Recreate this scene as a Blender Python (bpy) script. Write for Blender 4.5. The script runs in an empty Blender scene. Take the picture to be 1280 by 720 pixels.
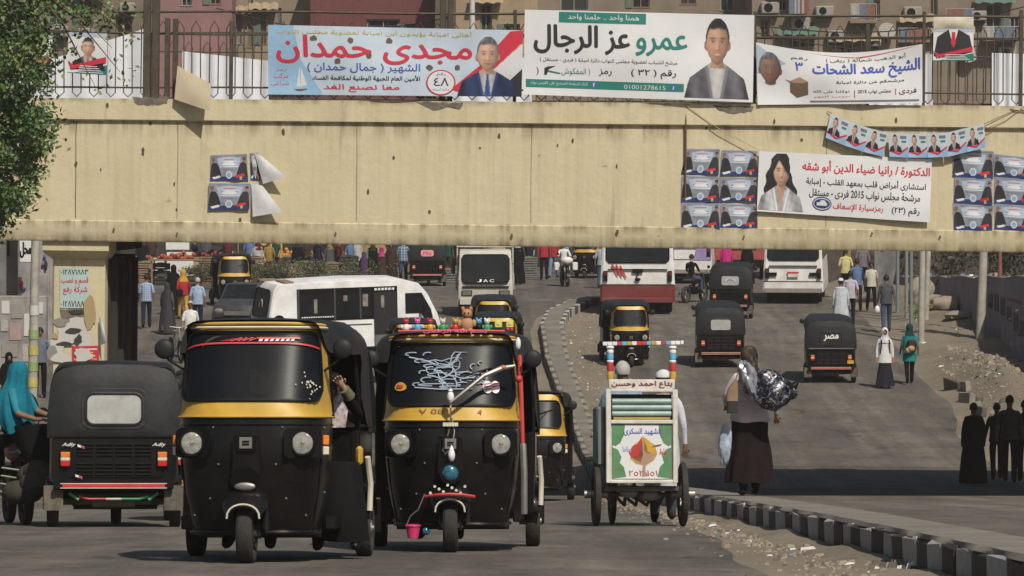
import bpy, bmesh, math, random
import numpy as np
from mathutils.geometry import delaunay_2d_cdt
from mathutils import Vector, Matrix, Quaternion
random.seed(7)
PI = math.pi
SC = bpy.context.scene
COL = SC.collection

# ------------------------------------------------------------------ camera, world, sun
F = 5000.0            # focal length in photo pixels (photo 1280 x 720)
HOR = 200.0           # eye level in the photo
CZ = 6.6              # eye height in the world
cam_d = bpy.data.cameras.new('camera')
cam = bpy.data.objects.new('camera', cam_d); COL.objects.link(cam)
cam.location = (0, 0, CZ); cam.rotation_euler = (PI/2, 0, 0)
cam_d.sensor_width = 36.0; cam_d.lens = 36.0*F/1280.0
cam_d.shift_y = -(360.0-HOR)/1280.0
cam_d.clip_start = 0.5; cam_d.clip_end = 3000
SC.camera = cam

SUN_AZ, SUN_EL = math.radians(25), math.radians(50)
w = bpy.data.worlds.new('World'); SC.world = w; w.use_nodes = True
nt = w.node_tree; nt.nodes.clear()
sky = nt.nodes.new('ShaderNodeTexSky'); sky.sky_type = 'NISHITA'; sky.sun_disc = False
sky.sun_elevation = SUN_EL; sky.sun_rotation = PI-SUN_AZ
sky.air_density = 1.0; sky.dust_density = 3.0; sky.ozone_density = 1.0
bg = nt.nodes.new('ShaderNodeBackground'); bg.inputs[1].default_value = 0.055
wo = nt.nodes.new('ShaderNodeOutputWorld')
nt.links.new(sky.outputs[0], bg.inputs[0]); nt.links.new(bg.outputs[0], wo.inputs[0])
sl = bpy.data.lights.new('sun', 'SUN'); sl.energy = 4.1; sl.angle = math.radians(0.55); sl.color = (1.0, 0.93, 0.82)
so = bpy.data.objects.new('sun', sl); COL.objects.link(so)
to_sun = Vector((math.sin(SUN_AZ)*math.cos(SUN_EL), -math.cos(SUN_AZ)*math.cos(SUN_EL), math.sin(SUN_EL)))
so.rotation_euler = to_sun.to_track_quat('Z', 'Y').to_euler(); so.location = (20, -20, 60)
SC.view_settings.view_transform = 'Standard'; SC.view_settings.look = 'None'
SC.view_settings.exposure = 0.0; SC.view_settings.gamma = 1.0
SC.view_settings.use_curve_mapping = False
SC.render.engine = 'CYCLES'
SC.cycles.max_bounces = 6; SC.cycles.transparent_max_bounces = 12; SC.cycles.use_denoising = True

# ------------------------------------------------------------------ ground profile: the street dips under the bridge
NODES = [(0, -.775), (28.1, -2.84), (80, -6.62), (88, -6.66), (96, -6.52), (104, -6.2), (108, -6.02), (112, -5.82), (120, -5.3),
         (128, -5.03), (136, -4.9), (150, -4.68), (175, -4.6), (800, -4.6)]
NODES[0] = (0, -.775)
def _lin(d):
    for (a, za), (b, zb) in zip(NODES, NODES[1:]):
        if d <= b: return za+(zb-za)*(d-a)/(b-a)
    return NODES[-1][1]
_prof = {}
def g0(d):
    k = round(d*4)
    def val(k):
        if k not in _prof: _prof[k] = sum(_lin(k/4.0+o) for o in (-3, -2, -1, 0, 1, 2, 3))/7.0
        return _prof[k]
    k0 = math.floor(d*4); f = d*4-k0
    return CZ + val(k0)*(1-f)+val(k0+1)*f
def smooth(a, b, x):
    t = max(0, min(1, (x-a)/(b-a))); return t*t*(3-2*t)
def gz(x, y):
    z = g0(y)
    if x > 11.5:      # rubble bank beyond the right road
        z += 0.16*smooth(11.9, 12.6, x)*smooth(88, 98, y)
        z += 0.55*math.exp(-((x-13.0)/1.1)**2-((y-106)/5.0)**2)
        z += 0.10*math.sin(x*2.3+y*.7)*smooth(12, 13, x)*smooth(90, 98, y)
    return z
def gx(px, d): return (px-640.0)*d/F
def P3(px, py, d): return Vector(((px-640.0)*d/F, d, CZ-(py-HOR)*d/F))

# ------------------------------------------------------------------ materials
MATS = {}
def mat(key, col, rough=.7, metal=0.0, var=.18, scale=6.0, bump=0.0, alpha=1.0, dust=0.0, dustcol=(.30, .25, .18), emit=0.0, spec=None, trans=0.0, streak=0.0, fine=0.0):
    if key in MATS: return MATS[key]
    m = bpy.data.materials.new(key); m.use_nodes = True
    n = m.node_tree; N = n.nodes; L = n.links
    b = N['Principled BSDF']
    b.inputs['Roughness'].default_value = rough; b.inputs['Metallic'].default_value = metal
    if alpha < 1: b.inputs['Alpha'].default_value = alpha
    if spec is not None: b.inputs['Specular IOR Level'].default_value = spec
    if trans: b.inputs['Transmission Weight'].default_value = trans
    tc = N.new('ShaderNodeTexCoord')
    nz = N.new('ShaderNodeTexNoise'); nz.inputs['Scale'].default_value = scale; nz.inputs['Detail'].default_value = 6; nz.inputs['Roughness'].default_value = .65
    L.new(tc.outputs['Object'], nz.inputs['Vector'])
    rp = N.new('ShaderNodeValToRGB')
    rp.color_ramp.elements[0].position = .3; rp.color_ramp.elements[1].position = .7
    rp.color_ramp.elements[0].color = tuple(c*(1-var) for c in col)+(1,)
    rp.color_ramp.elements[1].color = tuple(min(1, c*(1+var)) for c in col)+(1,)
    L.new(nz.outputs[0], rp.inputs[0])
    out = rp.outputs[0]
    if streak:
        mp = N.new('ShaderNodeMapping'); mp.inputs['Scale'].default_value = (3.0, 3.0, .18)
        L.new(tc.outputs['Object'], mp.inputs[0])
        n3 = N.new('ShaderNodeTexNoise'); n3.inputs['Scale'].default_value = 1.6; n3.inputs['Detail'].default_value = 8; n3.inputs['Roughness'].default_value = .7
        L.new(mp.outputs[0], n3.inputs['Vector'])
        r3 = N.new('ShaderNodeValToRGB'); r3.color_ramp.elements[0].position = .5; r3.color_ramp.elements[1].position = .78
        r3.color_ramp.elements[0].color = (0, 0, 0, 1); r3.color_ramp.elements[1].color = (streak, streak, streak, 1)
        L.new(n3.outputs[0], r3.inputs[0])
        mx = N.new('ShaderNodeMixRGB'); mx.inputs[2].default_value = (.16, .12, .07, 1)
        L.new(r3.outputs[0], mx.inputs[0]); L.new(out, mx.inputs[1]); out = mx.outputs[0]
    if dust:
        n2 = N.new('ShaderNodeTexNoise'); n2.inputs['Scale'].default_value = scale*.6; n2.inputs['Detail'].default_value = 8; n2.inputs['Roughness'].default_value = .7
        L.new(tc.outputs['Object'], n2.inputs['Vector'])
        r2 = N.new('ShaderNodeValToRGB'); r2.color_ramp.elements[0].position = .42; r2.color_ramp.elements[1].position = .75
        r2.color_ramp.elements[0].color = (dust*.25,)*3+(1,); r2.color_ramp.elements[1].color = (dust,)*3+(1,)
        L.new(n2.outputs[0], r2.inputs[0])
        mx = N.new('ShaderNodeMixRGB'); mx.inputs[2].default_value = tuple(dustcol)+(1,)
        L.new(r2.outputs[0], mx.inputs[0]); L.new(out, mx.inputs[1]); out = mx.outputs[0]
        rr = N.new('ShaderNodeMath'); rr.operation = 'MULTIPLY_ADD'; rr.inputs[1].default_value = .5; rr.inputs[2].default_value = rough
        L.new(r2.outputs[0], rr.inputs[0]); L.new(rr.outputs[0], b.inputs['Roughness'])
    L.new(out, b.inputs['Base Color'])
    if emit:
        L.new(out, b.inputs['Emission Color']); b.inputs['Emission Strength'].default_value = emit
    if bump:
        nb = N.new('ShaderNodeTexNoise'); nb.inputs['Scale'].default_value = fine or scale*4; nb.inputs['Detail'].default_value = 5
        L.new(tc.outputs['Object'], nb.inputs['Vector'])
        bp = N.new('ShaderNodeBump'); bp.inputs['Strength'].default_value = bump; bp.inputs['Distance'].default_value = .02
        L.new(nb.outputs[0], bp.inputs['Height']); L.new(bp.outputs[0], b.inputs['Normal'])
    MATS[key] = m
    return m
def flat(key, col, rough=.75): return mat(key, col, rough, var=.05, scale=3)

K_black = mat('black_paint', (.0045, .0045, .005), .20, dust=.10, scale=4, dustcol=(.11, .095, .075), spec=.26, bump=.05, fine=3)
K_canvas = mat('black_canvas', (.014, .015, .017), .5, var=.45, dust=.14, scale=5, bump=.10, dustcol=(.08, .078, .072), spec=.25)
K_yellow = mat('yellow_paint', (.55, .335, .035), .35, dust=.32, scale=4, dustcol=(.30, .22, .10), bump=.05, fine=4)
K_rubber = mat('tyre_rubber', (.012, .012, .012), .85, dust=.35, scale=9, bump=.3, dustcol=(.13, .11, .09))
K_dark = mat('dark_plastic', (.004, .004, .004), .42, dust=.06, scale=9, dustcol=(.09, .08, .06), spec=.2)
K_steel = mat('worn_steel', (.30, .29, .28), .42, metal=.8, dust=.35, scale=9)
K_chrome = mat('chrome', (.75, .75, .75), .15, metal=1.0, var=.05)
K_cream = mat('cream_trim', (.62, .58, .47), .5, dust=.2)
K_glass = mat('windscreen_glass', (.008, .010, .014), .34, var=.1, alpha=.60, dust=.06, dustcol=(.14, .15, .16), scale=3, spec=.22)
K_dglass = mat('dark_window_glass', (.008, .010, .012), .08, var=.3, dust=.05, dustcol=(.25, .25, .25), scale=2, spec=.25)
K_plastic = mat('milky_plastic_window', (.34, .34, .32), .3, var=.25, scale=5)
K_lens = mat('headlamp_lens', (.42, .41, .36), .14, var=.5, scale=30, dust=.15, alpha=.40)
K_bowl = mat('lamp_reflector', (.85, .83, .76), .28, metal=.9, var=.25, scale=30)
K_lblue = mat('blue_lamp_lens', (.05, .17, .25), .15, metal=.4, var=.7, scale=40)
K_orange = mat('orange_lens', (.70, .20, .03), .3)
K_red = mat('red_lens', (.45, .02, .02), .3)
K_white = mat('white_paint', (.72, .72, .70), .4, dust=.28, scale=3, dustcol=(.34, .31, .26))
K_cloth_w = mat('white_fabric', (.72, .72, .72), .85, bump=.3)
K_redp = mat('red_paint', (.50, .025, .03), .45, dust=.15)
K_green = mat('green_paint', (.03, .30, .10), .5, dust=.15)
K_blue = mat('blue_paint', (.09, .38, .60), .5, dust=.15)
K_maroon = mat('maroon_paint', (.16, .018, .022), .45, dust=.2, scale=3)
K_pink = mat('pink_print', (.72, .12, .35), .6)
K_seat = mat('dark_seat_vinyl', (.03, .025, .025), .5)
K_brown = mat('brown_leather', (.13, .08, .05), .6)
K_wood = mat('weathered_wood', (.22, .15, .09), .8, bump=.4, scale=10)

# ------------------------------------------------------------------ mesh builder
class MB:
    def __init__(s): s.V = []; s.F = []; s.M = []
    def add(s, vs, fs, mi=0):
        o = len(s.V); s.V += [tuple(v) for v in vs]
        for f in fs: s.F.append(tuple(i+o for i in f)); s.M.append(mi)
        return s
    def box(s, c, d, mi=0, rz=0.0, rx=0.0, ch=None):
        hx, hy, hz = d[0]/2, d[1]/2, d[2]/2
        ch = min(hx, hy, hz)*.25 if ch is None else min(ch, hx*.9, hy*.9, hz*.9)
        vs = []; idx = {}
        for sx in (-1, 1):
            for sy in (-1, 1):
                for sz in (-1, 1):
                    for ax in range(3):
                        p = [sx*hx, sy*hy, sz*hz]
                        for k in range(3):
                            if k != ax: p[k] -= (sx, sy, sz)[k]*ch
                        idx[(sx, sy, sz, ax)] = len(vs); vs.append(p)
        fs = []
        for ax in range(3):
            o = [k for k in range(3) if k != ax]
            for sg in (-1, 1):
                f = []
                for a, b in ((-1, -1), (1, -1), (1, 1), (-1, 1)):
                    q = [0, 0, 0]; q[ax] = sg; q[o[0]] = a; q[o[1]] = b
                    f.append(idx[(q[0], q[1], q[2], ax)])
                if (sg > 0) == (ax == 1): f.reverse()
                fs.append(f)
        for ax in range(3):      # edges along axis ax
            o = [k for k in range(3) if k != ax]
            for a in (-1, 1):
                for b in (-1, 1):
                    q0 = [0, 0, 0]; q1 = [0, 0, 0]
                    q0[ax] = -1; q1[ax] = 1
                    for q in (q0, q1): q[o[0]] = a; q[o[1]] = b
                    fs.append([idx[(*q0, o[0])], idx[(*q1, o[0])], idx[(*q1, o[1])], idx[(*q0, o[1])]])
        for sx in (-1, 1):
            for sy in (-1, 1):
                for sz in (-1, 1): fs.append([idx[(sx, sy, sz, 0)], idx[(sx, sy, sz, 1)], idx[(sx, sy, sz, 2)]])
        R = Matrix.Rotation(rz, 3, 'Z') @ Matrix.Rotation(rx, 3, 'X')
        vs = [R @ Vector(v)+Vector(c) for v in vs]
        return s.add(vs, fs, mi)
    def loft(s, rings, mi=0, cap0=True, cap1=True, closed=True):
        n = len(rings[0]); o = len(s.V)
        for r in rings: s.V += [tuple(v) for v in r]
        m = n if closed else n-1
        for i in range(len(rings)-1):
            for j in range(m):
                s.F.append((o+i*n+j, o+i*n+(j+1) % n, o+(i+1)*n+(j+1) % n, o+(i+1)*n+j)); s.M.append(mi)
        if closed and cap0: s.F.append(tuple(o+j for j in reversed(range(n)))); s.M.append(mi)
        if closed and cap1: s.F.append(tuple(o+(len(rings)-1)*n+j for j in range(n))); s.M.append(mi)
        return s
    def tube(s, pts, r, n=8, mi=0, closed=False):
        pts = [Vector(p) for p in pts]; rings = []; up = None
        for i, p in enumerate(pts):
            if closed: t = (pts[(i+1) % len(pts)]-pts[i-1])
            else: t = (pts[min(i+1, len(pts)-1)]-pts[max(i-1, 0)])
            t = t.normalized() if t.length > 1e-9 else Vector((0, 0, 1))
            if up is None: up = Vector((0, 0, 1)) if abs(t.z) < .9 else Vector((0, 1, 0))
            a = t.cross(up)
            if a.length < 1e-4: a = t.cross(Vector((1, 0, 0)))
            a.normalize(); b = a.cross(t).normalized(); up = b
            rr = r[i] if isinstance(r, (list, tuple)) else r
            rings.append([p+a*math.cos(2*PI*k/n)*rr+b*math.sin(2*PI*k/n)*rr for k in range(n)])
        if closed: rings.append(rings[0]); return s.loft(rings, mi, False, False)
        return s.loft(rings, mi)
    def disc(s, c, axis, r, t, n=20, mi=0):
        c = Vector(c); a = Vector(axis).normalized()
        return s.tube([c-a*t/2, c+a*t/2], r, n, mi)
    def ell(s, c, r, nu=12, nv=8, mi=0):
        rings = []
        for i in range(1, nv):
            th = PI*i/nv; rings.append([(c[0]+r[0]*math.sin(th)*math.cos(2*PI*j/nu), c[1]+r[1]*math.sin(th)*math.sin(2*PI*j/nu), c[2]-r[2]*math.cos(th)) for j in range(nu)])
        o = len(s.V); s.loft(rings, mi, False, False)
        a = len(s.V); s.V += [(c[0], c[1], c[2]-r[2]), (c[0], c[1], c[2]+r[2])]
        l = o+(nv-2)*nu
        for j in range(nu):
            s.F.append((a, o+(j+1) % nu, o+j)); s.M.append(mi)
            s.F.append((a+1, l+j, l+(j+1) % nu)); s.M.append(mi)
        return s
    def grid(s, fn, nu, nv, mi=0):
        o = len(s.V)
        for j in range(nv+1):
            for i in range(nu+1): s.V.append(tuple(fn(i/nu, j/nv)))
        for j in range(nv):
            for i in range(nu):
                a = o+j*(nu+1)+i; s.F.append((a, a+1, a+nu+2, a+nu+1)); s.M.append(mi)
        return s
    def poly(s, pts, mi=0):
        return s.add(pts, [tuple(range(len(pts)))], mi)
    def fan(s, pts, mi=0):
        c = sum((Vector(p) for p in pts), Vector((0,)*len(pts[0])))/len(pts); n = len(pts)
        return s.add([c]+list(pts), [(0, 1+i, 1+(i+1) % n) for i in range(n)], mi)
    def mesh(s, name, mats, smooth=38):
        me = bpy.data.meshes.new(name)
        me.from_pydata(s.V, [], s.F)
        for m in (mats if isinstance(mats, (list, tuple)) else [mats]): me.materials.append(m)
        me.polygons.foreach_set('material_index', s.M)
        if smooth:
            me.polygons.foreach_set('use_smooth', [True]*len(s.F))
            me.update(); me.set_sharp_from_angle(angle=math.radians(smooth))
        me.update(); return me
    def build(s, name, mats, parent=None, smooth=38, loc=None):
        return link(name, s.mesh(name, mats, smooth), parent, loc)
def link(name, me, parent=None, loc=None):
    o = bpy.data.objects.new(name, me); COL.objects.link(o)
    if parent is not None: o.parent = parent
    if loc is not None: o.location = loc
    return o
def tag(o, label=None, cat=None, group=None, kind=None):
    if label: o['label'] = label
    if cat: o['category'] = cat
    if group: o['group'] = group
    if kind: o['kind'] = kind
    return o
def thing(name, label, cat, loc=(0, 0, 0), rz=0.0, group=None, quat=None):
    o = bpy.data.objects.new(name, None); COL.objects.link(o); o.empty_display_size = .2
    o.location = loc; o.rotation_euler = quat.to_euler() if quat else (0, 0, rz)
    return tag(o, label, cat, group)
def copy_tree(o, parent=None):
    c = o.copy(); COL.objects.link(c)
    if parent: c.parent = parent
    for ch in list(o.children): copy_tree(ch, c)
    return c
def on_ground(x, d, yaw=0.0, up=0.0):
    g = (g0(d+1)-g0(d-1))/2
    q = Vector((0, 0, 1)).rotation_difference(Vector((0, -g, 1)).normalized()) @ Quaternion((0, 0, 1), yaw)
    return Vector((x, d, gz(x, d)+up)), q
def lerp(tab, z):
    if z <= tab[0][0]: return tab[0][1:]
    for a, b in zip(tab, tab[1:]):
        if z <= b[0]:
            f = (z-a[0])/(b[0]-a[0]); return tuple(p+(q-p)*f for p, q in zip(a[1:], b[1:]))
    return tab[-1][1:]
def rrect(u0, u1, v0, v1, r, n=5, sx=1.0):
    pts = []
    for cx, cy, a0 in ((u1-r*sx, v1-r, 0), (u0+r*sx, v1-r, PI/2), (u0+r*sx, v0+r, PI), (u1-r*sx, v0+r, 3*PI/2)):
        for k in range(n+1):
            a = a0+PI/2*k/n; pts.append((cx+math.cos(a)*r*sx, cy+math.sin(a)*r))
    return pts
def resample(pts, m):
    P = [Vector(p) for p in pts]; P.append(P[0]); L = [0]
    for a, b in zip(P, P[1:]): L.append(L[-1]+(b-a).length)
    out = []; k = 0
    for i in range(m):
        t = L[-1]*i/m
        while L[k+1] < t: k += 1
        f = (t-L[k])/max(1e-9, L[k+1]-L[k]); out.append(tuple(P[k].lerp(P[k+1], f)))
    return out

# ------------------------------------------------------------------ arabic lettering with the font that ships with Blender
_F = {'ء': (0xFE80,), 'آ': (0xFE81, 0xFE82), 'أ': (0xFE83, 0xFE84), 'ؤ': (0xFE85, 0xFE86), 'إ': (0xFE87, 0xFE88), 'ئ': (0xFE89, 0xFE8A, 0xFE8B, 0xFE8C),
      'ا': (0xFE8D, 0xFE8E), 'ب': (0xFE8F,), 'ة': (0xFE93, 0xFE94), 'ت': (0xFE95,), 'ث': (0xFE99,), 'ج': (0xFE9D,), 'ح': (0xFEA1,), 'خ': (0xFEA5,),
      'د': (0xFEA9, 0xFEAA), 'ذ': (0xFEAB, 0xFEAC), 'ر': (0xFEAD, 0xFEAE), 'ز': (0xFEAF, 0xFEB0), 'س': (0xFEB1,), 'ش': (0xFEB5,), 'ص': (0xFEB9,), 'ض': (0xFEBD,),
      'ط': (0xFEC1,), 'ظ': (0xFEC5,), 'ع': (0xFEC9,), 'غ': (0xFECD,), 'ف': (0xFED1,), 'ق': (0xFED5,), 'ك': (0xFED9,), 'ل': (0xFEDD,), 'م': (0xFEE1,), 'ن': (0xFEE5,),
      'ه': (0xFEE9,), 'و': (0xFEED, 0xFEEE), 'ى': (0xFEEF, 0xFEF0), 'ي': (0xFEF1,)}
for _k, _v in list(_F.items()):
    if len(_v) == 1 and _k != 'ء': _F[_k] = tuple(_v[0]+i for i in range(4))
def shape_ar(t):
    for a, b in (('لا', '\uFEFB'), ('لأ', '\uFEF7'), ('لإ', '\uFEF9')): t = t.replace(a, b)
    out = []
    for i, c in enumerate(t):
        pv = t[i-1] if i else ' '; nx = t[i+1] if i+1 < len(t) else ' '
        join_p = pv in _F and len(_F[pv]) == 4
        if c in '\uFEFB\uFEF7\uFEF9': out.append(chr(ord(c)+(1 if join_p else 0))); continue
        if c not in _F: out.append(c); continue
        f = _F[c]; join_n = len(f) == 4 and (nx in _F and nx != 'ء' or nx in '\uFEFB\uFEF7\uFEF9')
        if len(f) == 1: out.append(chr(f[0]))
        elif join_p and join_n: out.append(chr(f[3]))
        elif join_p: out.append(chr(f[1]))
        elif join_n: out.append(chr(f[2]))
        else: out.append(chr(f[0]))
    s = ''.join(out)[::-1]
    s = s.translate({ord('('): ')', ord(')'): '('})
    res = ''; num = ''
    for c in s:                     # digits keep their own order
        if c.isdigit(): num = c+num
        else: res += num+c; num = ''
    return res+num
_TX = {}
def slice2d(V, Fc, nx, ny, x0=0.0, x1=1.0, y0=0.0, y1=1.0):
    "cut flat print along a grid so that it can follow a wavy cloth"
    b = bmesh.new(); vs = [b.verts.new((x, y, 0)) for x, y in V]
    for f in Fc:
        try: b.faces.new([vs[i] for i in f])
        except ValueError: pass
    bmesh.ops.triangulate(b, faces=b.faces[:])
    for n_, lo, hi, no in ((nx, x0, x1, (1, 0, 0)), (ny, y0, y1, (0, 1, 0))):
        for i in range(1, n_):
            c = lo+(hi-lo)*i/n_
            bmesh.ops.bisect_plane(b, geom=b.verts[:]+b.edges[:]+b.faces[:], plane_co=(c if no[0] else 0, c if no[1] else 0, 0), plane_no=no)
    b.verts.index_update(); out = ([(v.co.x, v.co.y) for v in b.verts], [tuple(v.index for v in f.verts) for f in b.faces]); b.free(); return out
def chaikin(p, n=2):
    for _ in range(n):
        o = []
        for i in range(len(p)):
            a, b = p[i], p[(i+1) % len(p)]; o += [(a[0]*.78+b[0]*.22, a[1]*.78+b[1]*.22), (a[0]*.22+b[0]*.78, a[1]*.22+b[1]*.78)]
        p = o
    return p
def text2d(t, bold=0.0):
    k = (t, bold)
    if k in _TX: return _TX[k]
    c = bpy.data.curves.new('lettering', 'FONT'); c.body = shape_ar(t) if any('\u0600' <= ch <= '\u06ff' for ch in t) else t
    c.resolution_u = 3; c.fill_mode = 'NONE'
    o = bpy.data.objects.new('lettering', c); COL.objects.link(o)
    dg = bpy.context.evaluated_depsgraph_get()
    me = bpy.data.meshes.new_from_object(o.evaluated_get(dg))
    P = [(v.co.x, v.co.y) for v in me.vertices]; E_ = []
    for e in me.edges:
        i, j = sorted(e.vertices); E_.append((i, j) if j == i+1 else (j, i))
    bpy.data.objects.remove(o); bpy.data.curves.remove(c); bpy.data.meshes.remove(me)
    r = delaunay_2d_cdt([Vector(p) for p in P], E_, [], 0, 1e-5)
    V = [(v.x, v.y) for v in r[0]]; T_ = [tuple(f) for f in r[2]]; pa = np.array(P); ea = np.array(E_); va = np.array(V)
    cen = va[np.array(T_)].mean(axis=1); x0_, y0_ = pa[ea[:, 0]].T; x1_, y1_ = pa[ea[:, 1]].T; keep = []
    for k0 in range(0, len(cen), 400):        # winding number of every triangle centre
        cx, cy = cen[k0:k0+400, 0][:, None], cen[k0:k0+400, 1][:, None]
        up = (y0_ <= cy) & (y1_ > cy); dn = (y0_ > cy) & (y1_ <= cy); cr = (x1_-x0_)*(cy-y0_)-(cx-x0_)*(y1_-y0_)
        keep += list(((up & (cr > 0)).sum(axis=1)-(dn & (cr < 0)).sum(axis=1)) != 0)
    Fc = [t for t, k in zip(T_, keep) if k]; used = sorted({i for f in Fc for i in f}); ix = {i: n for n, i in enumerate(used)}
    V = [V[i] for i in used]; Fc = [tuple(ix[i] for i in f) for f in Fc]
    if V:
        x0 = min(v[0] for v in V); x1 = max(v[0] for v in V); y0 = min(v[1] for v in V); y1 = max(v[1] for v in V)
        V = [((x-x0)/(x1-x0+1e-9), (y-y0)/(y1-y0+1e-9)) for x, y in V]
    V, Fc = slice2d(V, Fc, max(2, int(len(t)*.6)), 2)
    _TX[k] = (V, Fc); return _TX[k]
def put_text(mb, t, fn, u0, u1, v0, v1, mi=0, bold=0.0, slant=0.0):
    V, Fc = text2d(t, 0.0)
    mb.add([fn(u0+(u1-u0)*x+slant*(y-.5)*(u1-u0), v0+(v1-v0)*y) for x, y in V], Fc, mi)
    if bold >= .008:                # heavier strokes: shifted passes, each a hair above the last
        p0, p1, p2 = Vector(fn(u0, v0)), Vector(fn(u1, v0)), Vector(fn(u0, v1)); wd, ht = (p1-p0).length, (p2-p0).length; nr = (p1-p0).cross(p2-p0).normalized()
        if nr.y > 0: nr = -nr
        if p0.y > .2 and p0.y < 3 and abs(p0.x) < 1.2 and p0.z < 2.2: nr = -nr
        k = 1
        for dx, dy in ((bold, 0), (-bold, 0), (0, bold*.8), (0, -bold*.8)):
            ex, ey = dx*ht/wd, dy
            mb.add([Vector(fn(u0+(u1-u0)*(x+ex)+slant*(y-.5)*(u1-u0), v0+(v1-v0)*(y+ey)))+nr*.0002*k for x, y in V], Fc, mi); k += 1
    return mb
# ------------------------------------------------------------------ three-wheeled auto rickshaw (nose towards -Y)
_MC = {}
def cached(key, fn):
    if key not in _MC: _MC[key] = fn()
    return _MC[key]
COWL = [(.20, .44, -.90), (.30, .465, -.95), (.50, .505, -1.02), (.80, .535, -1.07), (1.03, .535, -1.02), (1.15, .525, -.985), (1.60, .485, -.80), (1.70, .47, -.745)]
def cowl(u, z, off=0.0):
    hw, yf = lerp(COWL, z); yb = -.42; xn = math.sin(max(-1, min(1, u))*PI/2)
    y = (1-abs(xn)**3.4)**(1/3.4)
    return Vector(((hw+off)*xn, yb+(yf-off-yb)*y, z))
def front_ring(mb, out, inn, off_o, off_i, mi=0, m=48):
    a = resample(out, m); b = resample(inn, m); o = len(mb.V)
    for (u, v), (p, q) in zip(a, b): mb.V += [tuple(cowl(u, v, off_o)), tuple(cowl(p, q, off_i))]
    for i in range(m):
        j = (i+1) % m; mb.F.append((o+2*i, o+2*j, o+2*j+1, o+2*i+1)); mb.M.append(mi)
def wheel_meshes(R, W, spokes=False):
    def tyre():
        m = MB(); rings = []
        prof = [(-W*.42, R*.62), (-W*.5, R*.74), (-W*.48, R*.90), (-W*.33, R*.98), (0, R), (W*.33, R*.98), (W*.48, R*.90), (W*.5, R*.74), (W*.42, R*.62)]
        n = 24
        for k in range(n+1):
            a = 2*PI*k/n; rings.append([(x, math.cos(a)*r, math.sin(a)*r) for x, r in prof])
        m.loft(rings, 0, False, False, closed=True); return m.mesh('tyre', [K_rubber])
    def rim():
        m = MB()
        if spokes:
            m.tube([(0, math.cos(2*PI*k/20)*R*.66, math.sin(2*PI*k/20)*R*.66) for k in range(20)], .018, 6, closed=True)
            for k in range(10):
                a = PI*k/10; m.tube([(0, math.cos(a)*R*.64, math.sin(a)*R*.64), (0, -math.cos(a)*R*.64, -math.sin(a)*R*.64)], .006, 4)
            m.disc((0, 0, 0), (1, 0, 0), .04, W*1.1, 10)
        else:
            m.disc((0, 0, 0), (1, 0, 0), R*.63, W*.55, 20); m.disc((0, 0, 0), (1, 0, 0), R*.28, W*.95, 12)
            for k in range(4):
                a = PI/2*k+.4; m.disc((0, math.cos(a)*R*.42, math.sin(a)*R*.42), (1, 0, 0), .014, W*.7, 6)
        return m.mesh('rim', [K_steel])
    return cached(('tyre', R, W), tyre), cached(('rim', R, W, spokes), rim)
def wheel(root, loc, R, W, spokes=False, rimmat=None):
    t, r = wheel_meshes(R, W, spokes)
    h = cached(('hubm', R), lambda: MB().disc((0, 0, 0), (1, 0, 0), R*.13, W*1.25, 10).mesh('wheel', [K_steel]))
    wo_ = link('wheel', h, root, loc); link('tyre', t, wo_); link('rim', r, wo_)
    return wo_

def hood_sec(y):
    # half width and top of the canvas at station y
    t = (y+.86)/2.0
    top = 1.728+.028*math.sin(PI*min(1, t*1.15))
    hw = .475+.175*smooth(.05, .55, t)
    return hw, top
def hood_mesh(seed):
    rnd = random.Random(seed); m = MB(); ph = rnd.random()*6
    def f(u, v):
        y = -.765+v*1.925; hw, top = hood_sec(y)
        if v > .9: top -= .05*((v-.9)/.1)**2
        zs = (1.665-.165*smooth(-.80, -.45, y)) if y < .35 else 1.50-(smooth(.35, .75, y))*.56
        a = (u-.5)*2; s = 1 if a > 0 else -1; aa = abs(a)
        if aa < .45: x = hw*.80*aa/.45*.98; z = top-.012*(aa/.45)**2
        elif aa < .72:
            t = (aa-.45)/.27*PI/2; dr = .045+.105*smooth(-.80, -.45, y); x = hw*(.784+.206*math.sin(t)); z = top-.012-dr*(1-math.cos(t))
        else:
            t = (aa-.72)/.28; x = hw*(.99+.03*t); z = (top-.012-(.045+.105*smooth(-.80, -.45, y)))*(1-t)+(zs)*t
            if zs < 1.4: x += .02*math.sin(y*18+ph)*t
        z += .006*math.sin(y*13+ph)*math.cos(x*4)
        return (s*x, y, z)
    m.grid(f, 32, 26); return m.mesh('roof_canvas', [K_canvas])
def back_pt(x, z, off=0.0):
    # back curtain of the hood: leans forward to the top
    t = (z-.93)/.80
    return (x*(1.04-.03*t), 1.27-.125*max(0, t)**1.6-.05*(abs(x)/.66)**6+off+.008*math.sin(x*9+z*5)*(1-t), z)
def back_mesh():
    m = MB(); outp = []
    hw, top = hood_sec(1.16)
    for k in range(13):
        a = PI*k/12; 
        outp.append((math.copysign(abs(math.cos(a))**.5, math.cos(a))*.655, 1.42+math.sin(a)**.6*(.275)))
    outp += [(-.67, 1.2), (-.67, .93), (-.3, .93), (0, .93), (.3, .93), (.67, .93), (.67, 1.2)]
    a = resample(outp, 56); b = resample(rrect(-.27, .27, 1.08, 1.38, .07, 6), 56)
    # align start angles
    def ang(p, c): return math.atan2(p[1]-c[1], p[0]-c[0])
    c = (0, 1.24)
    b = [min(b, key=lambda q: abs((ang(q, c)-ang(p, c)+PI) % (2*PI)-PI)) for p in a]
    rings = []
    for t, o in ((0, 0), (.35, .012), (.85, .02), (1, .012)):
        rings.append([back_pt(p[0]*(1-t)+q[0]*t, p[1]*(1-t)+q[1]*t, o) for p, q in zip(a, b)])
    m.loft(rings, 0, False, False); return m.mesh('rear_curtain', [K_canvas])

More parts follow.
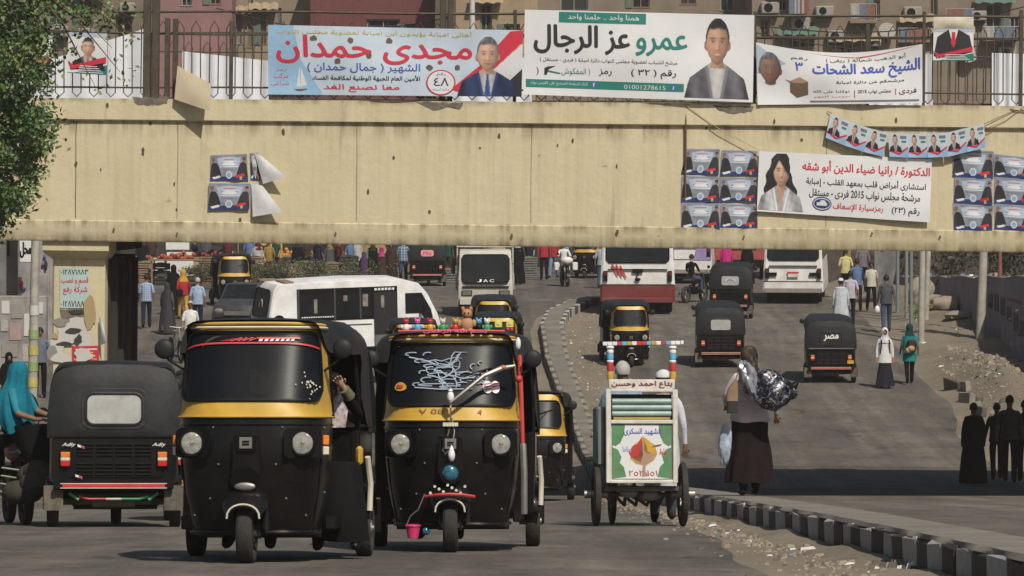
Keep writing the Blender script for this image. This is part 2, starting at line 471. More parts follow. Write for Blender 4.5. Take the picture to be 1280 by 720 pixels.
def tuktuk(name, label, x, d, yaw, group, opt='', doors=None):
    loc, q = on_ground(x, d, yaw); R = thing(name, label, 'auto rickshaw', loc, group=group, quat=q)
    near = 'n' in opt
    # front shell and yellow screen surround
    def cw():
        m = MB(); m.grid(lambda u, v: cowl(u*2-1, .20+.84*v), 32, 12)
        m.grid(lambda u, v: cowl(u*2-1, 1.04-.82*v, -.02), 32, 10)
        # raised spine with the badge recess, lower lip
        m.loft([[(-.10+.02*k, -1.0-.075-.03*(1-k), .62), (.10-.02*k, -1.0-.075-.03*(1-k), .62), (.09, -1.115+.02*k, .90), (-.09, -1.115+.02*k, .90)] for k in (0, 1)], 0)
        m.tube([cowl(u/12, .22, .01) for u in range(-12, 13)], .016, 6)
        m.tube([cowl(u/12, .98, .004) for u in range(-12, 13)], .006, 5)
        for s_ in (-1, 1):
            m.tube([cowl(s_*.78, z, .004) for z in (.24, .4, .6, .74)], .006, 5)
            for u_, z_ in ((.25, .70), (.36, .46), (.62, .34), (.15, .40), (.8, .96), (.3, .96), (.9, .5)): m.ell(cowl(s_*u_, z_, .006), (.008, .005, .008), 6, 4, 1)
        return m.mesh('front_cowl', [K_black, K_steel])
    link('front_cowl', cached('cowl', cw), R)
    big = near; U, Z0, Z1 = (.765, 1.150, 1.640) if big else (.66, 1.165, 1.590)
    def frame():
        m = MB(); out = rrect(-1, 1, 1.035, 1.69, .05, 4); inn = rrect(-U, U, Z0, Z1, .10, 6, 1.5)
        front_ring(m, out, inn, .012, .012, 0, 64)
        m.tube([cowl(u/12, 1.035, .014) for u in range(-12, 13)], .009, 6)
        return m.mesh('screen_surround', [K_yellow])
    link('screen_surround', cached(('frame', big), frame), R)
    def gasket():
        m = MB(); front_ring(m, rrect(-U-.01, U+.01, Z0-.01, Z1+.01, .105, 6, 1.5), rrect(-U+.025, U-.025, Z0+.015, Z1-.015, .095, 6, 1.5), .02, .016, 0, 64)
        m.tube([cowl(u, v, .02) for u, v in resample(rrect(-U, U, Z0, Z1, .10, 6, 1.5), 60)], .010, 5, closed=True)
        return m.mesh('screen_gasket', [K_dark])
    link('screen_gasket', cached(('gasket', big), gasket), R)
    def glass():
        m = MB(); m.grid(lambda u, v: cowl((u*2-1)*U*(1-.07*abs(v*2-1)**8), Z0+(Z1-Z0)*v, .010), 20, 10); return m.mesh('windscreen', [K_glass])
    gl = link('windscreen', cached(('glass', big), glass), R)
    # header trim under the canvas lip
    trim = K_cream
    def hd():
        m = MB(); m.tube([cowl(u/12*.97, 1.672, .028) for u in range(-12, 13)], .010, 6); return m.mesh('header_trim', [trim])
    if big: link('header_trim', cached('trim', hd), R)
    def hd2():
        m = MB(); m.tube([cowl(u/12*.90, 1.690+.012*(1-(u/12)**2), .03) for u in range(-12, 13)], .011, 6); return m.mesh('header_stripe', [K_yellow])
    if big: link('header_stripe', cached('trim2', hd2), R)
    link('roof_canvas', cached('hood', lambda: hood_mesh(3)), R)
    bk = link('rear_curtain', cached('back', back_mesh), R)
    def bw():
        m = MB(); P = [Vector(back_pt(u, v, .010)) for u, v in resample(rrect(-.275, .275, 1.075, 1.385, .07, 6), 40)]; m.fan(P); return m.mesh('rear_window', [K_plastic])
    if 'w' not in opt: link('rear_window', cached('bw', bw), R)
    else: link('rear_window', cached('bwd', lambda: (lambda m: m.fan([Vector(back_pt(u, v, .010)) for u, v in resample(rrect(-.275, .275, 1.075, 1.385, .07, 6), 40)]).mesh('rear_window', [K_canvas]))(MB())), R)
    def bwg():
        m = MB(); m.tube([back_pt(u, v, .02) for u, v in resample(rrect(-.285, .285, 1.065, 1.395, .08, 6), 44)], .014, 5, closed=True)
        m.tube([back_pt(u, v, .015) for u, v in resample(rrect(-.33, .33, 1.02, 1.44, .10, 6), 44)], .007, 5, closed=True); return m.mesh('window_seam', [K_canvas])
    link('window_seam', cached('bwg', bwg), R)
    # rear body, floor, sides
    def body():
        m = MB()
        sec = lambda y, hw, z0, z1: [(-hw, y, z1), (-hw, y, z0+.12), (-hw*.93, y, z0), (hw*.93, y, z0), (hw, y, z0+.12), (hw, y, z1)]
        m.loft([sec(.30, .64, .30, .94), sec(.9, .665, .30, .95), sec(1.20, .665, .36, .95), sec(1.29, .64, .42, .95)], 0)
        m.box((0, -.1, .26), (.88, 1.3, .10), 0)                       # floor pan
        m.box((0, -.30, .42), (.9, .05, .5), 0)
        for s in (-1, 1):
            m.box((s*.52, .0, .28), (.08, .80, .10), 0)               # sill
            m.box((s*.62, .34, .62), (.05, .10, .66), 0)
        return m.mesh('rear_body', [K_black])
    link('rear_body', cached('body', body), R)
    def arch(s):
        m = MB(); rings = []
        for k in range(9):
            a = PI*(.08+.80*k/8); cy, cz = .95, .20; r = .30
            y = cy-math.cos(a)*r; z = cz+math.sin(a)*r+.03
            rings.append([(s*.60, y, z+.02), (s*.70, y, z+.01), (s*.705, y, z-.02), (s*.60, y, z-.0)])
        m.loft(rings, 0); m.box((s*.655, 1.25, .31), (.15, .02, .24), 0); return m.mesh('wheel_arch', [K_black])
    for s in (-1, 1): link('wheel_arch', cached(('arch', s), lambda: arch(s)), R)
    def flap(s):
        m = MB(); m.grid(lambda u, v: (s*(.52+.20*u), 1.262+.012*math.sin(u*8), .44-.26*v), 6, 5); m.grid(lambda u, v: (s*(.52+.20*u), 1.27+.012*math.sin(u*8), .18+.26*v), 6, 5)
        return m.mesh('mud_flap', [mat('dusty_rubber', (.05, .045, .04), .9, dust=.6, scale=8)])
    for s in (-1, 1): link('mud_flap', cached(('flap', s), lambda: flap(s)), R)
    # pillars
    def pil(s):
        m = MB(); m.tube([cowl(s*.995, 1.03), cowl(s*.995, 1.35), cowl(s*.995, 1.66)], .022, 6)
        return m.mesh('side_pillar', [K_dark])
    for s in (-1, 1): link('side_pillar', cached(('pil', s), lambda: pil(s)), R)
    for s in (-1, 1): link('rear_pillar', cached(('rpil', s), lambda: MB().tube([(s*.64, .42, .60), (s*.64, .40, 1.2), (s*.60, .36, 1.60)], .016, 6).mesh('rear_pillar', [K_dark])), R)
    for s in (-1, 1): link('hood_rail', cached(('rail', s), lambda: MB().tube([(s*.64, .42, .98), (s*.665, .8, .98), (s*.665, 1.15, .98)], .014, 6).mesh('hood_rail', [K_dark])), R)
    # seats and dash
    def seat():
        m = MB(); m.box((0, .62, .56), (1.16, .46, .16), 0, ch=.04); m.box((0, .92, .86), (1.16, .12, .46), 0, rx=-.12, ch=.04); return m.mesh('passenger_seat', [K_seat])
    link('passenger_seat', cached('seat', seat), R)
    def dseat():
        m = MB(); m.box((0, -.02, .58), (.5, .34, .12), 0, ch=.04); m.box((0, .17, .78), (.46, .07, .3), 0, ch=.03); return m.mesh('driver_seat', [K_seat])
    link('driver_seat', cached('dseat', dseat), R)
    def hb():
        m = MB(); m.tube([(-.36, -.42, .98), (-.1, -.55, 1.0), (.1, -.55, 1.0), (.36, -.42, .98)], .014, 6); m.tube([(0, -.55, 1.0), (0, -.85, .4)], .03, 6); return m.mesh('handlebar', [K_dark])
    link('handlebar', cached('hb', hb), R)
    # wheels
    wheel(R, (0, -1.05, .215), .215, .115); wheel(R, (-.635, .95, .215), .215, .12); wheel(R, (.635, .95, .215), .215, .12)
    def mudg():
        m = MB(); rings = []
        for k in range(9):
            a = PI*(.20+.50*k/8); r = .275; y = -1.05-math.cos(a)*r; z = .215+math.sin(a)*r
            h = .115+.055*math.sin(PI*k/8)
            rings.append([(h*math.cos(PI-PI*j/10), y, z-.055+.10*math.sin(PI*j/10)**.8) for j in range(11)]+[(h*.9*math.cos(PI*j/10), y, z-.06+.085*math.sin(PI*j/10)**.8) for j in range(11)])
        m.loft(rings, 0); m.tube(rings[0][:11], .007, 6, 1); m.tube([(-.07, -1.05, .2), (-.09, -1.0, .45), (-.05, -.92, .6)], .02, 6); m.tube([(.07, -1.05, .2), (.09, -1.0, .45), (.05, -.92, .6)], .02, 6)
        m.tube([(-.10, -1.05, .2), (.10, -1.05, .2)], .022, 8)
        m.tube([(.13, -1.02, .24), (.13, -1.0, .42)], .026, 8)
        return m.mesh('front_mudguard', [K_black, K_cream])
    link('front_mudguard', cached('mudg', mudg), R)
    def horn():
        m = MB(); m.tube([(0, -1.05, .60), (0, -1.12, .60), (0, -1.165, .59)], [.05, .085, .10], 18); m.ell((0, -1.165, .545), (.075, .012, .03), 12, 6, 1); return m.mesh('horn', [K_dark, K_steel])
    if 'B' not in opt: link('horn', cached('horn', horn), R)
    # headlamps in black housings
    def hh(s):
        m = MB(); c = cowl(s*.50, .85, .02)
        m.loft([[(c.x+s*0+x*.128, c.y+dy-.01*abs(x)+s*x*.06+.02, .85+z*.105) for x, z in rrect(-1, 1, -1, 1, .35, 4)] for dy in (.06, -.03)], 0)
        m.tube([(c.x+math.cos(2*PI*k/24)*.084, c.y-.048, .85+math.sin(2*PI*k/24)*.088) for k in range(24)], .012, 6, closed=True)
        return m.mesh('headlamp_housing', [K_dark])
    def hl(s):
        m = MB(); c = cowl(s*.50, .85, .02); m.ell((c.x, c.y-.046, .85), (.078, .022, .078), 20, 10); m.tube([(c.x, c.y-.050, .85), (c.x, c.y-.049, .85), (c.x, c.y-.036, .85), (c.x, c.y-.02, .85)], [.077, .068, .045, .015], 20, 1)
        return m.mesh('lens', [K_lens, K_bowl])
    def hlb(s):
        m = MB(); c = cowl(s*.50, .85, .02); m.ell((c.x, c.y-.056, .85), (.016, .012, .016), 10, 6); return m.mesh('bulb_cap', [K_steel])
    for s in (-1, 1):
        h = link('headlight', cached(('hh', s), lambda: hh(s)), R); link('lens', cached(('hl', s), lambda: hl(s)), h); link('bulb_cap', cached(('hlb', s), lambda: hlb(s)), h)
        def ind(s=s):
            m = MB(); c = cowl(s*.76, .85, .02); m.box((c.x, c.y-.005, .87), (.075, .05, .07), 0, rz=s*.45); m.box((c.x, c.y-.005, .795), (.075, .05, .06), 1, rz=s*.45); return m.mesh('indicator', [K_orange, K_cream])
        if 'B' not in opt and not ('A' in opt and s < 0 and False): link('indicator', cached(('ind', s), ind), R)
        def mir(s=s):
            m = MB(); m.tube([(s*.49, -.62, 1.36), (s*.61, -.72, 1.44), (s*.635, -.74, 1.52)], .009, 6)
            m.ell((s*.64, -.735, 1.52), (.072, .03, .072), 18, 10); return m.mesh('wing_mirror', [K_canvas])
        link('wing_mirror', cached(('mir', s), mir), R)
    def badge():
        m = MB(); m.box((0, -1.118, .85), (.13, .03, .12), 0); m.box((0, -1.136, .85), (.09, .012, .08), 1); m.box((0, -1.143, .86), (.05, .01, .012), 0); m.box((0, -1.143, .84), (.05, .01, .012), 0); return m.mesh('badge', [K_dark, K_steel])
    link('badge', cached('badge', badge), R)
    def wip():
        m = MB(); a = cowl(-.02, 1.15, .03); b = cowl(.30, 1.42, .03); m.tube([a, b], .007, 5); m.tube([cowl(.12, 1.38, .032), cowl(.42, 1.45, .032)], .008, 5); return m.mesh('wiper', [K_dark])
    if 'A' not in opt: link('wiper', cached('wip', wip), R)
    # rear fittings
    def louv():
        m = MB(); m.grid(lambda u, v: ((u-.5)*.17, -.018*math.sin(v*PI)-.0, (v-.5)*.03), 3, 4); m.box((0, 0, -.012), (.17, .014, .006), 0); return m.mesh('louvre', [K_dark])
    if near or 'r' in opt:
        lm = cached('louv', louv)
        for cx in (-.30, -.10, .10, .30):
            for k in range(4):
                for base in (.60, .80):
                    l = link('louvre', lm, R, (cx, 1.30, base-.05+k*.038)); l.rotation_euler = (0, 0, PI)
    def panel():
        m = MB()
        m.box((0, 1.292, .72), (1.0, .014, .40), 0, ch=.004); m.box((0, 1.298, .53), (.9, .016, .02), 0, ch=.004); m.box((0, 1.298, .945), (1.24, .02, .022), 0, ch=.004)
        m.box((0, 1.298, .72), (.02, .02, .36), 0, ch=.004)
        return m.mesh('engine_cover', [K_black])
    link('engine_cover', cached('panel', panel), R)
    def bump():
        m = MB(); m.box((0, 1.33, .43), (1.24, .07, .07), 0, ch=.015); m.box((.0, 1.368, .435), (1.06, .008, .034), 1, ch=.003); m.box((.0, 1.367, .458), (1.10, .008, .009), 2, ch=.002); m.box((.0, 1.367, .412), (1.10, .008, .009), 2, ch=.002)
        return m.mesh('rear_bumper', [K_black, K_redp, K_cream])
    link('rear_bumper', cached('bump', bump), R)
    def sil():
        m = MB(); m.tube([(-.22, 1.18, .27), (.22, 1.18, .27)], .06, 12); m.tube([(-.36, 1.18, .27), (.36, 1.18, .27)], .02, 8); m.box((0, .95, .27), (1.1, .10, .07), 0); m.box((.0, .9, .34), (.8, .5, .2), 0)
        return m.mesh('silencer', [mat('grimy_metal', (.05, .045, .04), .7, metal=.3, dust=.5, scale=8)])
    link('silencer', cached('sil', sil), R)
    for s in (-1, 1):
        def tl():
            m = MB(); m.box((0, 0, .045), (.10, .05, .06), 0, ch=.008); m.box((0, 0, 0), (.10, .05, .035), 1, ch=.006); m.box((0, 0, -.045), (.10, .05, .06), 2, ch=.008); m.box((0, -.02, 0), (.12, .03, .18), 3, ch=.006); return m.mesh('tail_light', [K_orange, K_cream, K_red, K_dark])
        link('tail_light', cached('tl', tl), R, (s*.50, 1.325, .71))
    return R

def rmeta(m): return [m]
G_TUK = 'black auto rickshaws in the street'
# ------------------------------------------------------------------ people (face towards -Y)
def skinmat(k): 
    return {0: mat('skin_tan', (.30, .16, .095), .6, var=.12), 1: mat('skin_brown', (.19, .10, .06), .6, var=.12), 2: mat('skin_light', (.42, .25, .165), .6, var=.1)}[k]
def cl(key, c, **k): return mat('cloth_'+key, c, .95, bump=.25, scale=9, spec=.12, **k)
K_hair = mat('black_hair', (.012, .010, .009), .7)
K_ghair = mat('grey_hair', (.38, .37, .35), .8)
def skeleton(pose):
    J = dict(pelvis=(0, 0, .93), waist=(0, 0, 1.07), chest=(0, .005, 1.27), neckb=(0, .015, 1.43), neck=(0, .005, 1.50), head=(0, -.01, 1.585), crown=(0, .0, 1.665),
             shL=(-.165, .01, 1.385), elL=(-.225, .03, 1.12), wrL=(-.235, -.03, .88), haL=(-.235, -.05, .79), shR=(.165, .01, 1.385), elR=(.225, .03, 1.12), wrR=(.235, -.03, .88), haR=(.235, -.05, .79),
             hiL=(-.09, 0, .87), knL=(-.095, -.02, .49), anL=(-.10, .03, .09), toL=(-.11, -.11, .035), hiR=(.09, 0, .87), knR=(.095, -.02, .49), anR=(.10, .03, .09), toR=(.11, -.11, .035))
    if pose == 'walk': pose = dict(knL=(-.095, -.13, .50), anL=(-.10, -.20, .09), toL=(-.11, -.33, .05), knR=(.095, .05, .50), anR=(.10, .22, .13), toR=(.105, .11, .04), wrL=(-.24, .06, .90), haL=(-.24, .06, .81), elL=(-.22, .09, 1.13), wrR=(.24, -.14, .92), haR=(.24, -.19, .84), elR=(.22, -.02, 1.12))
    elif pose == 'walk2': pose = dict(knR=(.095, -.13, .50), anR=(.10, -.20, .09), toR=(.11, -.33, .05), knL=(-.095, .05, .50), anL=(-.10, .22, .13), toL=(-.105, .11, .04), wrR=(.24, .06, .90), haR=(.24, .06, .81), elR=(.22, .09, 1.13), wrL=(-.24, -.14, .92), haL=(-.24, -.19, .84), elL=(-.22, -.02, 1.12))
    elif pose == 'sit': pose = dict(hiL=(-.10, -.02, .88), knL=(-.15, -.44, .86), anL=(-.15, -.46, .44), toL=(-.16, -.60, .38), hiR=(.10, -.02, .88), knR=(.15, -.44, .86), anR=(.15, -.46, .44), toR=(.16, -.60, .38), elL=(-.24, -.10, 1.14), wrL=(-.22, -.32, 1.08), haL=(-.21, -.41, 1.08), elR=(.24, -.10, 1.14), wrR=(.22, -.32, 1.08), haR=(.21, -.41, 1.08))
    elif pose == 'folded': pose = dict(elL=(-.23, .0, 1.14), wrL=(-.02, -.17, 1.12), haL=(.06, -.18, 1.14), elR=(.23, .0, 1.14), wrR=(.02, -.19, 1.08), haR=(-.06, -.19, 1.09))
    elif pose is None: pose = {}
    J.update(pose); return J
CH = [('pelvis', 'waist', 1), ('waist', 'chest', 1), ('chest', 'neckb', 1), ('neckb', 'neck', 0), ('neck', 'head', 0), ('head', 'crown', 0),
      ('chest', 'shL', 1), ('shL', 'elL', 1), ('elL', 'wrL', 4), ('wrL', 'haL', 0), ('chest', 'shR', 1), ('shR', 'elR', 1), ('elR', 'wrR', 4), ('wrR', 'haR', 0),
      ('pelvis', 'hiL', 2), ('hiL', 'knL', 2), ('knL', 'anL', 2), ('anL', 'toL', 3), ('pelvis', 'hiR', 2), ('hiR', 'knR', 2), ('knR', 'anR', 2), ('anR', 'toR', 3)]
RAD = dict(pelvis=(.135, .10), waist=(.125, .09), chest=(.15, .10), neckb=(.075, .07), neck=(.050, .052), head=(.078, .095), crown=(.062, .075), sh=(.056, .06), el=(.044, .044), wr=(.028, .030), ha=(.030, .020), hi=(.095, .095), kn=(.070, .070), an=(.056, .058), to=(.040, .032))
def body_obj(root, pose, mats, fingers=False, long_sleeve=False, girth=1.0, sub=1):
    J = skeleton(pose); names = list(J); V = [J[n] for n in names]; E = [(names.index(a), names.index(b)) for a, b, z in CH]
    R = [RAD.get(n) or RAD[n[:2]] for n in names]
    R = [(r[0]*girth, r[1]*girth) if n in ('pelvis', 'waist', 'chest') or n[:2] in ('hi',) else r for n, r in zip(names, R)]
    hand_v = []
    if fingers:
        for sd in 'LR':
            wv, hv = Vector(J['wr'+sd]), Vector(J['ha'+sd]); ax = (hv-wv).normalized(); side = ax.cross(Vector((0, 1, 0)) if abs(ax.y) < .8 else Vector((0, 0, 1))).normalized(); pn = ax.cross(side)
            hi_ = names.index('ha'+sd)
            for k, (sp, ln) in enumerate(((-.028, .060), (-.010, .072), (.009, .067), (.027, .052))):
                b0 = len(V); V += [tuple(hv+side*sp+ax*.01), tuple(hv+side*sp*1.15+ax*(.01+ln*.55)+pn*.008), tuple(hv+side*sp*1.1+ax*(.0+ln*.92)+pn*.03)]
                R += [(.0095, .0095), (.0085, .0085), (.007, .007)]; E += [(hi_, b0), (b0, b0+1), (b0+1, b0+2)]; names += ['f']*3
            b0 = len(V); V += [tuple(hv-side*.035-ax*.035), tuple(hv-side*.052+ax*.01+pn*.02)]; R += [(.011, .011), (.009, .009)]; E += [(hi_, b0), (b0, b0+1)]; names += ['f']*2
    me = bpy.data.meshes.new('body'); me.from_pydata(V, E, []); o = bpy.data.objects.new('body', me); COL.objects.link(o)
    sk = o.modifiers.new('skin', 'SKIN'); sk.use_smooth_shade = True; sk.branch_smoothing = .3; sk.use_x_symmetry = False
    for i, r in enumerate(R):
        me.skin_vertices[0].data[i].radius = r
    me.skin_vertices[0].data[0].use_root = True
    sb = o.modifiers.new('sub', 'SUBSURF'); sb.levels = sub; sb.render_levels = sub
    dg = bpy.context.evaluated_depsgraph_get(); nm = bpy.data.meshes.new_from_object(o.evaluated_get(dg)); bpy.data.objects.remove(o); bpy.data.meshes.remove(me)
    nm.name = 'body'
    nm.materials.clear()
    for m in mats: nm.materials.append(m)
    segs = [(Vector(J[a]), Vector(J[b]), (1 if long_sleeve else 0) if z == 4 else z) for a, b, z in CH]
    # a little face relief: nose and chin
    hd = Vector(J['head'])
    for v in nm.vertices:
        if (v.co-hd).length < .2 and v.co.y < hd.y-.05 and abs(v.co.x-hd.x) < .03:
            if abs(v.co.z-hd.z) < .03: v.co.y -= .016
    for p in nm.polygons:
        c = p.center; best = 9; zz = 0
        for a, b, z in segs:
            ab = b-a; t = max(0, min(1, (c-a).dot(ab)/max(1e-9, ab.length_squared))); dd = (c-(a+ab*t)).length
            if dd < best: best = dd; zz = z
        if zz == 0 and c.z < J['neckb'][2]+.01 and (c-hd).length < .25: zz = 1
        p.material_index = zz; p.use_smooth = True
    bo = bpy.data.objects.new('body', nm); COL.objects.link(bo); bo.parent = root
    return bo, J
def head_parts(root, J, hair=None, scarf=None, cap=None, face=True, skin=0, beard=False, scarf_long=.16):
    h = Vector(J['head']); c = h+Vector((0, .005, .02))
    if hair:
        m = MB()
        def f(u, v):
            a = (u)*2*PI; th = v*PI*.62; r = (.086, .106, .108)
            front = max(0, -math.sin(a))
            th2 = th*(1-.42*front)
            wob = 1+.03*math.sin(a*7+v*9)
            return (c.x+r[0]*math.sin(th2)*math.cos(a)*wob, c.y+r[1]*math.sin(th2)*math.sin(a)*wob, c.z+r[2]*math.cos(th2)*wob)
        m.grid(f, 18, 8); m.build('hair', hair, root)
    if scarf:
        m = MB(); n = 20
        tab = [(-.30, .19*1.0, .135), (-.22, .165, .125), (-.15, .12, .11), (-.10, .095, .105), (-.04, .097, .112), (.03, .100, .118), (.09, .085, .10), (.125, .05, .06), (.138, .006, .006)]
        tab = [t for t in tab if t[0] > -scarf_long-.15]
        rows = []
        for dz, rx, ry in tab:
            ring = []
            for k in range(n+1):
                a = -PI/2+2*PI*k/n
                win = (-.085 < dz < .08)
                if win:
                    a = -PI/2+.62+(2*PI-1.24)*k/n
                wob = 1+.025*math.sin(a*5+dz*30)*(1 if dz < -.1 else .3)
                ring.append((c.x+rx*wob*math.cos(a), c.y+ry*wob*math.sin(a), c.z+dz))
            rows.append(ring)
        m.loft(rows, 0, False, False, closed=False); m.build('headscarf', scarf, root)
    if cap:
        m = MB()
        m.grid(lambda u, v: (c.x+.090*math.sin(v*PI*.5)*math.cos(u*2*PI), c.y+.108*math.sin(v*PI*.5)*math.sin(u*2*PI), c.z+.035+.085*math.cos(v*PI*.5)), 16, 6); m.build('cap', cap, root)
    if face:
        m = MB()
        for s in (-1, 1):
            m.ell((h.x+s*.030, h.y-.083, h.z+.022), (.012, .008, .006), 8, 5, 0); m.box((h.x+s*.031, h.y-.088, h.z+.042), (.034, .008, .006), 1)
        m.ell((h.x, h.y-.080, h.z-.042), (.024, .010, .007), 8, 5, 2); m.ell((h.x, h.y-.098, h.z-.008), (.012, .014, .018), 8, 5, 3)
        if beard: m.ell((h.x, h.y-.055, h.z-.066), (.05, .045, .04), 10, 6, 1)
        m.build('face', [K_dark, K_hair, mat('lips', (.28, .09, .07), .5), skinmat(skin)], root)
def robe(root, mat_, z_top=1.42, z_bot=.05, w0=.19, w1=.30, d0=.12, d1=.24, name='robe', folds=7, yoff=0.0, n=28, split=False, lean=0.0):
    m = MB(); rows = []; L = 9; rnd = random.Random(int(z_top*100+w1*1000)); ph = rnd.random()*6
    for i in range(L+1):
        t = i/L; z = z_top+(z_bot-z_top)*t
        wx = w0+(w1-w0)*t**1.1; wy = d0+(d1-d0)*t
        wx *= 1-.10*math.exp(-((t-.35)/.15)**2)
        ring = []
        for k in range(n):
            a = 2*PI*k/n; fo = 1+(.01+.06*t)*math.sin(folds*a+ph+t*1.5)+.02*t*math.sin(13*a+ph)
            ring.append((wx*fo*math.cos(a)+lean*t, yoff+wy*fo*math.sin(a), z+.012*math.sin(folds*a+ph)*t))
        rows.append(ring)
    rows.insert(0, [(x*.35, y*.4, z_top+.035) for x, y, z in rows[0]])
    m.loft(rows, 0, True, True); return m.build(name, mat_, root)
def person(label, x, d, yaw, h=1.70, top=None, bottom=None, shoe=None, skin=0, pose='walk', hair=True, scarf=None, cap=None, long_sleeve=False, robe_=None, skirt=None, group=None, girth=1.0, face=None, fingers=False, loc=None, beard=False, sub=1, cat='person'):
    loc = loc or Vector((x, d, gz(x, d)+.01)); s = h/1.72
    R = thing('person', label, cat, loc, yaw, group); R.scale = (s, s, s)
    top = top or cl('grey', (.2, .2, .2)); bottom = bottom or cl('black', (.012, .012, .014)); shoe = shoe or K_dark
    b, J = body_obj(R, pose, [skinmat(skin), top, bottom, shoe], fingers, long_sleeve, girth, sub)
    facing = math.cos(yaw) > 0.2 if face is None else face
    if scarf: hair = None
    head_parts(R, J, hair=(K_hair if hair is True else hair), scarf=scarf, cap=cap, face=facing, skin=skin, beard=beard)
    if robe_: robe(R, robe_)
    if skirt: robe(R, skirt, z_top=1.0, z_bot=.06, w0=.15, w1=.27, d0=.115, d1=.20, name='skirt')
    if top and not robe_ and pose != 'sit':
        m = MB(); rows = []
        for z, wx, wy in ((1.36, .12, .09), (1.28, .165*girth, .115*girth), (1.1, .155*girth, .115*girth), (.95, .165*girth, .125*girth), (.86, .175*girth, .13*girth)):
            rows.append([(wx*math.cos(2*PI*k/18)*(1+.03*math.sin(5*2*PI*k/18+z*9)), wy*math.sin(2*PI*k/18), z) for k in range(18)])
        m.loft(rows, 0, False, False); m.build('shirt', top, R)
    return R
# ------------------------------------------------------------------ ground, roads, median
def ground_mat(key, base, patch, grain, dustamt, tracks=False, sandy=None):
    m = bpy.data.materials.new(key); m.use_nodes = True; n = m.node_tree; N = n.nodes; L = n.links; b = N['Principled BSDF']; b.inputs['Roughness'].default_value = .9
    geo = N.new('ShaderNodeNewGeometry')
    def noise(sc, det=6, scale3=(1, 1, 1), ro=.6):
        mp = N.new('ShaderNodeMapping'); mp.inputs['Scale'].default_value = scale3; L.new(geo.outputs['Position'], mp.inputs[0])
        z = N.new('ShaderNodeTexNoise'); z.inputs['Scale'].default_value = sc; z.inputs['Detail'].default_value = det; z.inputs['Roughness'].default_value = ro; L.new(mp.outputs[0], z.inputs['Vector']); return z.outputs[0]
    def ramp(src, p0, p1, c0, c1):
        r = N.new('ShaderNodeValToRGB'); r.color_ramp.elements[0].position = p0; r.color_ramp.elements[1].position = p1
        r.color_ramp.elements[0].color = tuple(c0)+(1,); r.color_ramp.elements[1].color = tuple(c1)+(1,); L.new(src, r.inputs[0]); return r.outputs[0]
    def mix(f, a, c, mode='MIX'):
        x = N.new('ShaderNodeMixRGB'); x.blend_type = mode
        if isinstance(f, float): x.inputs[0].default_value = f
        else: L.new(f, x.inputs[0])
        L.new(a, x.inputs[1]); L.new(c, x.inputs[2]); return x.outputs[0]
    c = ramp(noise(.35, 8), .35, .68, base, patch)
    d = ramp(noise(1.1, 8, (1, .35, 1)), .48, .72, (0, 0, 0), (dustamt,)*3)
    sand = ramp(noise(5, 6), .3, .7, (.20, .165, .115), (.28, .235, .17))
    c = mix(d, c, sand)
    if tracks:
        t = ramp(noise(1.3, 4, (1.2, .02, 1)), .40, .62, (.62,)*3, (1.15,)*3); c = mix(.7, c, t, 'MULTIPLY')
        st = ramp(noise(.8, 7, (1, .5, 1)), .585, .68, (1,)*3, (.48,)*3); c = mix(.8, c, st, 'MULTIPLY')
    if tracks:
        vo = N.new('ShaderNodeTexVoronoi'); vo.feature = 'DISTANCE_TO_EDGE'; vo.inputs['Scale'].default_value = .42
        ad = N.new('ShaderNodeMixRGB'); ad.inputs[0].default_value = .35; L.new(geo.outputs['Position'], ad.inputs[1])
        nn = N.new('ShaderNodeTexNoise'); nn.inputs['Scale'].default_value = 1.1; nn.inputs['Detail'].default_value = 6; L.new(geo.outputs['Position'], nn.inputs['Vector'])
        vm = N.new('ShaderNodeVectorMath'); vm.operation = 'MULTIPLY_ADD'; vm.inputs[1].default_value = (2.2, 2.2, 2.2); L.new(nn.outputs[1], vm.inputs[0]); L.new(geo.outputs['Position'], vm.inputs[2]); L.new(vm.outputs[0], vo.inputs['Vector'])
        ck = ramp(vo.outputs[0], .0, .022, (.50,)*3, (1,)*3); c = mix(.75, c, ck, 'MULTIPLY')
        c = mix(.8, c, ramp(noise(2.6, 6, (1, .4, 1), .75), .30, .70, (.74,)*3, (1.22,)*3), 'MULTIPLY')
        sp = ramp(noise(9, 4, (1, .7, 1), .8), .64, .70, (0, 0, 0), (.5,)*3); c = mix(sp, c, sand)
    g = ramp(noise(grain, 3), .25, .75, (.72,)*3, (1.28,)*3); c = mix(1.0, c, g, 'MULTIPLY')
    L.new(c, b.inputs['Base Color'])
    bp = N.new('ShaderNodeBump'); bp.inputs['Strength'].default_value = .5; bp.inputs['Distance'].default_value = .02; L.new(noise(grain*.6, 5), bp.inputs['Height']); L.new(bp.outputs[0], b.inputs['Normal'])
    return m
M_dirt = ground_mat('sandy_dirt', (.15, .125, .088), (.215, .18, .13), 14, .6)
M_asph = ground_mat('dusty_asphalt', (.080, .072, .061), (.132, .119, .098), 26, .38, tracks=True)
M_asph2 = ground_mat('dusty_asphalt_right', (.092, .083, .070), (.146, .130, .105), 26, .38, tracks=True)
def frange(a, b, s):
    o = []; 
    while a < b-1e-6: o.append(a); a += s
    o.append(b); return o
YS = frange(4, 20, 2)[:-1]+frange(20, 140, .5)[:-1]+frange(140, 200, 4)[:-1]+frange(200, 800, 50)
def sheet(name, mat_, xs_fn, up, ys=YS, nx=10):
    m = MB(); o = []
    for y in ys:
        x0, x1 = xs_fn(y); o.append([(x0+(x1-x0)*i/nx, y, gz(x0+(x1-x0)*i/nx, y)+up) for i in range(nx+1)])
    m.loft(o, 0, False, False, closed=False)
    m.F = [tuple(reversed(f)) for f in m.F]
    return tag(m.build(name, mat_, smooth=60), kind='structure')
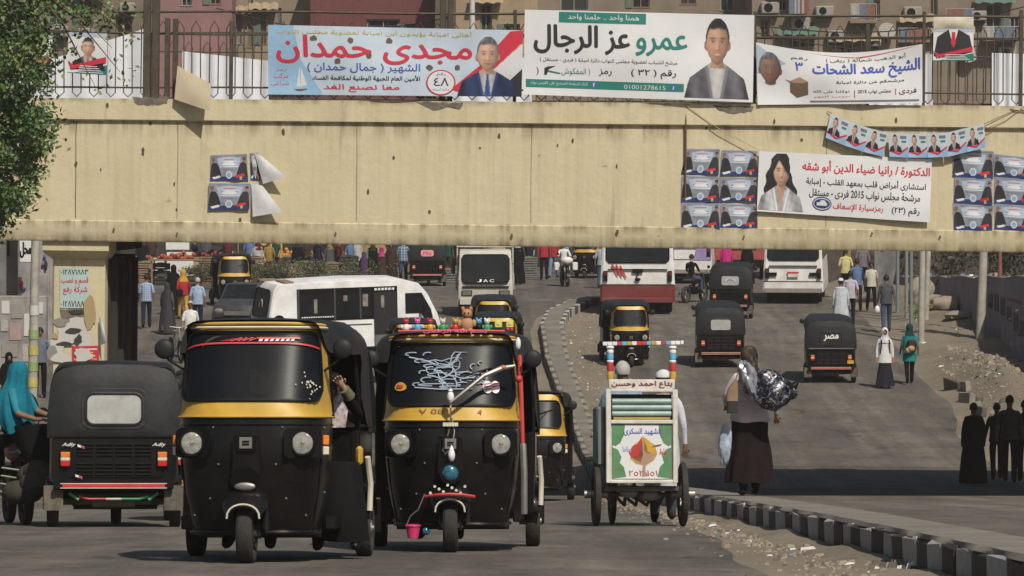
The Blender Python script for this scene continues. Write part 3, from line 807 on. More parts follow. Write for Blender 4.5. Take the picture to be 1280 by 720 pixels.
gm = MB(); XS = [-300, -100, -50, -30, -20, -15, -12]+frange(-10, 10, 1)[1:]+frange(10, 19, .35)[1:]+[22, 30, 50, 100, 300]
rows = [[(x, y, gz(x, y)+(random.uniform(-.02, .03) if 12.2 < x < 19 and 90 < y < 135 else 0)) for x in XS] for y in YS]
gm.loft(rows, 0, False, False, closed=False); gm.F = [tuple(reversed(f)) for f in gm.F]
tag(gm.build('ground', M_dirt, smooth=60), kind='structure')

MEDL = [(20, 2.56), (28, 2.62), (34, 2.60), (40, 2.50), (46, 2.38), (52, 2.22), (60, 2.02), (70, 1.83), (80, 1.66), (92, 1.48), (97, 1.38), (105, 1.15), (113, .93), (122, .85), (128, 1.1), (134, 1.9), (138, 3.0)]
MEDR = [(20, 3.14), (28, 3.20), (34, 3.20), (40, 3.12), (46, 3.0), (52, 2.84), (60, 2.62), (70, 2.40), (80, 2.18), (92, 1.97), (97, 1.93), (105, 1.78), (113, 1.60), (122, 1.56), (128, 1.85), (134, 2.6), (138, 3.6)]
ml = lambda y: lerp(MEDL, y)[0]; mr = lambda y: lerp(MEDR, y)[0]
wob = lambda y: .25*math.sin(y*.45)+.15*math.sin(y*1.3)
def lr(y):
    w0 = .55+.5*smooth(50, 20, y)
    return (-8.5-5*smooth(70, 110, y)+wob(y), ml(min(y, 138))-w0+.2*wob(y+9) if y < 110 else (ml(y)-.3 if y < 136 else 3.2))
sheet('left_road', M_asph, lr, .006, ys=[y for y in YS if y < 200], nx=14)
def rr(y): return (mr(min(y, 138))+.35+.15*wob(y*1.7) if y < 100 else (mr(y)+.9*smooth(98, 112, y)+.35 if y < 136 else 3.2), 11.2+.2*wob(y)-.8*smooth(104, 90, y))
sheet('right_road', M_asph2, rr, .010, ys=[y for y in YS if y < 200], nx=14)
# raised median: kerb stones painted black and grey on both sides, concrete fill between
KH = .27
ins = lambda y: .015+.085*smooth(56, 64, y)
med = MB(); mys = frange(20, 136, .35)
M_conc = mat('median_concrete', (.155, .14, .12), .9, var=.3, dust=.4, scale=1.2, bump=.5, dustcol=(.26, .22, .165))
med.loft([[(ml(y)+.1, y, gz(ml(y), y)-.1), (ml(y)+.1, y, gz(0, y)+KH-.06), (ml(y)+ins(y)+.012*math.sin(y*3.3), y, gz(0, y)+KH-.036), (ml(y)+ins(y)+.025+.012*math.sin(y*2.9), y, gz(0, y)+KH-.004), (mr(y)-ins(y)-.025-.012*math.sin(y*3.1), y, gz(0, y)+KH-.004), (mr(y)-ins(y)-.012*math.sin(y*2.7), y, gz(0, y)+KH-.036), (mr(y)-.1, y, gz(0, y)+KH-.06), (mr(y)-.1, y, gz(0, y)-.1)] for y in mys], 0)
MED = tag(med.build('median', M_conc), kind='structure')
K_kb = mat('kerb_black', (.013, .013, .014), .8, var=.3, dust=.3, scale=5, bump=.4)
K_kw = mat('kerb_grey', (.36, .36, .36), .85, var=.25, dust=.3, scale=5, bump=.4)
def kstone(k, seed):
    rnd = random.Random(seed); m = MB(); m.box((0, 0, 0), (.15, .815, .46), 0, ch=.018)
    m.V = [(x+rnd.uniform(-.008, .008), y+rnd.uniform(-.012, .012), z+rnd.uniform(-.012, .010)) for x, y, z in m.V]
    return m.mesh('kerb_stone', [K_kw if k else K_kb], 30)
KS = [[kstone(k, s+k*10) for s in range(5)] for k in (0, 1)]
KD = [mat('kerb_dusty_dark', (.06, .056, .05), .9, var=.3, dust=.5, scale=5), mat('kerb_dusty_grey', (.23, .215, .185), .9, var=.25, dust=.4, scale=5)]
KF = []
for k in (0, 1):
    KF.append([])
    for me0 in KS[k]:
        me1 = me0.copy(); me1.materials[0] = KD[k]; KF[k].append(me1)
kn = 0
for side, fn in ((-1, ml), (1, mr)):
    y = 20.4; i = 0
    while y < 136:
        x = fn(y)-side*.075; a = math.atan2(fn(y+.4)-fn(y-.4), .8); g = math.atan2(gz(0, y+.4)-gz(0, y-.4), .8)
        st = 1 if side == 1 and 60 < y < 96 else 0
        o = link('kerb_stone', (KS if y < 60 or y > 122 else KF)[i % 2][(i*7) % 5], MED, (x+random.uniform(-.007, .007), y, gz(0, y)+KH-.262+.024*smooth(56, 64, y)+random.uniform(-.008, .005)))
        o.rotation_euler = (g+random.uniform(-.008, .008), random.uniform(-.02, .02), -a+random.uniform(-.012, .012))
        y += .83*max(.35, math.cos(a)); i += 1; kn += 1
# broken kerb stones at the right roadside
for k in range(9):
    y = 97.5+k*1.0; x = 11.75+.12*math.sin(k*2.1)
    if k in (6,): continue
    o = link('broken_kerb_stone', KF[k % 2][k % 5], None, (x, y, gz(x, y)+.0)); o.rotation_euler = (random.uniform(-.15, .15), random.uniform(-.25, .25), random.uniform(-.4, .4))
    tag(o, '%s block, %s from the far end in the broken kerb row at the right' % (('grey', 'black')[k % 2 == 0], ('eighth', 'seventh', 'sixth', 'fifth', 'fourth', 'third', 'third', 'second', 'first')[k]), 'kerb stone', 'broken kerb stones at the right road edge')
# litter and gravel along the kerb
def debris(name, n, area, smin, smax, mats, seed, kind='stuff', flatness=.5):
    rnd = random.Random(seed); m = MB()
    for i in range(n):
        x, y = area(rnd); s = rnd.uniform(smin, smax)*(1 if rnd.random() < .85 else 2.2); z = gz(x, y)
        c = Vector((x, y, z+s*flatness*.5)); vs = []
        for dx, dy, dz in ((-1, -1, -1), (1, -1, -1), (1, 1, -1), (-1, 1, -1), (-.6, -.6, 1), (.7, -.5, .8), (.6, .7, 1), (-.5, .6, .7)):
            vs.append(c+Vector((dx*s*rnd.uniform(.5, 1), dy*s*rnd.uniform(.5, 1), dz*s*flatness*rnd.uniform(.6, 1))))
        m.add(vs, [(0, 3, 2, 1), (4, 5, 6, 7), (0, 1, 5, 4), (1, 2, 6, 5), (2, 3, 7, 6), (3, 0, 4, 7)], rnd.randrange(len(mats)))
    return tag(m.build(name, mats, smooth=0), kind=kind)
M_st1 = mat('rubble_stone', (.26, .22, .17), .9, scale=8); M_st2 = mat('rubble_dark', (.10, .085, .07), .9, scale=8); M_pap = flat('litter_paper', (.6, .6, .58)); M_plb = flat('litter_blue', (.12, .2, .35))
debris('kerbside_gravel', 1500, lambda r: ((lambda y: (ml(y)-abs(r.gauss(0, .38))-.03, y))(r.uniform(22, 60))), .008, .022, [M_st1, M_st1, M_st2], 3)
debris('kerbside_litter', 60, lambda r: ((lambda y: (ml(y)-abs(r.gauss(0, .35))-.08, y))(r.uniform(22, 55))), .022, .055, [M_pap, M_st1, M_st2, M_plb, M_pap], 4, flatness=.25)
debris('roadside_rubble', 900, lambda r: (max(11.9, r.gauss(13.2, .9)), r.gauss(106, 5)), .015, .055, [M_st1, M_st1, M_st2], 5)
debris('roadside_litter', 130, lambda r: (r.uniform(11.8, 14.6), r.uniform(94, 128)), .02, .05, [M_pap, M_st1, M_plb, M_st2], 6, flatness=.3)
debris('street_litter', 60, lambda r: (r.uniform(-9, 2.4), r.uniform(80, 150)), .02, .045, [M_pap, M_st1, M_st2, M_st2], 8, flatness=.2)
debris('median_earth', 500, lambda r: ((lambda y: (r.uniform(mr(y)+.02, mr(y)+1.6), y))(r.uniform(100, 133))), .01, .035, [M_st1, M_st2, M_st1, M_st2, M_st1, M_st2, M_pap], 9, flatness=.3)
# a low drift of dirt against the kerb
dm = MB()
dm.loft([[(ml(y)-.02, y, gz(0, y)+.060+.022*math.sin(y*.9)+.012*math.sin(y*2.1)), (ml(y)-.12, y, gz(0, y)+.036+.014*math.sin(y*1.1)), (ml(y)-.36-.06*math.sin(y*.8), y, gz(0, y)-.004)] for y in frange(21, 90, .3)], 0, False, False, closed=False)
tag(dm.build('kerb_dirt_drift', M_dirt, smooth=60), kind='structure')
# heap of rubble leaning on the kerb in the near corner
debris('kerbside_rubble_heap', 160, lambda r: (ml(25.6)-abs(r.gauss(0, .08)), r.gauss(26.6, .45)), .01, .032, [M_st1, M_pap, M_st1, M_st2, M_st1], 12, flatness=.9)

# ------------------------------------------------------------------ bridge (own frame: x along, y away, z up; origin on the front face at photo centre)
TH = math.radians(-5.2); B_loc = Vector((0, 68, CZ)); 
BM = Matrix.Translation(B_loc) @ Matrix.Rotation(TH, 4, 'Z') @ Matrix.Rotation(math.radians(.56), 4, 'Y')
BI = BM.inverted()
def bl(px, py, off=0.0):
    "photo pixel -> point on the plane y=off of the bridge frame"
    o = BI @ Vector((0, 0, CZ)); p = BI @ P3(px, py, 68); dr = p-o; t = (off-o.y)/dr.y
    q = o+dr*t; return q
def bthing(name, label, cat, group=None):
    R = thing(name, label, cat, group=group); R.matrix_world = BM.copy(); R.location, R.rotation_mode = BM.to_translation(), 'XYZ'; R.rotation_euler = BM.to_euler(); return R
zt = (bl(50, 122).z+bl(1270, 133).z)/2; zb = (bl(50, 297).z+bl(1270, 312).z)/2; zg = (bl(50, 147).z+bl(1270, 161).z)/2; zl = (bl(50, 275).z+bl(1270, 290).z)/2
def concrete_mat():
    m = bpy.data.materials.new('yellow_painted_concrete'); m.use_nodes = True; n = m.node_tree; N = n.nodes; L = n.links; b = N['Principled BSDF']; b.inputs['Roughness'].default_value = .85
    tc = N.new('ShaderNodeTexCoord')
    def noise(sc, s3, det=8, ro=.65):
        mp = N.new('ShaderNodeMapping'); mp.inputs['Scale'].default_value = s3; L.new(tc.outputs['Object'], mp.inputs[0])
        z = N.new('ShaderNodeTexNoise'); z.inputs['Scale'].default_value = sc; z.inputs['Detail'].default_value = det; z.inputs['Roughness'].default_value = ro; L.new(mp.outputs[0], z.inputs['Vector']); return z.outputs[0]
    def ramp(src, p0, p1, c0, c1):
        r = N.new('ShaderNodeValToRGB'); r.color_ramp.elements[0].position = p0; r.color_ramp.elements[1].position = p1
        r.color_ramp.elements[0].color = tuple(c0)+(1,); r.color_ramp.elements[1].color = tuple(c1)+(1,); L.new(src, r.inputs[0]); return r.outputs[0]
    def mix(f, a, c, mode='MIX'):
        x = N.new('ShaderNodeMixRGB'); x.blend_type = mode
        if isinstance(f, float): x.inputs[0].default_value = f
        else: L.new(f, x.inputs[0])
        if isinstance(a, tuple): x.inputs[1].default_value = a+(1,)
        else: L.new(a, x.inputs[1])
        if isinstance(c, tuple): x.inputs[2].default_value = c+(1,)
        else: L.new(c, x.inputs[2])
        return x.outputs[0]
    c = ramp(noise(.5, (1, 1, 1)), .3, .7, (.56, .49, .315), (.65, .58, .39))
    c = mix(ramp(noise(2.2, (1.4, 1.4, .12)), .45, .70, (0, 0, 0), (.30,)*3), c, (.40, .32, .20))
    c = mix(ramp(noise(5, (2.2, 2.2, .10)), .54, .70, (0, 0, 0), (.45,)*3), c, (.64, .58, .41))
    c = mix(ramp(noise(3.2, (2.4, 2.4, .07)), .50, .66, (0, 0, 0), (.18,)*3), c, (.32, .25, .15))
    c = mix(ramp(noise(.9, (1, 1, .8), 10, .75), .55, .68, (0, 0, 0), (.40,)*3), c, (.46, .40, .28))
    c = mix(ramp(noise(1.3, (2.5, 2.5, .22)), .60, .76, (0, 0, 0), (.55,)*3), c, (.17, .125, .075))
    c = mix(ramp(noise(3.5, (1, 1, 1)), .665, .70, (0, 0, 0), (.55,)*3), c, (.17, .12, .075))
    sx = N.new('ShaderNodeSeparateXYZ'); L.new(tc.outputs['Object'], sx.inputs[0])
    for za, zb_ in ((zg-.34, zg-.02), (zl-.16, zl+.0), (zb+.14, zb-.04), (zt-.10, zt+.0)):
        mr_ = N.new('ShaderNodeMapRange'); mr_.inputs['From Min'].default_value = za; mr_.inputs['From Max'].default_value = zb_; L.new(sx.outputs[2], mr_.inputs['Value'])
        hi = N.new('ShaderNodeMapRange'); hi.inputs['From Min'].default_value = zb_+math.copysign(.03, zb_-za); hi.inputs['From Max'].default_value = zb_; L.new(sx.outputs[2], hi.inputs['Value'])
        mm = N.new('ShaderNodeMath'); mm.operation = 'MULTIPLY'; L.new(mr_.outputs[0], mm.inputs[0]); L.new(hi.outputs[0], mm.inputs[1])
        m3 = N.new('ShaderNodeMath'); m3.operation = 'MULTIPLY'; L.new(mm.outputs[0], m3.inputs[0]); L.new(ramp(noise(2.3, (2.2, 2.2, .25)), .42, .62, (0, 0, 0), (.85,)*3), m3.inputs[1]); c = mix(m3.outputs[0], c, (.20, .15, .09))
    c = mix(ramp(noise(14, (1, 1, 1), 4), .72, .76, (0, 0, 0), (.7,)*3), c, (.10, .075, .05))
    L.new(c, b.inputs['Base Color'])
    bp = N.new('ShaderNodeBump'); bp.inputs['Strength'].default_value = .35; bp.inputs['Distance'].default_value = .03; L.new(noise(6, (1, 1, 1)), bp.inputs['Height']); L.new(bp.outputs[0], b.inputs['Normal'])
    return m
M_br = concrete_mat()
M_darkcon = mat('bare_dark_concrete', (.12, .10, .08), .9, var=.3, scale=2, bump=.4, streak=.5)  # dark bare concrete for deck, ribs and far girder
W = 12.5
Bt = bthing('road_bridge', 'long yellow painted concrete road bridge crossing above the whole street', 'bridge')
XL, XR = -30, 30
def beam(prof, name, mats, x0=XL, x1=XR, step=2.0, mi=0):
    m = MB(); xs = frange(x0, x1, step)
    m.loft([[(x, y, z) for y, z in prof] for x in xs], 0); return m.build(name, mats, Bt)
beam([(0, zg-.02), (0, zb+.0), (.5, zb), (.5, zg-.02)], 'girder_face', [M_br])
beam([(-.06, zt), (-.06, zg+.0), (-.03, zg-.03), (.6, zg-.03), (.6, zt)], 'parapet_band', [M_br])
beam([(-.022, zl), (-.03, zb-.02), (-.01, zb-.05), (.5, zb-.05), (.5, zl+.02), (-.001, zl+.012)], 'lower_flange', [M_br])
beam([(.6, zt-.25), (.6, zb+.25), (W, zb+.25), (W, zt-.25)], 'deck_slab', [M_darkcon])
beam([(W, zt), (W, zb), (W+.4, zb), (W+.4, zt)], 'far_girder', [M_darkcon])
for k in range(4):
    beam([(1.8+k*2.8, zb+.26), (1.8+k*2.8, zb+.02), (2.2+k*2.8, zb+.02), (2.2+k*2.8, zb+.26)], 'deck_rib', [M_darkcon])
# vertical joints, drain pipe and chipped holes in the face
M_joint = mat('joint_grime', (.10, .075, .05), .9)
M_rust = mat('rusty_iron', (.12, .06, .035), .8, scale=10)
for px in (95, 222+0, 446, 664, 1033):
    p = bl(px, 200); big = px == 95
    m = MB(); m.tube([(p.x+random.uniform(-.006, .006), -.002, z) for z in frange(zl+.05, zg-.04, .35)], .008 if big else .0045, 5); m.build('expansion_joint', [M_joint], Bt, smooth=0)
m = MB(); p = bl(857, 200); m.tube([(p.x, -.04, zt-.1), (p.x, -.05, zg), (p.x, -.035, zl+.5)], .018, 8); m.build('drain_pipe', [M_rust], Bt)
rnd = random.Random(5)
holes = [(135, 132), (188, 154), (179, 187), (179, 191), (57, 200), (95, 205), (218, 230), (57, 223), (126, 212), (143, 287), (222, 292), (221, 262), (354, 165), (492, 197), (537, 265), (624, 170), (771, 208), (772, 290), (883, 160), (968, 152), (1002, 175), (1090, 292), (300, 275), (697, 182), (716, 176), (640, 295), (1175, 296), (420, 292), (930, 296), (65, 158), (600, 185), (460, 240), (760, 160), (1120, 150)]
m = MB()
for px, py in holes:
    p = bl(px, py); r = rnd.uniform(.016, .034); k = rnd.uniform(1, 2.2)
    m.fan([(p.x+math.cos(a)*r*rnd.uniform(.6, 1.1), -.065 if p.z > zg else (-.054 if p.z < zl else -.006), p.z+math.sin(a)*r*k*rnd.uniform(.7, 1.1)) for a in [2*PI*i/9 for i in range(9)]])
tag(m.build('chipped_hole', [M_joint], Bt, smooth=0), kind='stuff')
# spalled patches where plaster fell off
M_plaster = mat('bare_grey_plaster', (.17, .145, .115), .95, var=.35, scale=9, bump=.6)
for pts in ([(165, 120), (212, 120), (210, 127), (190, 130), (172, 129)], [(520, 126), (580, 127), (576, 136), (560, 133), (545, 136), (528, 131)], [(890, 131), (943, 132), (940, 138), (915, 141), (900, 136)], [(1262, 135), (1285, 136), (1285, 142), (1270, 141)]):
    q = [bl(x, y+1.5, 0) for x, y in pts]; pp = resample([(v.x, v.z) for v in q], 26); m = MB()
    m.fan([(x+rnd.uniform(-.02, .02), -.066, z+rnd.uniform(-.02, .02)) for x, z in pp]); m.build('spalled_patch', [M_plaster], Bt, smooth=0)
# wall pier at left, yellow front face, ribbed flank painted dark
Pr = bthing('bridge_pier', 'yellow wall pier under the left end of the bridge, plastered with torn notices', 'bridge pier')
px0, px1 = bl(62, 400).x, bl(127, 400).x; zgr = BI @ Vector((-7.5, 69, gz(-7.5, 69))); zf = zgr.z-.3
def ppart(name, b, mats, ch=.01):
    x0, x1, y0, y1, z0, z1 = b; m = MB(); m.box(((x0+x1)/2, (y0+y1)/2, (z0+z1)/2), (x1-x0, y1-y0, z1-z0), ch=ch); return m.build(name, mats, Pr)
zc = bl(90, 322).z
ppart('shaft', (px0, px1, .25, .55, zf, zc), [M_br], .02)
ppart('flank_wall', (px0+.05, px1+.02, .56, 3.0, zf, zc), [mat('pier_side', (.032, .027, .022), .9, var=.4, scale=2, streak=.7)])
m = MB(); a0, a1 = bl(52, 310).x, bl(135, 310).x
y0 = 0
m.loft([[(px0+(a0-px0)*t, .25-.2*t, z), (px1+(a1-px1)*t, .25-.2*t, z), (px1+(a1-px1)*t, .75, z), (px0+(a0-px0)*t, .75, z)] for t, z in ((0, zc-.04), (.75, zc+.06), (1, zc+.12), (1, zb-.052))])
m.box(((a0+a1)/2, 2.05, (zc+.1+zb-.052)/2), (a1-a0-.03, 2.5, zb-.052-zc-.1), 1, ch=.02)
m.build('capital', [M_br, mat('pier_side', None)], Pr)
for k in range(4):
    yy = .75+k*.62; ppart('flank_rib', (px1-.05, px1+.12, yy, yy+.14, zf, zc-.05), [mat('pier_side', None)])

# ------------------------------------------------------------------ iron railing on the bridge
M_iron = mat('brown_iron', (.055, .045, .035), .65, metal=.3, var=.3, dust=.3, scale=8)
def hexloop(z0, z1, hw, tip):
    return [(0, 0, z0), (hw, 0, z0+tip*.6), (hw, 0, z1-tip), (0, 0, z1), (-hw, 0, z1-tip), (-hw, 0, z0+tip*.6)]
z_a, z_b, z_c = zt+.20, zt+1.14, zt+1.50
mpk = MB(); mpk.tube(hexloop(.03, 1.34, .075, .12), .011, 5, closed=True); mpk_m = mpk.mesh('picket', [M_iron])
def railing(name, label, yb, x0, x1, gap):
    R = bthing(name, label, 'railing'); 
    for nm, z, r in (('bottom_rail', z_a, .018), ('middle_rail', z_b, .016), ('top_rail', z_c, .024)):
        m = MB(); m.tube([(x, yb+.006*math.sin(x), z+.012*math.sin(x*1.1)) for x in frange(x0, x1, 1.5)], r, 6); m.build(nm, [M_iron], R)
    x = x0+.1
    while x < x1:
        o = link('picket', mpk_m, R, (x, yb, zt)); x += gap
        o.rotation_euler = (0, random.uniform(-.015, .015), 0)
    return R
RA = railing('iron_railing', 'brown iron railing with pointed pickets along the near edge of the bridge', .10, bl(-40, 100).x, bl(1330, 100).x, .297)
RB = railing('iron_railing', 'far iron railing seen through the near one across the bridge deck', W+.1, bl(-60, 100).x-2, bl(1340, 100).x+3, .35)
def bpost(px0, px1, py0, R=RA, yb=.1, dep=.09):
    a, b = bl(px0, 60).x, bl(px1, 60).x; m = MB(); zt2 = bl((px0+px1)/2, py0).z; m.box(((a+b)/2, yb, (zt+zt2)/2), (b-a, dep, zt2-zt), ch=.008); return m.build('post', [M_iron], R)
for a, b, c in ((178, 187, -25), (189, 198, -25), (205, 211, 22), (215, 221, 23), (549, 556, -25), (559, 565, -25), (641, 645, 12), (941, 945, 14), (1153, 1157, 14), (1082, 1087, 30), (286, 290, 26), (1274, 1279, 12)): bpost(a, b, c)
def wavy_sheet(name, label, cat, quad, mats, off=-.05, amp=.03, freq=7, nx=40, ny=10, ribs=False, group=None, thick=True):
    R = bthing(name, label, cat, group)
    f = quad_map(quad, off, amp, freq, ribs)
    m = MB(); m.grid(lambda u, v: f(u, v), nx, ny)
    if thick: m.grid(lambda u, v: f(1-u, v, -.006), nx, ny)
    s = m.build('sheet', mats, R, smooth=70); return R, f
def quad_map(q, off, amp, freq, ribs=False, sag=0.0, sagt=0.0):
    tl, tr, br, bl_ = [bl(*p, off) for p in q]
    def f(u, v, o=0.0):
        a = bl_.lerp(br, u); b = tl.lerp(tr, u); p = a.lerp(b, v)
        p.z -= (sagt*v+sag*(1-v))*math.sin(PI*u)
        wv = amp*(math.sin(u*freq+v*3.1)+.5*math.sin(u*freq*2.3-v*5+1)+.35*math.sin(v*7+u*3)) if not ribs else amp*math.sin(u*freq*6)
        return (p.x, off+wv-o, p.z)
    return f
M_shw = mat('white_sheet', (.66, .68, .72), .7, var=.08, scale=2)
for q, ql in zip(([(0, 95), (180, 36), (180, 128), (0, 128)], [(228, 64), (336, 76), (336, 130), (228, 130)], [(560, 88), (665, 70), (665, 132), (560, 132)], [(1086, 66), (1166, 68), (1166, 136), (1086, 136)], [(1240, 66), (1300, 68), (1300, 136), (1240, 136)]), ('behind the suited posters at the left', 'right of the tilted beige board', 'in the gap between the big banners', 'right of the sagging banner', 'at the right edge of the photo')):
    wavy_sheet('corrugated_sheet', 'white ribbed sheet behind the bridge railing, the one '+ql, 'metal sheet', q, [M_shw], off=W-.3, amp=.03, freq=5, ribs=True, nx=80, ny=3, group='white ribbed sheets behind the bridge railing')
# ------------------------------------------------------------------ banners and posters
I_white = flat('print_white', (.66, .67, .68)); I_black = flat('print_black', (.025, .025, .03)); I_red = flat('print_red', (.55, .03, .06)); I_green = flat('print_green', (.02, .22, .16))
I_teal = flat('print_teal', (.02, .20, .17)); I_navy = flat('print_navy', (.02, .04, .16)); I_blue = flat('print_blue', (.06, .10, .42)); I_lb = flat('print_light_blue', (.28, .46, .66)); I_yel = flat('print_yellow', (.55, .42, .05))
I_skin = flat('print_skin', (.50, .29, .20)); I_skin2 = flat('print_skin_dark', (.30, .17, .13)); I_grey = flat('print_grey', (.16, .16, .19)); I_lip = flat('print_lip', (.35, .08, .08)); I_brn = flat('print_brown', (.13, .09, .06)); I_vio = flat('print_violet_grey', (.26, .29, .40)); I_pale = flat('print_pale_blue', (.40, .47, .58)); I_lbrown = flat('print_light_brown', (.38, .24, .16))
PM = [I_white, I_black, I_red, I_green, I_teal, I_navy, I_blue, I_lb, I_yel, I_skin, I_skin2, I_grey, I_lip, I_brn, I_vio, I_pale, I_lbrown]
WH, BK, RD, GN, TL, NV, BL, LB, YL, SK, SK2, GY, LP, BR, VI, PL, LBR = range(17)
def ellp(cx, cy, rx, ry, n=20, a0=0, a1=2*PI): return [(cx+rx*math.cos(a0+(a1-a0)*k/n), cy+ry*math.sin(a0+(a1-a0)*k/n)) for k in range(n if abs(a1-a0-2*PI) < .01 else n+1)]
class Print:
    "flat print on a cloth: every layer lies about a millimetre over the one below"
    def __init__(s, f, base=.014, cut=None): s.f = f; s.m = MB(); s.o = .0012+base*.12; s.tx = []; s.cut = cut
    def up(s): s.o += .0008
    def shape(s, pts, mi):
        V = list(pts); Fc = [tuple(range(len(V)))]
        if s.cut:
            u0, u1 = min(p[0] for p in V), max(p[0] for p in V); v0, v1 = min(p[1] for p in V), max(p[1] for p in V)
            V, Fc = slice2d(V, Fc, int((u1-u0)*s.cut[0])+1, int((v1-v0)*s.cut[1])+1, u0, u1, v0, v1)
        s.m.add([s.f(u, v, s.o) for u, v in V], Fc, mi)
    def rect(s, u0, u1, v0, v1, mi, n=10):
        s.m.grid(lambda a, b: s.f(u0+(u1-u0)*a, v0+(v1-v0)*b, s.o), n*2, 4, mi)
    def text(s, t, u0, u1, v0, v1, mi, bold=0.0, slant=0.0): s.tx.append((put_text(MB(), t, lambda u, v, o=s.o+.0008: s.f(u, v, o), u0, u1, v0, v1, mi, bold*.62, slant)))
    def build(s, name, parent, pm=None):
        o = s.m.build(name, pm or PM, parent, smooth=0) if s.m.V else None
        for t in s.tx:
            l = t.build('lettering', pm or PM, parent, smooth=0); o = o or l
        return o
def print_photo_mat():
    m = bpy.data.materials.new('printed_photo'); m.use_nodes = True; N = m.node_tree.nodes; b = N['Principled BSDF']; b.inputs['Roughness'].default_value = .75; at = N.new('ShaderNodeAttribute'); at.attribute_name = 'ink'; m.node_tree.links.new(at.outputs['Color'], b.inputs['Base Color']); return m
M_photo = print_photo_mat()
def _sm(a, b, x): t = max(0., min(1., (x-a)/(b-a))); return t*t*(3-2*t)
def _mx(c, d, t): return tuple(p+(q-p)*t for p, q in zip(c, d))
def _sc(c, k): return tuple(p*k for p in c)
def ink_portrait(x, y, skin, hair, suit, shirt, tie, long_hair, smile, seed):
    "colour of a printed portrait photograph at x, y (0..1); None where the poster background shows"
    g = lambda cx, cy, sx, sy: math.exp(-((x-cx)/sx)**2-((y-cy)/sy)**2)
    col = None; n1 = math.sin(x*31+y*17+seed)*math.sin(x*13-y*29+seed)
    sh = .43-.62*max(0, abs(x-.5)-.09)**1.05-.22*_sm(.40, .52, abs(x-.5))            # shoulder line
    if long_hair:
        hx = abs(x-.47-.03*math.sin(y*7)); edge = .20+.16*_sm(.85, .25, y)+.02*math.sin(y*23)
        if .16 < y < .98 and hx < edge*math.sqrt(max(0, 1-((y-.55)/.46)**4)): col = _sc(hair, .7+.9*max(0, math.sin(x*60+y*9))*.5+.8*g(.40, .80, .10, .12))
    if y < sh:
        k = .80+.22*math.sin(x*19+y*6+seed)+.12*n1-.5*_sm(.30, .48, abs(x-.5)); col = _sc(suit, max(.25, k))
        lap = abs(x-.5)-(.05+.24*y)                                              # lapels
        if .0 < lap < .055: col = _sc(suit, .55 if lap > .045 else 1.25)
        if abs(x-.5) < .05+.24*y*.95 and not long_hair:
            col = _sc(shirt, .86-.35*_sm(.0, .12, abs(x-.5)-.03)+.08*n1)
            if y > .34 and abs(abs(x-.5)-(y-.34)*.9-.02) < .012: col = _sc(col, .7)
            if tie is not None and abs(x-.5) < .022+.03*_sm(.38, .0, y)-.004: col = _sc(tie, .85+.3*math.sin(y*60)*.3)
        if long_hair and abs(x-.5) < .02+.30*max(0, y-.14): col = _sc(skin, .75)
    if abs(x-.5) < .088+.03*_sm(.44, .36, y) and .36 < y < .56: col = _sc(skin, .50+.35*_sm(.10, -.06, x-.5)-.22*_sm(.40, .50, y))
    for s_ in (-1, 1):
        if ((x-.5-s_*.172)/.028)**2+((y-.635)/.060)**2 < 1 and not long_hair: col = _sc(skin, .62)
    ry = .255 if y > .66 else .262; rx = .168-(.040*_sm(.60, .42, y))
    dx, dy = (x-.5)/rx, (y-.665)/ry; r2 = dx*dx+dy*dy
    if r2 < 1:
        nz = math.sqrt(1-r2); li = max(0, -.42*dx+.30*dy+.82*nz)
        c = _sc(skin, .40+.66*li); c = _mx(c, _sc((skin[0]*1.15, skin[1]*.72, skin[2]*.68), .9), .28*(g(.425, .57, .045, .04)+g(.575, .57, .045, .04)))
        c = _sc(c, 1-.34*(g(.43, .683, .042, .022)+g(.57, .683, .042, .022)))
        c = _mx(c, _sc(hair if sum(hair) < .5 else (.05, .04, .04), .8), .85*min(1, 1.25*(g(.425, .722, .044, .010)+g(.575, .722, .044, .010))))
        for ex in (.430, .570):
            c = _mx(c, (.50, .48, .46), .75*min(1, 1.3*g(ex, .678, .026, .0085))); c = _mx(c, (.015, .012, .012), min(1, 1.5*g(ex, .679, .011, .010))); c = _mx(c, (.03, .02, .02), .7*g(ex, .690, .030, .005))
        c = _sc(c, 1+.30*g(.492, .64, .012, .06)); c = _sc(c, 1-.30*g(.528, .62, .012, .05)); c = _sc(c, 1-.45*g(.5, .578, .034, .010)); c = _sc(c, 1+.22*g(.495, .60, .018, .014))
        c = _sc(c, 1-.22*(g(.437, .555, .010, .035)+g(.563, .555, .010, .035)))
        c = _mx(c, (.30, .085, .075), min(1, 1.2*g(.5, .525, .050, .013 if not smile else .020)))
        if smile: c = _mx(c, (.58, .56, .52), min(1, 1.4*g(.5, .527, .040, .008)))
        c = _sc(c, 1-.25*g(.5, .492, .035, .010)); c = _sc(c, 1+.12*g(.49, .455, .03, .02)); c = _sc(c, 1+.22*g(.46, .80, .06, .05))
        c = _sc(c, 1+.04*n1)
        hl = .835+.008*math.sin(x*40)-1.1*max(0, abs(x-.5)-.115)-(.05 if long_hair else 0)
        if long_hair: hl = .86-1.35*max(0, x-.44)**1.0*(.9)-1.8*max(0, .44-x)
        t = _sm(hl-.02, hl+.02, y); c = _mx(c, _sc(hair, .8+.5*math.sin(x*70)*.3), t); col = c
    elif y > .66 and ((x-.5)/.185)**2+((y-.68)/.285)**2 < 1 and not (y < .72 and abs(x-.5) < .16): col = _sc(hair, .75+.9*g(.42, .90, .08, .05)+.2*math.sin(x*80))
    return col
INK = {WH: (.62, .62, .62), BK: (.022, .022, .028), RD: (.50, .03, .05), NV: (.025, .045, .14), BL: (.05, .09, .35), GY: (.15, .15, .175), SK: (.62, .39, .29), SK2: (.26, .15, .11), LBR: (.50, .30, .20), PL: (.55, .56, .58), BR: (.13, .09, .06)}
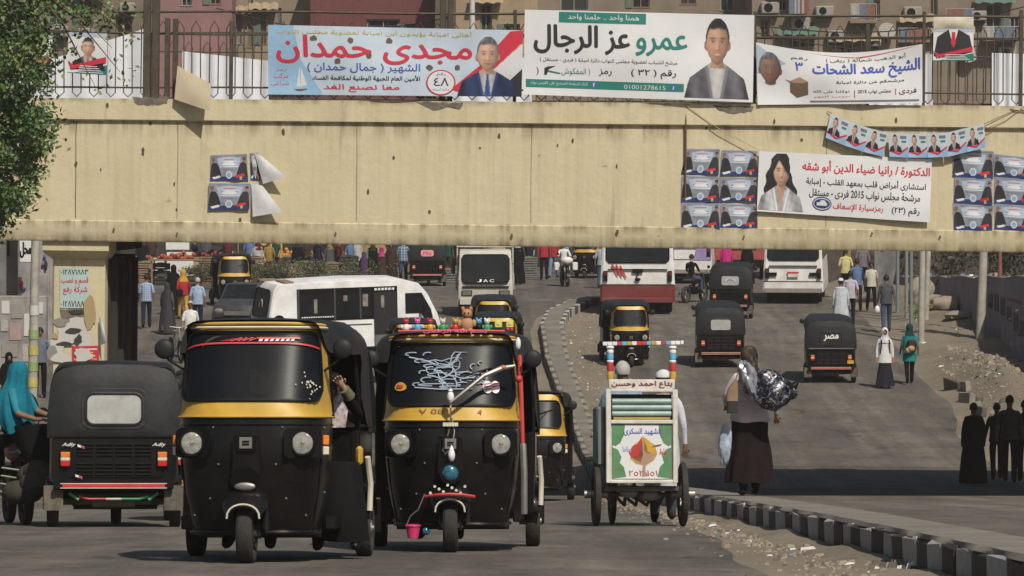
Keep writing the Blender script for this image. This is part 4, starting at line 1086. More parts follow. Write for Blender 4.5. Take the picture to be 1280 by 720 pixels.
def portrait(f, parent, u0, u1, v0, v1, skin=SK, hair=BK, suit=NV, shirt=WH, tie=NV, long_hair=False, beard=False, base=.02, fine=False, smile=False):
    nx, ny = (100, 130) if fine else (30, 38); o = .0012+base*.12; sd = random.random()*6; V = []; Fc = []; C_ = []; idx = {}
    for j in range(ny):
        for i in range(nx):
            c = ink_portrait((i+.5)/nx, (j+.5)/ny, INK[skin], INK[hair], INK[suit], INK[shirt], None if tie is None else INK[tie], long_hair, smile, sd)
            if c is None: continue
            q = []
            for a, b_ in ((i, j), (i+1, j), (i+1, j+1), (i, j+1)):
                if (a, b_) not in idx: idx[(a, b_)] = len(V); V.append(f(u0+(u1-u0)*a/nx, v0+(v1-v0)*b_/ny, o))
                q.append(idx[(a, b_)])
            Fc.append(tuple(q)); C_.append(c)
    me = bpy.data.meshes.new('portrait'); me.from_pydata(V, [], Fc); me.materials.append(M_photo); acc = [[0, 0, 0, 0] for _ in V]
    for q, c in zip(Fc, C_):
        for k in q:
            a = acc[k]; a[0] += c[0]; a[1] += c[1]; a[2] += c[2]; a[3] += 1
    at = me.color_attributes.new('ink', 'FLOAT_COLOR', 'POINT'); fl = []
    for a in acc: fl += [a[0]/a[3], a[1]/a[3], a[2]/a[3], 1.0]
    at.data.foreach_set('color', fl); me.update(); return link('portrait', me, parent)
# --- pale blue banner with a man in a navy suit
q = [(335, 31), (654, 38), (652, 121), (335, 118)]
M_b1 = mat('banner_cloth_blue', (.50, .60, .70), .75, var=.12, scale=1.5)
R, f = wavy_sheet('campaign_banner', 'pale blue campaign banner with red Arabic headline, white sailboat and a man in navy suit', 'banner', q, [M_b1], off=-.13, amp=.022, freq=9, nx=90, ny=16)
p = Print(f, cut=(30, 10))
p.shape([(.0, .0), (.22, .0), (.13, .5), (.10, 1), (0, 1)], LB); p.up()
p.shape([(.72, .10), (.83, .45), (.95, .98), (1, 1), (1, .80), (.93, .55), (.84, .22), (.76, .05)], RD); p.shape([(.76, .03), (.86, .3), (1, .82), (1, .42), (.92, .05)], WH); p.build('flag_stripe', R); p = Print(f, .05, (30, 10)); p.shape([(.90, .05), (1, .42), (1, .0), (.9, 0)], BK); p.build('flag_stripe', R)
p = Print(f, .03)
p.text('أهالى امبابة يؤيدون ابن امبابة لعضوية مجلس النواب', .03, .80, .87, .965, YL, .01)
p.text('مجدى حمدان', .035, .80, .46, .86, RD, .045)
p.text('الشهير ( جمال حمدان )', .155, .60, .33, .47, BL, .02)
p.text('الأمين العام للجبهة الوطنية لمكافحة الفساد', .175, .60, .19, .30, BK, .02)
p.text('معا نصنع الغد', .22, .52, .05, .16, RD, .03)
p.text('رمز', .03, .07, .33, .38, RD, 0); p.text('مركب', .022, .078, .22, .31, RD, .01); p.text('شراعى', .012, .082, .12, .20, RD, .01)
p.build('lettering', R)
p = Print(f, .06, (40, 12)); p.shape(ellp(.682, .20, .058, .19, 24), RD); p.up(); p.shape(ellp(.682, .20, .052, .172, 24), WH); p.up()
p.text('رقم', .665, .70, .29, .35, BL); p.text('٤٨', .655, .712, .15, .27, NV, .03); p.text('دائرة امبابة', .65, .714, .07, .12, BL); p.build('number_disc', R)
p = Print(f, .02); p.shape([(.112, .12), (.125, .42), (.128, .12)], WH); p.shape([(.129, .12), (.129, .40), (.153, .14)], WH); p.shape([(.10, .08), (.115, .05), (.145, .05), (.158, .09)], BR); p.build('sailboat', R)
portrait(f, R, .745, .985, .0, .93, suit=NV, tie=BL, hair=GY, fine=True, base=.075)
# holes cut in the cloth
for u, v in ((.475, .80), (.325, .80), (.40, .58), (.635, .42), (.745, .42), (.18, .82), (.275, .50)):
    p = Print(f, .035); p.shape([(u+.014*math.cos(a)*random.uniform(.7, 1.2), v+.045*math.sin(a)*random.uniform(.7, 1.2)) for a in [2*PI*k/9 for k in range(9)]], BR); p.build('cut_hole', R)
# --- white banner with green lettering
q = [(656, 12), (943, 19), (941, 128), (654, 118)]
M_b2 = mat('banner_cloth_white', (.70, .71, .72), .7, var=.06, scale=1.5)
R, f0 = wavy_sheet('campaign_banner', 'white campaign banner with green and black Arabic lettering and a smiling man in grey jacket', 'banner', q, [M_b2], off=-.13, amp=.020, freq=6, nx=90, ny=24)
f = f0
p = Print(f); p.rect(.15, .53, .86, .985, TL, 14); p.rect(.01, .70, .09, .185, TL, 24); p.up(); p.build('green_band', R)
p = Print(f, .026)
p.text('همنا واحد .. حلمنا واحد', .19, .50, .885, .965, WH, .02)
p.text('عمرو', .49, .71, .50, .74, TL, .045); p.text('عز الرجال', .045, .46, .50, .83, BK, .045)
p.text('مرشح الشباب لعضوية مجلس النواب دائرة امبابة ( فردى - مستقل )', .07, .67, .385, .45, BK, .012)
p.text('رقم ( ٣٢ )', .47, .665, .235, .34, BK, .02); p.text('رمز', .33, .385, .25, .33, BK, .02); p.text('( المفكوش', .165, .29, .24, .33, TL, .01); p.text(')', .055, .065, .23, .33, BK)
p.text('لايك لصفحة المرشح على الفيس بوك', .03, .28, .115, .165, WH, .01); p.text('01001278615', .44, .62, .105, .155, WH, .01)
p.build('lettering', R)
p = Print(f, .026); p.shape(ellp(.308, .14, .011, .033, 12), BL); p.shape(ellp(.653, .135, .011, .033, 12), BL); p.up(); p.text('f', .303, .313, .115, .165, WH, .03); p.text('J', .648, .657, .115, .155, WH, .03)
p.shape([(.09, .32), (.105, .34), (.14, .35), (.11, .31), (.10, .24), (.09, .24)], BK); p.shape([(.10, .30), (.16, .27), (.16, .255), (.10, .28)], TL); p.build('emblem', R)
portrait(f, R, .70, .985, .03, .99, skin=LBR, suit=GY, tie=None, shirt=WH, fine=True, smile=True)
def round_face(f, R):
    portrait_crop(f, R, .01, .155, .33, .90)
def portrait_crop(f, R, u0, u1, v0, v1):
    global ink_portrait
    full = ink_portrait
    def crop(x, y, *a):
        X_, Y_ = .30+.40*x, .385+.60*y
        return full(X_, Y_, *a) if ((x-.5)/.5)**2+((y-.5)/.5)**2 < 1 else None
    ink_portrait = crop; portrait(f, R, u0, u1, v0, v1, skin=SK2, hair=GY, fine=True, base=.03); ink_portrait = full
# --- sagging white banner with blue lettering
q = [(945, 53), (1153, 55), (1153, 129), (947, 131)]
R = bthing('campaign_banner', 'sagging white banner with dark blue headline, cardboard box picture and round dark face', 'banner')
f = quad_map(q, -.12, .022, 7, sag=0.0, sagt=.16)
m = MB(); m.grid(lambda u, v: f(u, v), 60, 16); m.build('sheet', [M_b2], R, smooth=70)
p = Print(f, cut=(30, 10)); p.shape([(.0, .5), (.18, .72), (.0, .98)], PL); p.shape([(.3, .97), (.6, .90), (1, 1), (.62, .88)], RD); p.rect(.32, .98, .035, .07, GY); p.up(); p.build('background_print', R)
p = Print(f, .026)
p.text('أبو الدهب شحاته ( ريفى )', .42, .90, .80, .90, BK, .012); p.text('الشيخ سعد الشحات', .34, .985, .48, .78, BL, .045); p.text('رقم', .21, .31, .80, .87, BK, .01); p.text('٣', .235, .28, .62, .77, BL, .04)
p.text('مرشحكم عن دائرة امبابة', .48, .89, .37, .45, BK, .02); p.text('فردى', .86, .965, .16, .27, BK, .02); p.text('مجلس نواب 2015', .61, .81, .19, .27, BK, .02); p.text('توكلنا على الله', .34, .56, .21, .27, BK, .01); p.text('حزب النور', .34, .56, .12, .17, RD, .01)
p.rect(.835, .84, .16, .27, RD, 2); p.rect(.588, .593, .12, .27, RD, 2); p.build('lettering', R)
p = Print(f, .022); p.shape([(.20, .22), (.20, .42), (.25, .48), (.31, .42), (.31, .18), (.24, .12)], BR); p.up(); p.shape([(.20, .42), (.25, .36), (.31, .42), (.26, .50)], LBR); p.shape([(.17, .45), (.20, .42), (.25, .36), (.215, .36)], GY); p.build('cardboard_box_picture', R)
portrait(f, R, -.125, .285, -.13, 1.0, skin=SK2, hair=GY, suit=PL, tie=None, fine=True, base=.03) if False else round_face(f, R)
# --- white banner tied on the girder
q = [(949, 189), (1165, 199), (1162, 278), (946, 264)]
R, f = wavy_sheet('campaign_banner', 'white banner tied flat on the girder with red headline and a dark haired woman', 'banner', q, [M_b2], off=-.07, amp=.010, freq=5, nx=60, ny=12)
p = Print(f)
p.text('الدكتورة / رانيا ضياء الدين أبو شقه', .255, .99, .69, .90, RD, .035)
p.text('استشارى أمراض قلب بمعهد القلب - إمبابة', .28, .97, .47, .63, BK, .02); p.text('مرشحة مجلس نواب 2015 فردى - مستقل', .30, .94, .28, .44, BK, .02)
p.text('رمزسيارة الإسعاف', .44, .73, .09, .22, RD, .025); p.text('رقم (٢٣)', .78, .94, .07, .21, BK, .02); p.build('lettering', R)
p = Print(f, .02, (40, 12)); p.shape(ellp(.375, .19, .056, .115, 22), NV); p.up(); p.shape(ellp(.375, .19, .050, .095, 22), WH); p.up(); p.shape(ellp(.375, .19, .046, .08, 22), NV); p.up(); p.rect(.345, .405, .16, .21, WH, 2); p.shape([(.36, .21), (.37, .25), (.39, .25), (.40, .21)], WH); p.build('ambulance_badge', R)
portrait(f, R, .0, .27, .03, 1.0, skin=SK, hair=BK, suit=PL, long_hair=True, fine=True, smile=True)
# strings tying it
def string(name, label, pts, mat_, r=.006, group=None):
    R = bthing(name, label, 'string', group); m = MB(); m.tube([tuple(bl(px, py, o)) for px, py, o in pts], r, 5); m.build('cord', [mat_], R)
M_cord = flat('yellow_cord', (.45, .36, .10)); M_cord2 = flat('grey_cord', (.12, .11, .09))
string('string', 'yellow cord from the parapet down to the left corner of the woman banner', [(858, 132, -.08), (900, 162, -.08), (950, 188, -.09)], M_cord)
string('string', 'yellow cord from the right corner of the poster garland up to the parapet', [(1234, 160, -.10), (1258, 150, -.08), (1272, 139, -.08)], M_cord)
string('string', 'thin cord at the left end of the poster garland', [(1040, 142, -.10), (1034, 139, -.08)], M_cord2)
string('string', 'thin dark cord at the right end of the poster garland above the yellow one', [(1228, 156, -.10), (1268, 138, -.08)], M_cord2)
string('string', 'yellow cord hanging down from the garland to the woman banner', [(1087, 186, -.10), (1090, 176, -.09), (1094, 160, -.1)], M_cord, .005)
# --- garland of eight small posters
gp = [(1038, 142), (1062, 152), (1086, 160), (1110, 166), (1134, 167), (1158, 167), (1183, 166), (1207, 160), (1230, 155)]
glab = ['first', 'second', 'third', 'fourth', 'fifth', 'sixth', 'seventh', 'last']
def small_face_poster(q, label, off, group, cat='poster', cols=(PL, LB, RD), name='poster', crumple=False, dark=False):
    R, f = wavy_sheet(name, label, cat, q, [flat('poster_paper', (.50, .56, .62))], off=off, amp=.006, freq=3, nx=20, ny=20, group=group)
    p = Print(f, .012, (8, 8))
    p.shape([(.0, .0), (1, 0), (1, .42), (.6, .18), (0, .30)], cols[1]); p.up(); p.shape([(.0, .30), (.5, .18), (1, .46), (1, .38), (.5, .08), (0, .22)], cols[2]); p.up()
    p.rect(.62, .95, .78, .90, GY if not dark else BK, 2); p.rect(.68, .92, .62, .70, TL, 2); p.build('print', R)
    portrait(f, R, .02, .68, .22, .97, suit=BK, tie=RD, base=.022); return R
for k in range(8):
    a, b = gp[k], gp[k+1]; dx = (gp[min(k+1, 8)][0]-gp[k][0]); sl = (b[1]-a[1])/24*5
    small_face_poster([a, b, (b[0]-6 if k < 3 else b[0]+2, b[1]+30), (a[0]-6 if k < 3 else a[0]+2, a[1]+30)], ('small blue poster with a suited man, %s from the left in the garland' % glab[k]) if k < 7 else 'small blue poster with a suited man, rightmost in the garland', -.11-.012*(k % 2), 'garland of small posters')
jr = random.Random(44)
I_bluesheet = mat('faded_blue_sheet', (.27, .30, .37), .85, var=.4, scale=7, dust=.25)
# --- violet-grey posters with two figures
def duo_poster(q, label, group, off=-.012):
    q = [(x+jr.uniform(-1.2, 1.2), y+jr.uniform(-1.2, 1.2)) for x, y in q]
    R, f = wavy_sheet('poster', label, 'poster', q, [I_bluesheet], off=off-jr.random()*.015, amp=.008, freq=4+jr.random()*3, nx=28, ny=18, group=group)
    p = Print(f, .012, (9, 7))
    p.shape([(0, 0), (1, 0), (1, .16), (.75, .10), (.5, .07), (.25, .10), (0, .16)], NV); p.shape([(0, 1), (1, 1), (1, .95), (0, .95)], VI); p.shape([(.25, .50), (.75, .50), (.82, .86), (.5, .92), (.18, .86)], PL); p.up()
    for k_ in range(5): p.rect(.26+.02*k_, .74-.02*k_, .52+.07*k_, .545+.07*k_, (WH, VI, NV, WH, RD)[k_], 2)
    for s in (0, 1):
        X = (lambda x: x) if s == 0 else (lambda x: 1-x)
        p.shape([(X(.0), .16), (X(.03), .62), (X(.08), .70), (X(.18), .68), (X(.24), .5), (X(.30), .22), (X(.2), .12)], BK); p.shape([(X(.08+a), .78+b) for a, b in ellp(0, 0, .045, .10, 10)], SK2)
        p.shape([(X(.08+a), .84+b) for a, b in ellp(0, 0, .046, .06, 8)], BK)
    p.up()
    p.shape([(.28, .62), (.4, .72), (.6, .72), (.72, .62), (.6, .58), (.4, .58)], WH); p.rect(.35, .65, .44, .50, VI, 2); p.shape(ellp(.5, .22, .09, .15, 12), WH); p.shape([(.66, .2), (.9, .28), (.92, .18), (.7, .10)], RD); p.shape([(.05, .12), (.25, .2), (.28, .12), (.1, .05)], WH)
    p.up(); p.shape(ellp(.5, .22, .06, .10, 10), LB); p.rect(.78, .84, .04, .16, YL, 2); p.build('print', R); return R
G1 = 'six two-man posters left of the woman banner'; G2 = 'two-man posters at the right end of the girder'
for r, (y0, y1) in enumerate(((186, 219), (220, 252), (253, 285))):
    for c, (x0, x1) in enumerate(((852, 899), (901, 947))):
        duo_poster([(x0+(6 if r == 0 and c == 0 else 0), y0+c*1), (x1, y0+1+c*2), (x1, y1+1), (x0, y1)], 'violet two-man poster, %s row, %s column of the block left of the woman banner' % (('top', 'middle', 'bottom')[r], ('left', 'right')[c]), G1)
    for c, (x0, x1) in enumerate(((1192, 1241), (1243, 1292))):
        duo_poster([(x0, y0+2+c*5*(r == 0)), (x1, y0+4+c*9*(r == 0)), (x1, y1+4), (x0, y1+2)], 'violet two-man poster, %s row, %s column of the block at the right edge' % (('top', 'middle', 'bottom')[r], ('left', 'right')[c]), G2)
# dark wall patch and bare edge above the blocks
duo_poster([(264, 193), (309, 193), (310, 226), (263, 226)], 'pasted violet poster with two dark figures, upper one beside the peeling white flaps', 'posters on the left half of the girder')
duo_poster([(262, 228), (312, 229), (311, 262), (259, 262)], 'pasted violet poster with two dark figures, lower one beside the peeling white flaps', 'posters on the left half of the girder', off=-.03)
duo_poster([(313, 191), (322, 192), (326, 226), (314, 226)], 'narrow strip of violet poster mostly hidden by a peeling flap', 'posters on the left half of the girder')
def flap(name, label, pts, offs, mat_, cat='paper'):
    R = bthing(name, label, cat); V = [bl(x, y, o) for (x, y), o in zip(pts, offs)]; m = MB()
    n = 8
    def f(u, v): 
        a = V[0].lerp(V[1], u); b = V[3].lerp(V[2], u); p = a.lerp(b, v); p.y -= .03*math.sin(PI*u)*math.sin(PI*v); return tuple(p)
    m.grid(f, n, n); m.grid(lambda u, v: tuple(Vector(f(1-u, v))+Vector((0, -.006, 0))), n, n); m.build('sheet', mat_, R, smooth=60)
M_paper = mat('white_paper_back', (.60, .61, .62), .85, var=.12, scale=5, bump=.2)
flap('peeling_poster', 'white back of a poster peeling off beside the upper two-man poster', [(318, 191), (328, 196), (358, 221), (329, 230)], [-.02, -.06, -.22, -.10], [M_paper])
flap('peeling_poster', 'larger white back of a poster peeling off beside the lower two-man poster', [(314, 229), (328, 232), (353, 265), (316, 271)], [-.02, -.08, -.18, -.10], [M_paper])
flap('cardboard_sheet', 'tilted beige board hanging out over the parapet at the left', [(222, 82), (264, 105), (262, 139), (218, 124)], [-.10, -.30, -.34, -.16], [mat('beige_board', (.56, .48, .34), .8, var=.08, scale=2)], 'board')
# --- posters on the railing
def suit_poster(q, label, off=-.10, head=True):
    R, f = wavy_sheet('poster', label, 'poster', q, [I_white], off=off, amp=.006, freq=3, nx=28, ny=22, group='red and white posters tied to the railing'); p = Print(f, .012, (9, 9))
    p.shape([(0, 0), (1, 0), (1, .24), (.15, .02), (0, .02)], TL); p.rect(0, 1, .90, 1, PL, 3); p.up(); p.build('print', R)
    portrait(f, R, .06, .96, .10 if head else -.05, .92 if head else .9, suit=BK, tie=RD) if head else None
    if not head:
        p = Print(f, .03, (9, 9)); p.shape([(.02, .15), (.1, .75), (.38, .98), (.62, .98), (.9, .78), (.98, .3), (.5, .1)], BK); p.up(); p.shape([(.38, .98), (.5, .4), (.62, .98)], WH); p.up(); p.shape([(.46, .9), (.44, .55), (.5, .4), (.56, .55), (.54, .9)], RD); p.build('suit_print', R)
    p = Print(f, .12, (9, 9)); p.shape([(.0, .32), (.10, .10), (.98, .30), (.98, .44), (.15, .20)], RD); p.up()
    for k in range(4): p.rect(.25+.02*k, .9-.05*k, .03+.05*k, .05+.05*k, WH, 4)
    p.build('red_ribbon', R)
    return R
suit_poster([(86, 40), (134, 42), (134, 94), (84, 91)], 'poster of a man in dark suit on the left railing beside the wide posts')
suit_poster([(28, 38), (66, 42), (65, 92), (26, 90)], 'poster of a man in dark suit partly covered by the overhanging leaves')
suit_poster([(1167, 36), (1217, 36), (1217, 76), (1166, 76)], 'poster of a headless dark suit with red tie on the right railing', head=False)
flap('blank_card', 'blank cream card tied to the railing above the headless suit poster', [(1167, 21), (1217, 21), (1217, 36), (1167, 36)], [-.10]*4, [mat('cream_card', (.55, .50, .40), .8)], 'card')
# --- notices on the pier (pier front plane at y = .25)
def pquad(q, off=.235): return quad_map(q, off, .004, 3)
def pier_sheet(name, label, q, mats, cat='notice', off=.235):
    R = bthing(name, label, cat); f = quad_map(q, off, .004, 3); m = MB(); m.grid(lambda u, v: f(u, v), 8, 8); m.build('sheet', mats, R); return R, f
R, f = pier_sheet('painted_notice', 'pale blue painted panel with red and black handwriting on the yellow pier', [(75, 335), (111, 335), (111, 385), (75, 385)], [flat('pale_green_paint', (.42, .55, .54))])
p = Print(f, .006); p.text('٠١٢٨٧١٨٨٣', .04, .98, .84, .97, I_black and BK, .02); p.text('قسم و نصب', .05, .98, .56, .78, RD, .03); p.text('شركة رفع', .10, .95, .33, .54, RD, .03); p.text('٠١٢٨٧١٨٨٣', .04, .96, .03, .18, BK, .02); p.build('lettering', R)
R, f = pier_sheet('red_notice', 'small red printed notice pasted low on the yellow pier', [(90, 433), (124, 432), (124, 453), (90, 453)], [I_red])
p = Print(f, .006)
for k in range(4): p.rect(.08+.05*(k % 2), .92-.07*(k % 3), .16+.2*k, .24+.2*k, WH if k % 2 else YL, 4)
p.build('print', R)
rnd = random.Random(4); cols = [flat('torn_white', (.55, .53, .50)), flat('torn_grey', (.26, .24, .22)), M_plaster, flat('torn_black', (.04, .04, .04)), flat('torn_ochre', (.38, .29, .15))]
G = 'torn paper remains on the yellow pier'
tlab = ['bare grey plaster scar at the top of the torn papers', 'large white scrap below the plaster scar', 'white scrap left of centre among the torn papers', 'grey scrap at the upper left of the torn papers', 'white scrap at the right edge above the red notice', 'black smear across the middle of the torn papers', 'white scrap low on the left edge of the pier', 'thin black strip at the top of the torn papers', 'small grey scrap low on the left edge of the pier', 'upright ochre scrap at the upper right of the torn papers', 'long black strip left of the red notice', 'white scrap over the red notice', 'lowest white scrap left of the red notice', 'small black spot in the middle of the torn papers', 'small ochre scrap on the left edge of the torn papers']
for i, (cx, cy, rx, ry, c) in enumerate([(92, 398, 22, 16, 2), (100, 405, 18, 12, 0), (84, 420, 16, 14, 0), (75, 402, 12, 6, 1), (106, 425, 13, 15, 0), (92, 414, 11, 4, 3), (70, 434, 10, 14, 0), (96, 390, 12, 3, 3), (66, 442, 8, 10, 1), (112, 392, 9, 22, 4), (82, 430, 12, 3, 3), (104, 444, 12, 9, 0), (76, 448, 14, 7, 0), (98, 424, 5, 6, 3), (68, 420, 5, 4, 4)]):
    R = bthing('torn_notice', tlab[i], 'torn paper', G); m = MB(); off = .243-.0022*i
    m.fan([tuple(bl(cx+rx*math.cos(a)*rnd.uniform(.65, 1.15), cy+ry*math.sin(a)*rnd.uniform(.65, 1.15), off)) for a in [2*PI*k/13 for k in range(13)]]); m.build('scrap', [cols[c]], R, smooth=0)
flap('loose_paper', 'long white strip of paper peeling off the right edge of the pier', [(124, 397), (127, 398), (134, 428), (125, 432)], [.20, .16, .0, .18], [M_paper])

# ------------------------------------------------------------------ tree overhanging from the left
M_leaf = [mat('leaf_green', (.075, .13, .035), .55, var=.25, scale=3), mat('leaf_dark', (.035, .065, .020), .55, var=.25, scale=3), mat('leaf_light', (.17, .23, .07), .55, var=.25, scale=3)]
T = thing('tree', 'leafy tree whose branches hang in from the left edge in front of the bridge', 'tree', (-11.2, 62, gz(-11.2, 62)))
ez = gz(-11.2, 62)
def edge_px(y): return lerp([(-140, 150), (0, 168), (30, 150), (60, 120), (85, 66), (100, 56), (150, 62), (185, 60), (225, 44), (262, 30), (292, 6), (300, -20)], y)[0]
m = MB(); m.tube([(0, 0, -.2), (.1, .1, 2), (.4, .0, 4.5), (.3, .1, 6.5), (.9, 0, 8.4)], [.30, .24, .19, .14, .08], 10)
m.build('trunk', [mat('bark', (.10, .075, .05), .9, bump=.6, scale=8)], T)
rnd = random.Random(21); tips = []
m = MB()
for k in range(26):
    py = rnd.uniform(-120, 275); px = min(edge_px(py)-12, rnd.uniform(-120, 150)); d = rnd.uniform(60, 64); e = P3(px, py, d)-T.location; s = Vector((.35, .05, rnd.uniform(4.6, 7.8)))
    mid = s.lerp(e, .5)+Vector((0, 0, .5)); m.tube([s, mid, e], [.06, .035, .008], 5)
for (px, py) in ((165, 45), (160, 20), (150, 90), (120, 110), (140, 60)):
    e = P3(px, py, 61.5)-T.location; s = P3(40, -20, 61.5)-T.location; mid = s.lerp(e, .5)+Vector((0, 0, .15)); m.tube([s, mid, e], [.03, .015, .004], 5)
m.build('branches', [mat('bark', None)], T)
m = MB(); nl = 0
def leaf(c, s, mi):
    a = Vector((rnd.gauss(0, 1), rnd.gauss(0, 1)-.6, rnd.gauss(0, 1)+.5)).normalized(); b = a.orthogonal().normalized(); b.rotate(Quaternion(a, rnd.random()*6.28)); n_ = a.cross(b)
    L_ = s*1.5; m.add([c-b*L_*.5, c+n_*s*.42+a*s*.08, c+b*L_*.5, c-n_*s*.42+a*s*.08], [(0, 1, 2, 3)], mi)
clumps = []
for k in range(900):
    py = rnd.uniform(-150, 298); e = edge_px(py); px = rnd.uniform(-150, e-4)
    if px > 62 and rnd.random() < (.35 if py < 40 else .62): continue
    if px < -60 and rnd.random() < .5: continue
    clumps.append((px, py, rnd.uniform(60.2, 64.2)))
for (px, py, d) in clumps:
    c = P3(px, py, d)-T.location; r = rnd.uniform(.12, .26); base = rnd.random(); dens = rnd.randint(34, 66) if px < 62 else rnd.randint(10, 22)
    for i in range(dens):
        o = Vector((rnd.gauss(0, 1), rnd.gauss(0, 1), rnd.gauss(0, .9)))*r*.6; leaf(c+o, rnd.uniform(.045, .085), 0 if base < .5 else (1 if base < .82 else 2)); nl += 1
for (px, py) in ((165, 50), (158, 78), (150, 96), (60, 112), (66, 118), (68, 150), (60, 190), (120, 108), (135, 20), (168, 12), (160, 33)):
    c = P3(px, py, 61.5)-T.location
    for i in range(9): leaf(c+Vector((rnd.gauss(0, .1), rnd.gauss(0, .1), rnd.gauss(0, .12))), rnd.uniform(.045, .075), rnd.choice((0, 2)))
tag(m.build('crown', M_leaf, T, smooth=0), kind='stuff')

# ------------------------------------------------------------------ buildings behind the bridge
def facade(m, x0, x1, z0, z1, holes, y, depth, mi=0):
    xs = sorted({x0, x1} | {h[0] for h in holes} | {h[1] for h in holes}); zs = sorted({z0, z1} | {h[2] for h in holes} | {h[3] for h in holes})
    for a, b in zip(xs, xs[1:]):
        for c, d in zip(zs, zs[1:]):
            cx, cz = (a+b)/2, (c+d)/2
            if any(h[0] < cx < h[1] and h[2] < cz < h[3] for h in holes): continue
            m.add([(a, y, c), (b, y, c), (b, y, d), (a, y, d)], [(0, 1, 2, 3)], mi)
    for a, b, c, d in holes:
        m.add([(a, y, c), (b, y, c), (b, y, d), (a, y, d), (a, y+depth, c), (b, y+depth, c), (b, y+depth, d), (a, y+depth, d)], [(0, 4, 5, 1), (1, 5, 6, 2), (2, 6, 7, 3), (3, 7, 4, 0)], mi)
M_bdark = mat('dark_opening', (.02, .018, .016), .8)
def building(label, pxa, pxb, d, wallm, wins, top=-70, depth=12, balconies=(), panels=()):
    x0, x1 = gx(pxa, d), gx(pxb, d); zz = lambda py: CZ-(py-HOR)*d/F; zb_ = gz(0, d)-.5; zt_ = zz(top)
    R = thing('building', label, 'building', ((x0+x1)/2, d, zb_)); ox = -(x0+x1)/2
    H = [(gx(a, d)+ox, gx(b, d)+ox, zz(t2)-zb_, zz(t1)-zb_) for a, b, t1, t2 in wins]
    m = MB(); w2 = (x1-x0)/2; h = zt_-zb_; facade(m, -w2, w2, 0, h, H, 0, .22)
    m.add([(-w2, 0, 0), (w2, 0, 0), (w2, depth, 0), (-w2, depth, 0), (-w2, 0, h), (w2, 0, h), (w2, depth, h), (-w2, depth, h)], [(1, 2, 6, 5), (2, 3, 7, 6), (3, 0, 4, 7), (4, 5, 6, 7)])
    m.build('wall', [wallm], R, smooth=0)
    for k, (a, b, c, dd) in enumerate(H):
        if b-a < .15: continue
        m = MB(); cx = (a+b)/2; W_ = b-a; Hh = dd-c
        for s in (-1, 1): m.box((cx+s*(W_/2-.04), .15, (c+dd)/2), (.07, .06, Hh), 0)
        m.box((cx, .15, dd-.04), (W_, .055, .07), 0); m.box((cx, .10, c+.03), (W_+.1, .26, .06), 0); m.box((cx, .15, (c+dd)/2), (.05, .05, Hh), 0)
        wn = m.build('window', [K_wood if k % 2 else mat('grey_frame', (.25, .24, .22), .7)], R); m = MB(); m.add([(a, .2, c), (b, .2, c), (b, .2, dd), (a, .2, dd)], [(0, 1, 2, 3)]); m.build('pane', [K_dglass if k % 3 else M_bdark], wn, smooth=0)
        if k % 3 == 1:
            m = MB(); m.box((a-.16*1, -.03, (c+dd)/2), (.32, .04, Hh), 0, rz=.0); m.build('shutter', [mat('green_shutter', (.10, .14, .12), .7)], R)
    for a, b, t1, t2 in panels:
        m = MB(); xa, xb = gx(a, d)+ox, gx(b, d)+ox; z1_, z0_ = zz(t1)-zb_, zz(t2)-zb_
        m.box(((xa+xb)/2, -.06, (z0_+z1_)/2), (xb-xa, .10, z1_-z0_), 0, ch=.01); m.build('wall_panel', [panels_mat], R)
    for a, b, t1, t2 in balconies:
        xa, xb = gx(a, d)+ox, gx(b, d)+ox; z1_, z0_ = zz(t1)-zb_, zz(t2)-zb_; m = MB()
        m.box(((xa+xb)/2, -.5, z0_), (xb-xa, 1.0, .16), 0); bb = m.build('balcony', [wallm], R); m = MB()
        for k in range(int((xb-xa)/.14)+1): m.box((xa+.03+k*.14, -.97, (z0_+z1_)/2), (.03, .03, z1_-z0_), 0)
        m.box(((xa+xb)/2, -.97, z1_), (xb-xa, .05, .05), 0); m.build('balcony_rail', [mat('pale_metal', (.35, .34, .32), .6)], bb)
        for k in range(3):
            m = MB(); xx = xa+(xb-xa)*(.2+.28*k); m.grid(lambda u, v: (xx+(u-.5)*.45, -1.02-.02*math.sin(u*9), z1_-.7*v), 6, 4); m.build('laundry', [random.choice([mat('cloth_greyish', (.34, .33, .30), .9), mat('cloth_blueish', (.12, .15, .20), .9), mat('cloth_reddish', (.20, .09, .07), .9)])], bb)
    return R
def bwall(k, c, **kw): return mat(k, c, .9, scale=.8, var=.25, dust=.35, streak=.6, dustcol=(.24, .19, .13), bump=.4, **kw)
panels_mat = mat('maroon_sheet', (.13, .034, .032), .7, var=.2, scale=2, streak=.3)
building('brown plastered block at the far left behind the leaves', -260, 190, 196, bwall('wall_umber', (.17, .14, .11)), [(60, 80, -8, 32), (100, 116, -5, 34), (-40, -10, 10, 45), (145, 165, 20, 60)])
building('block with a faded pink panelled front behind the wide railing posts', 198, 290, 186, bwall('wall_pink', (.26, .13, .14)), [(226, 240, -5, 8), (262, 276, -8, 6)], top=-60)
building('tan block with narrow dark windows left of the maroon front', 276, 392, 189, bwall('wall_tan', (.27, .22, .16)), [(296, 302, 20, 56), (326, 333, 10, 56), (345, 352, 10, 50), (310, 316, -30, 60)], panels=())
building('dark maroon building front above the pale blue banner', 388, 548, 182, panels_mat, [(458, 500, 24, 52), (505, 520, 30, 60)], top=-80)
building('narrow dark building between the maroon front and the pale pole', 544, 566, 180, bwall('wall_dark', (.09, .065, .05)), [(550, 560, 20, 60)], top=-50)
building('sand coloured block right of the maroon front with white plaster patches', 562, 672, 190, bwall('wall_sand', (.34, .26, .17)), [(600, 615, 5, 40), (630, 650, 30, 60)], top=-60)
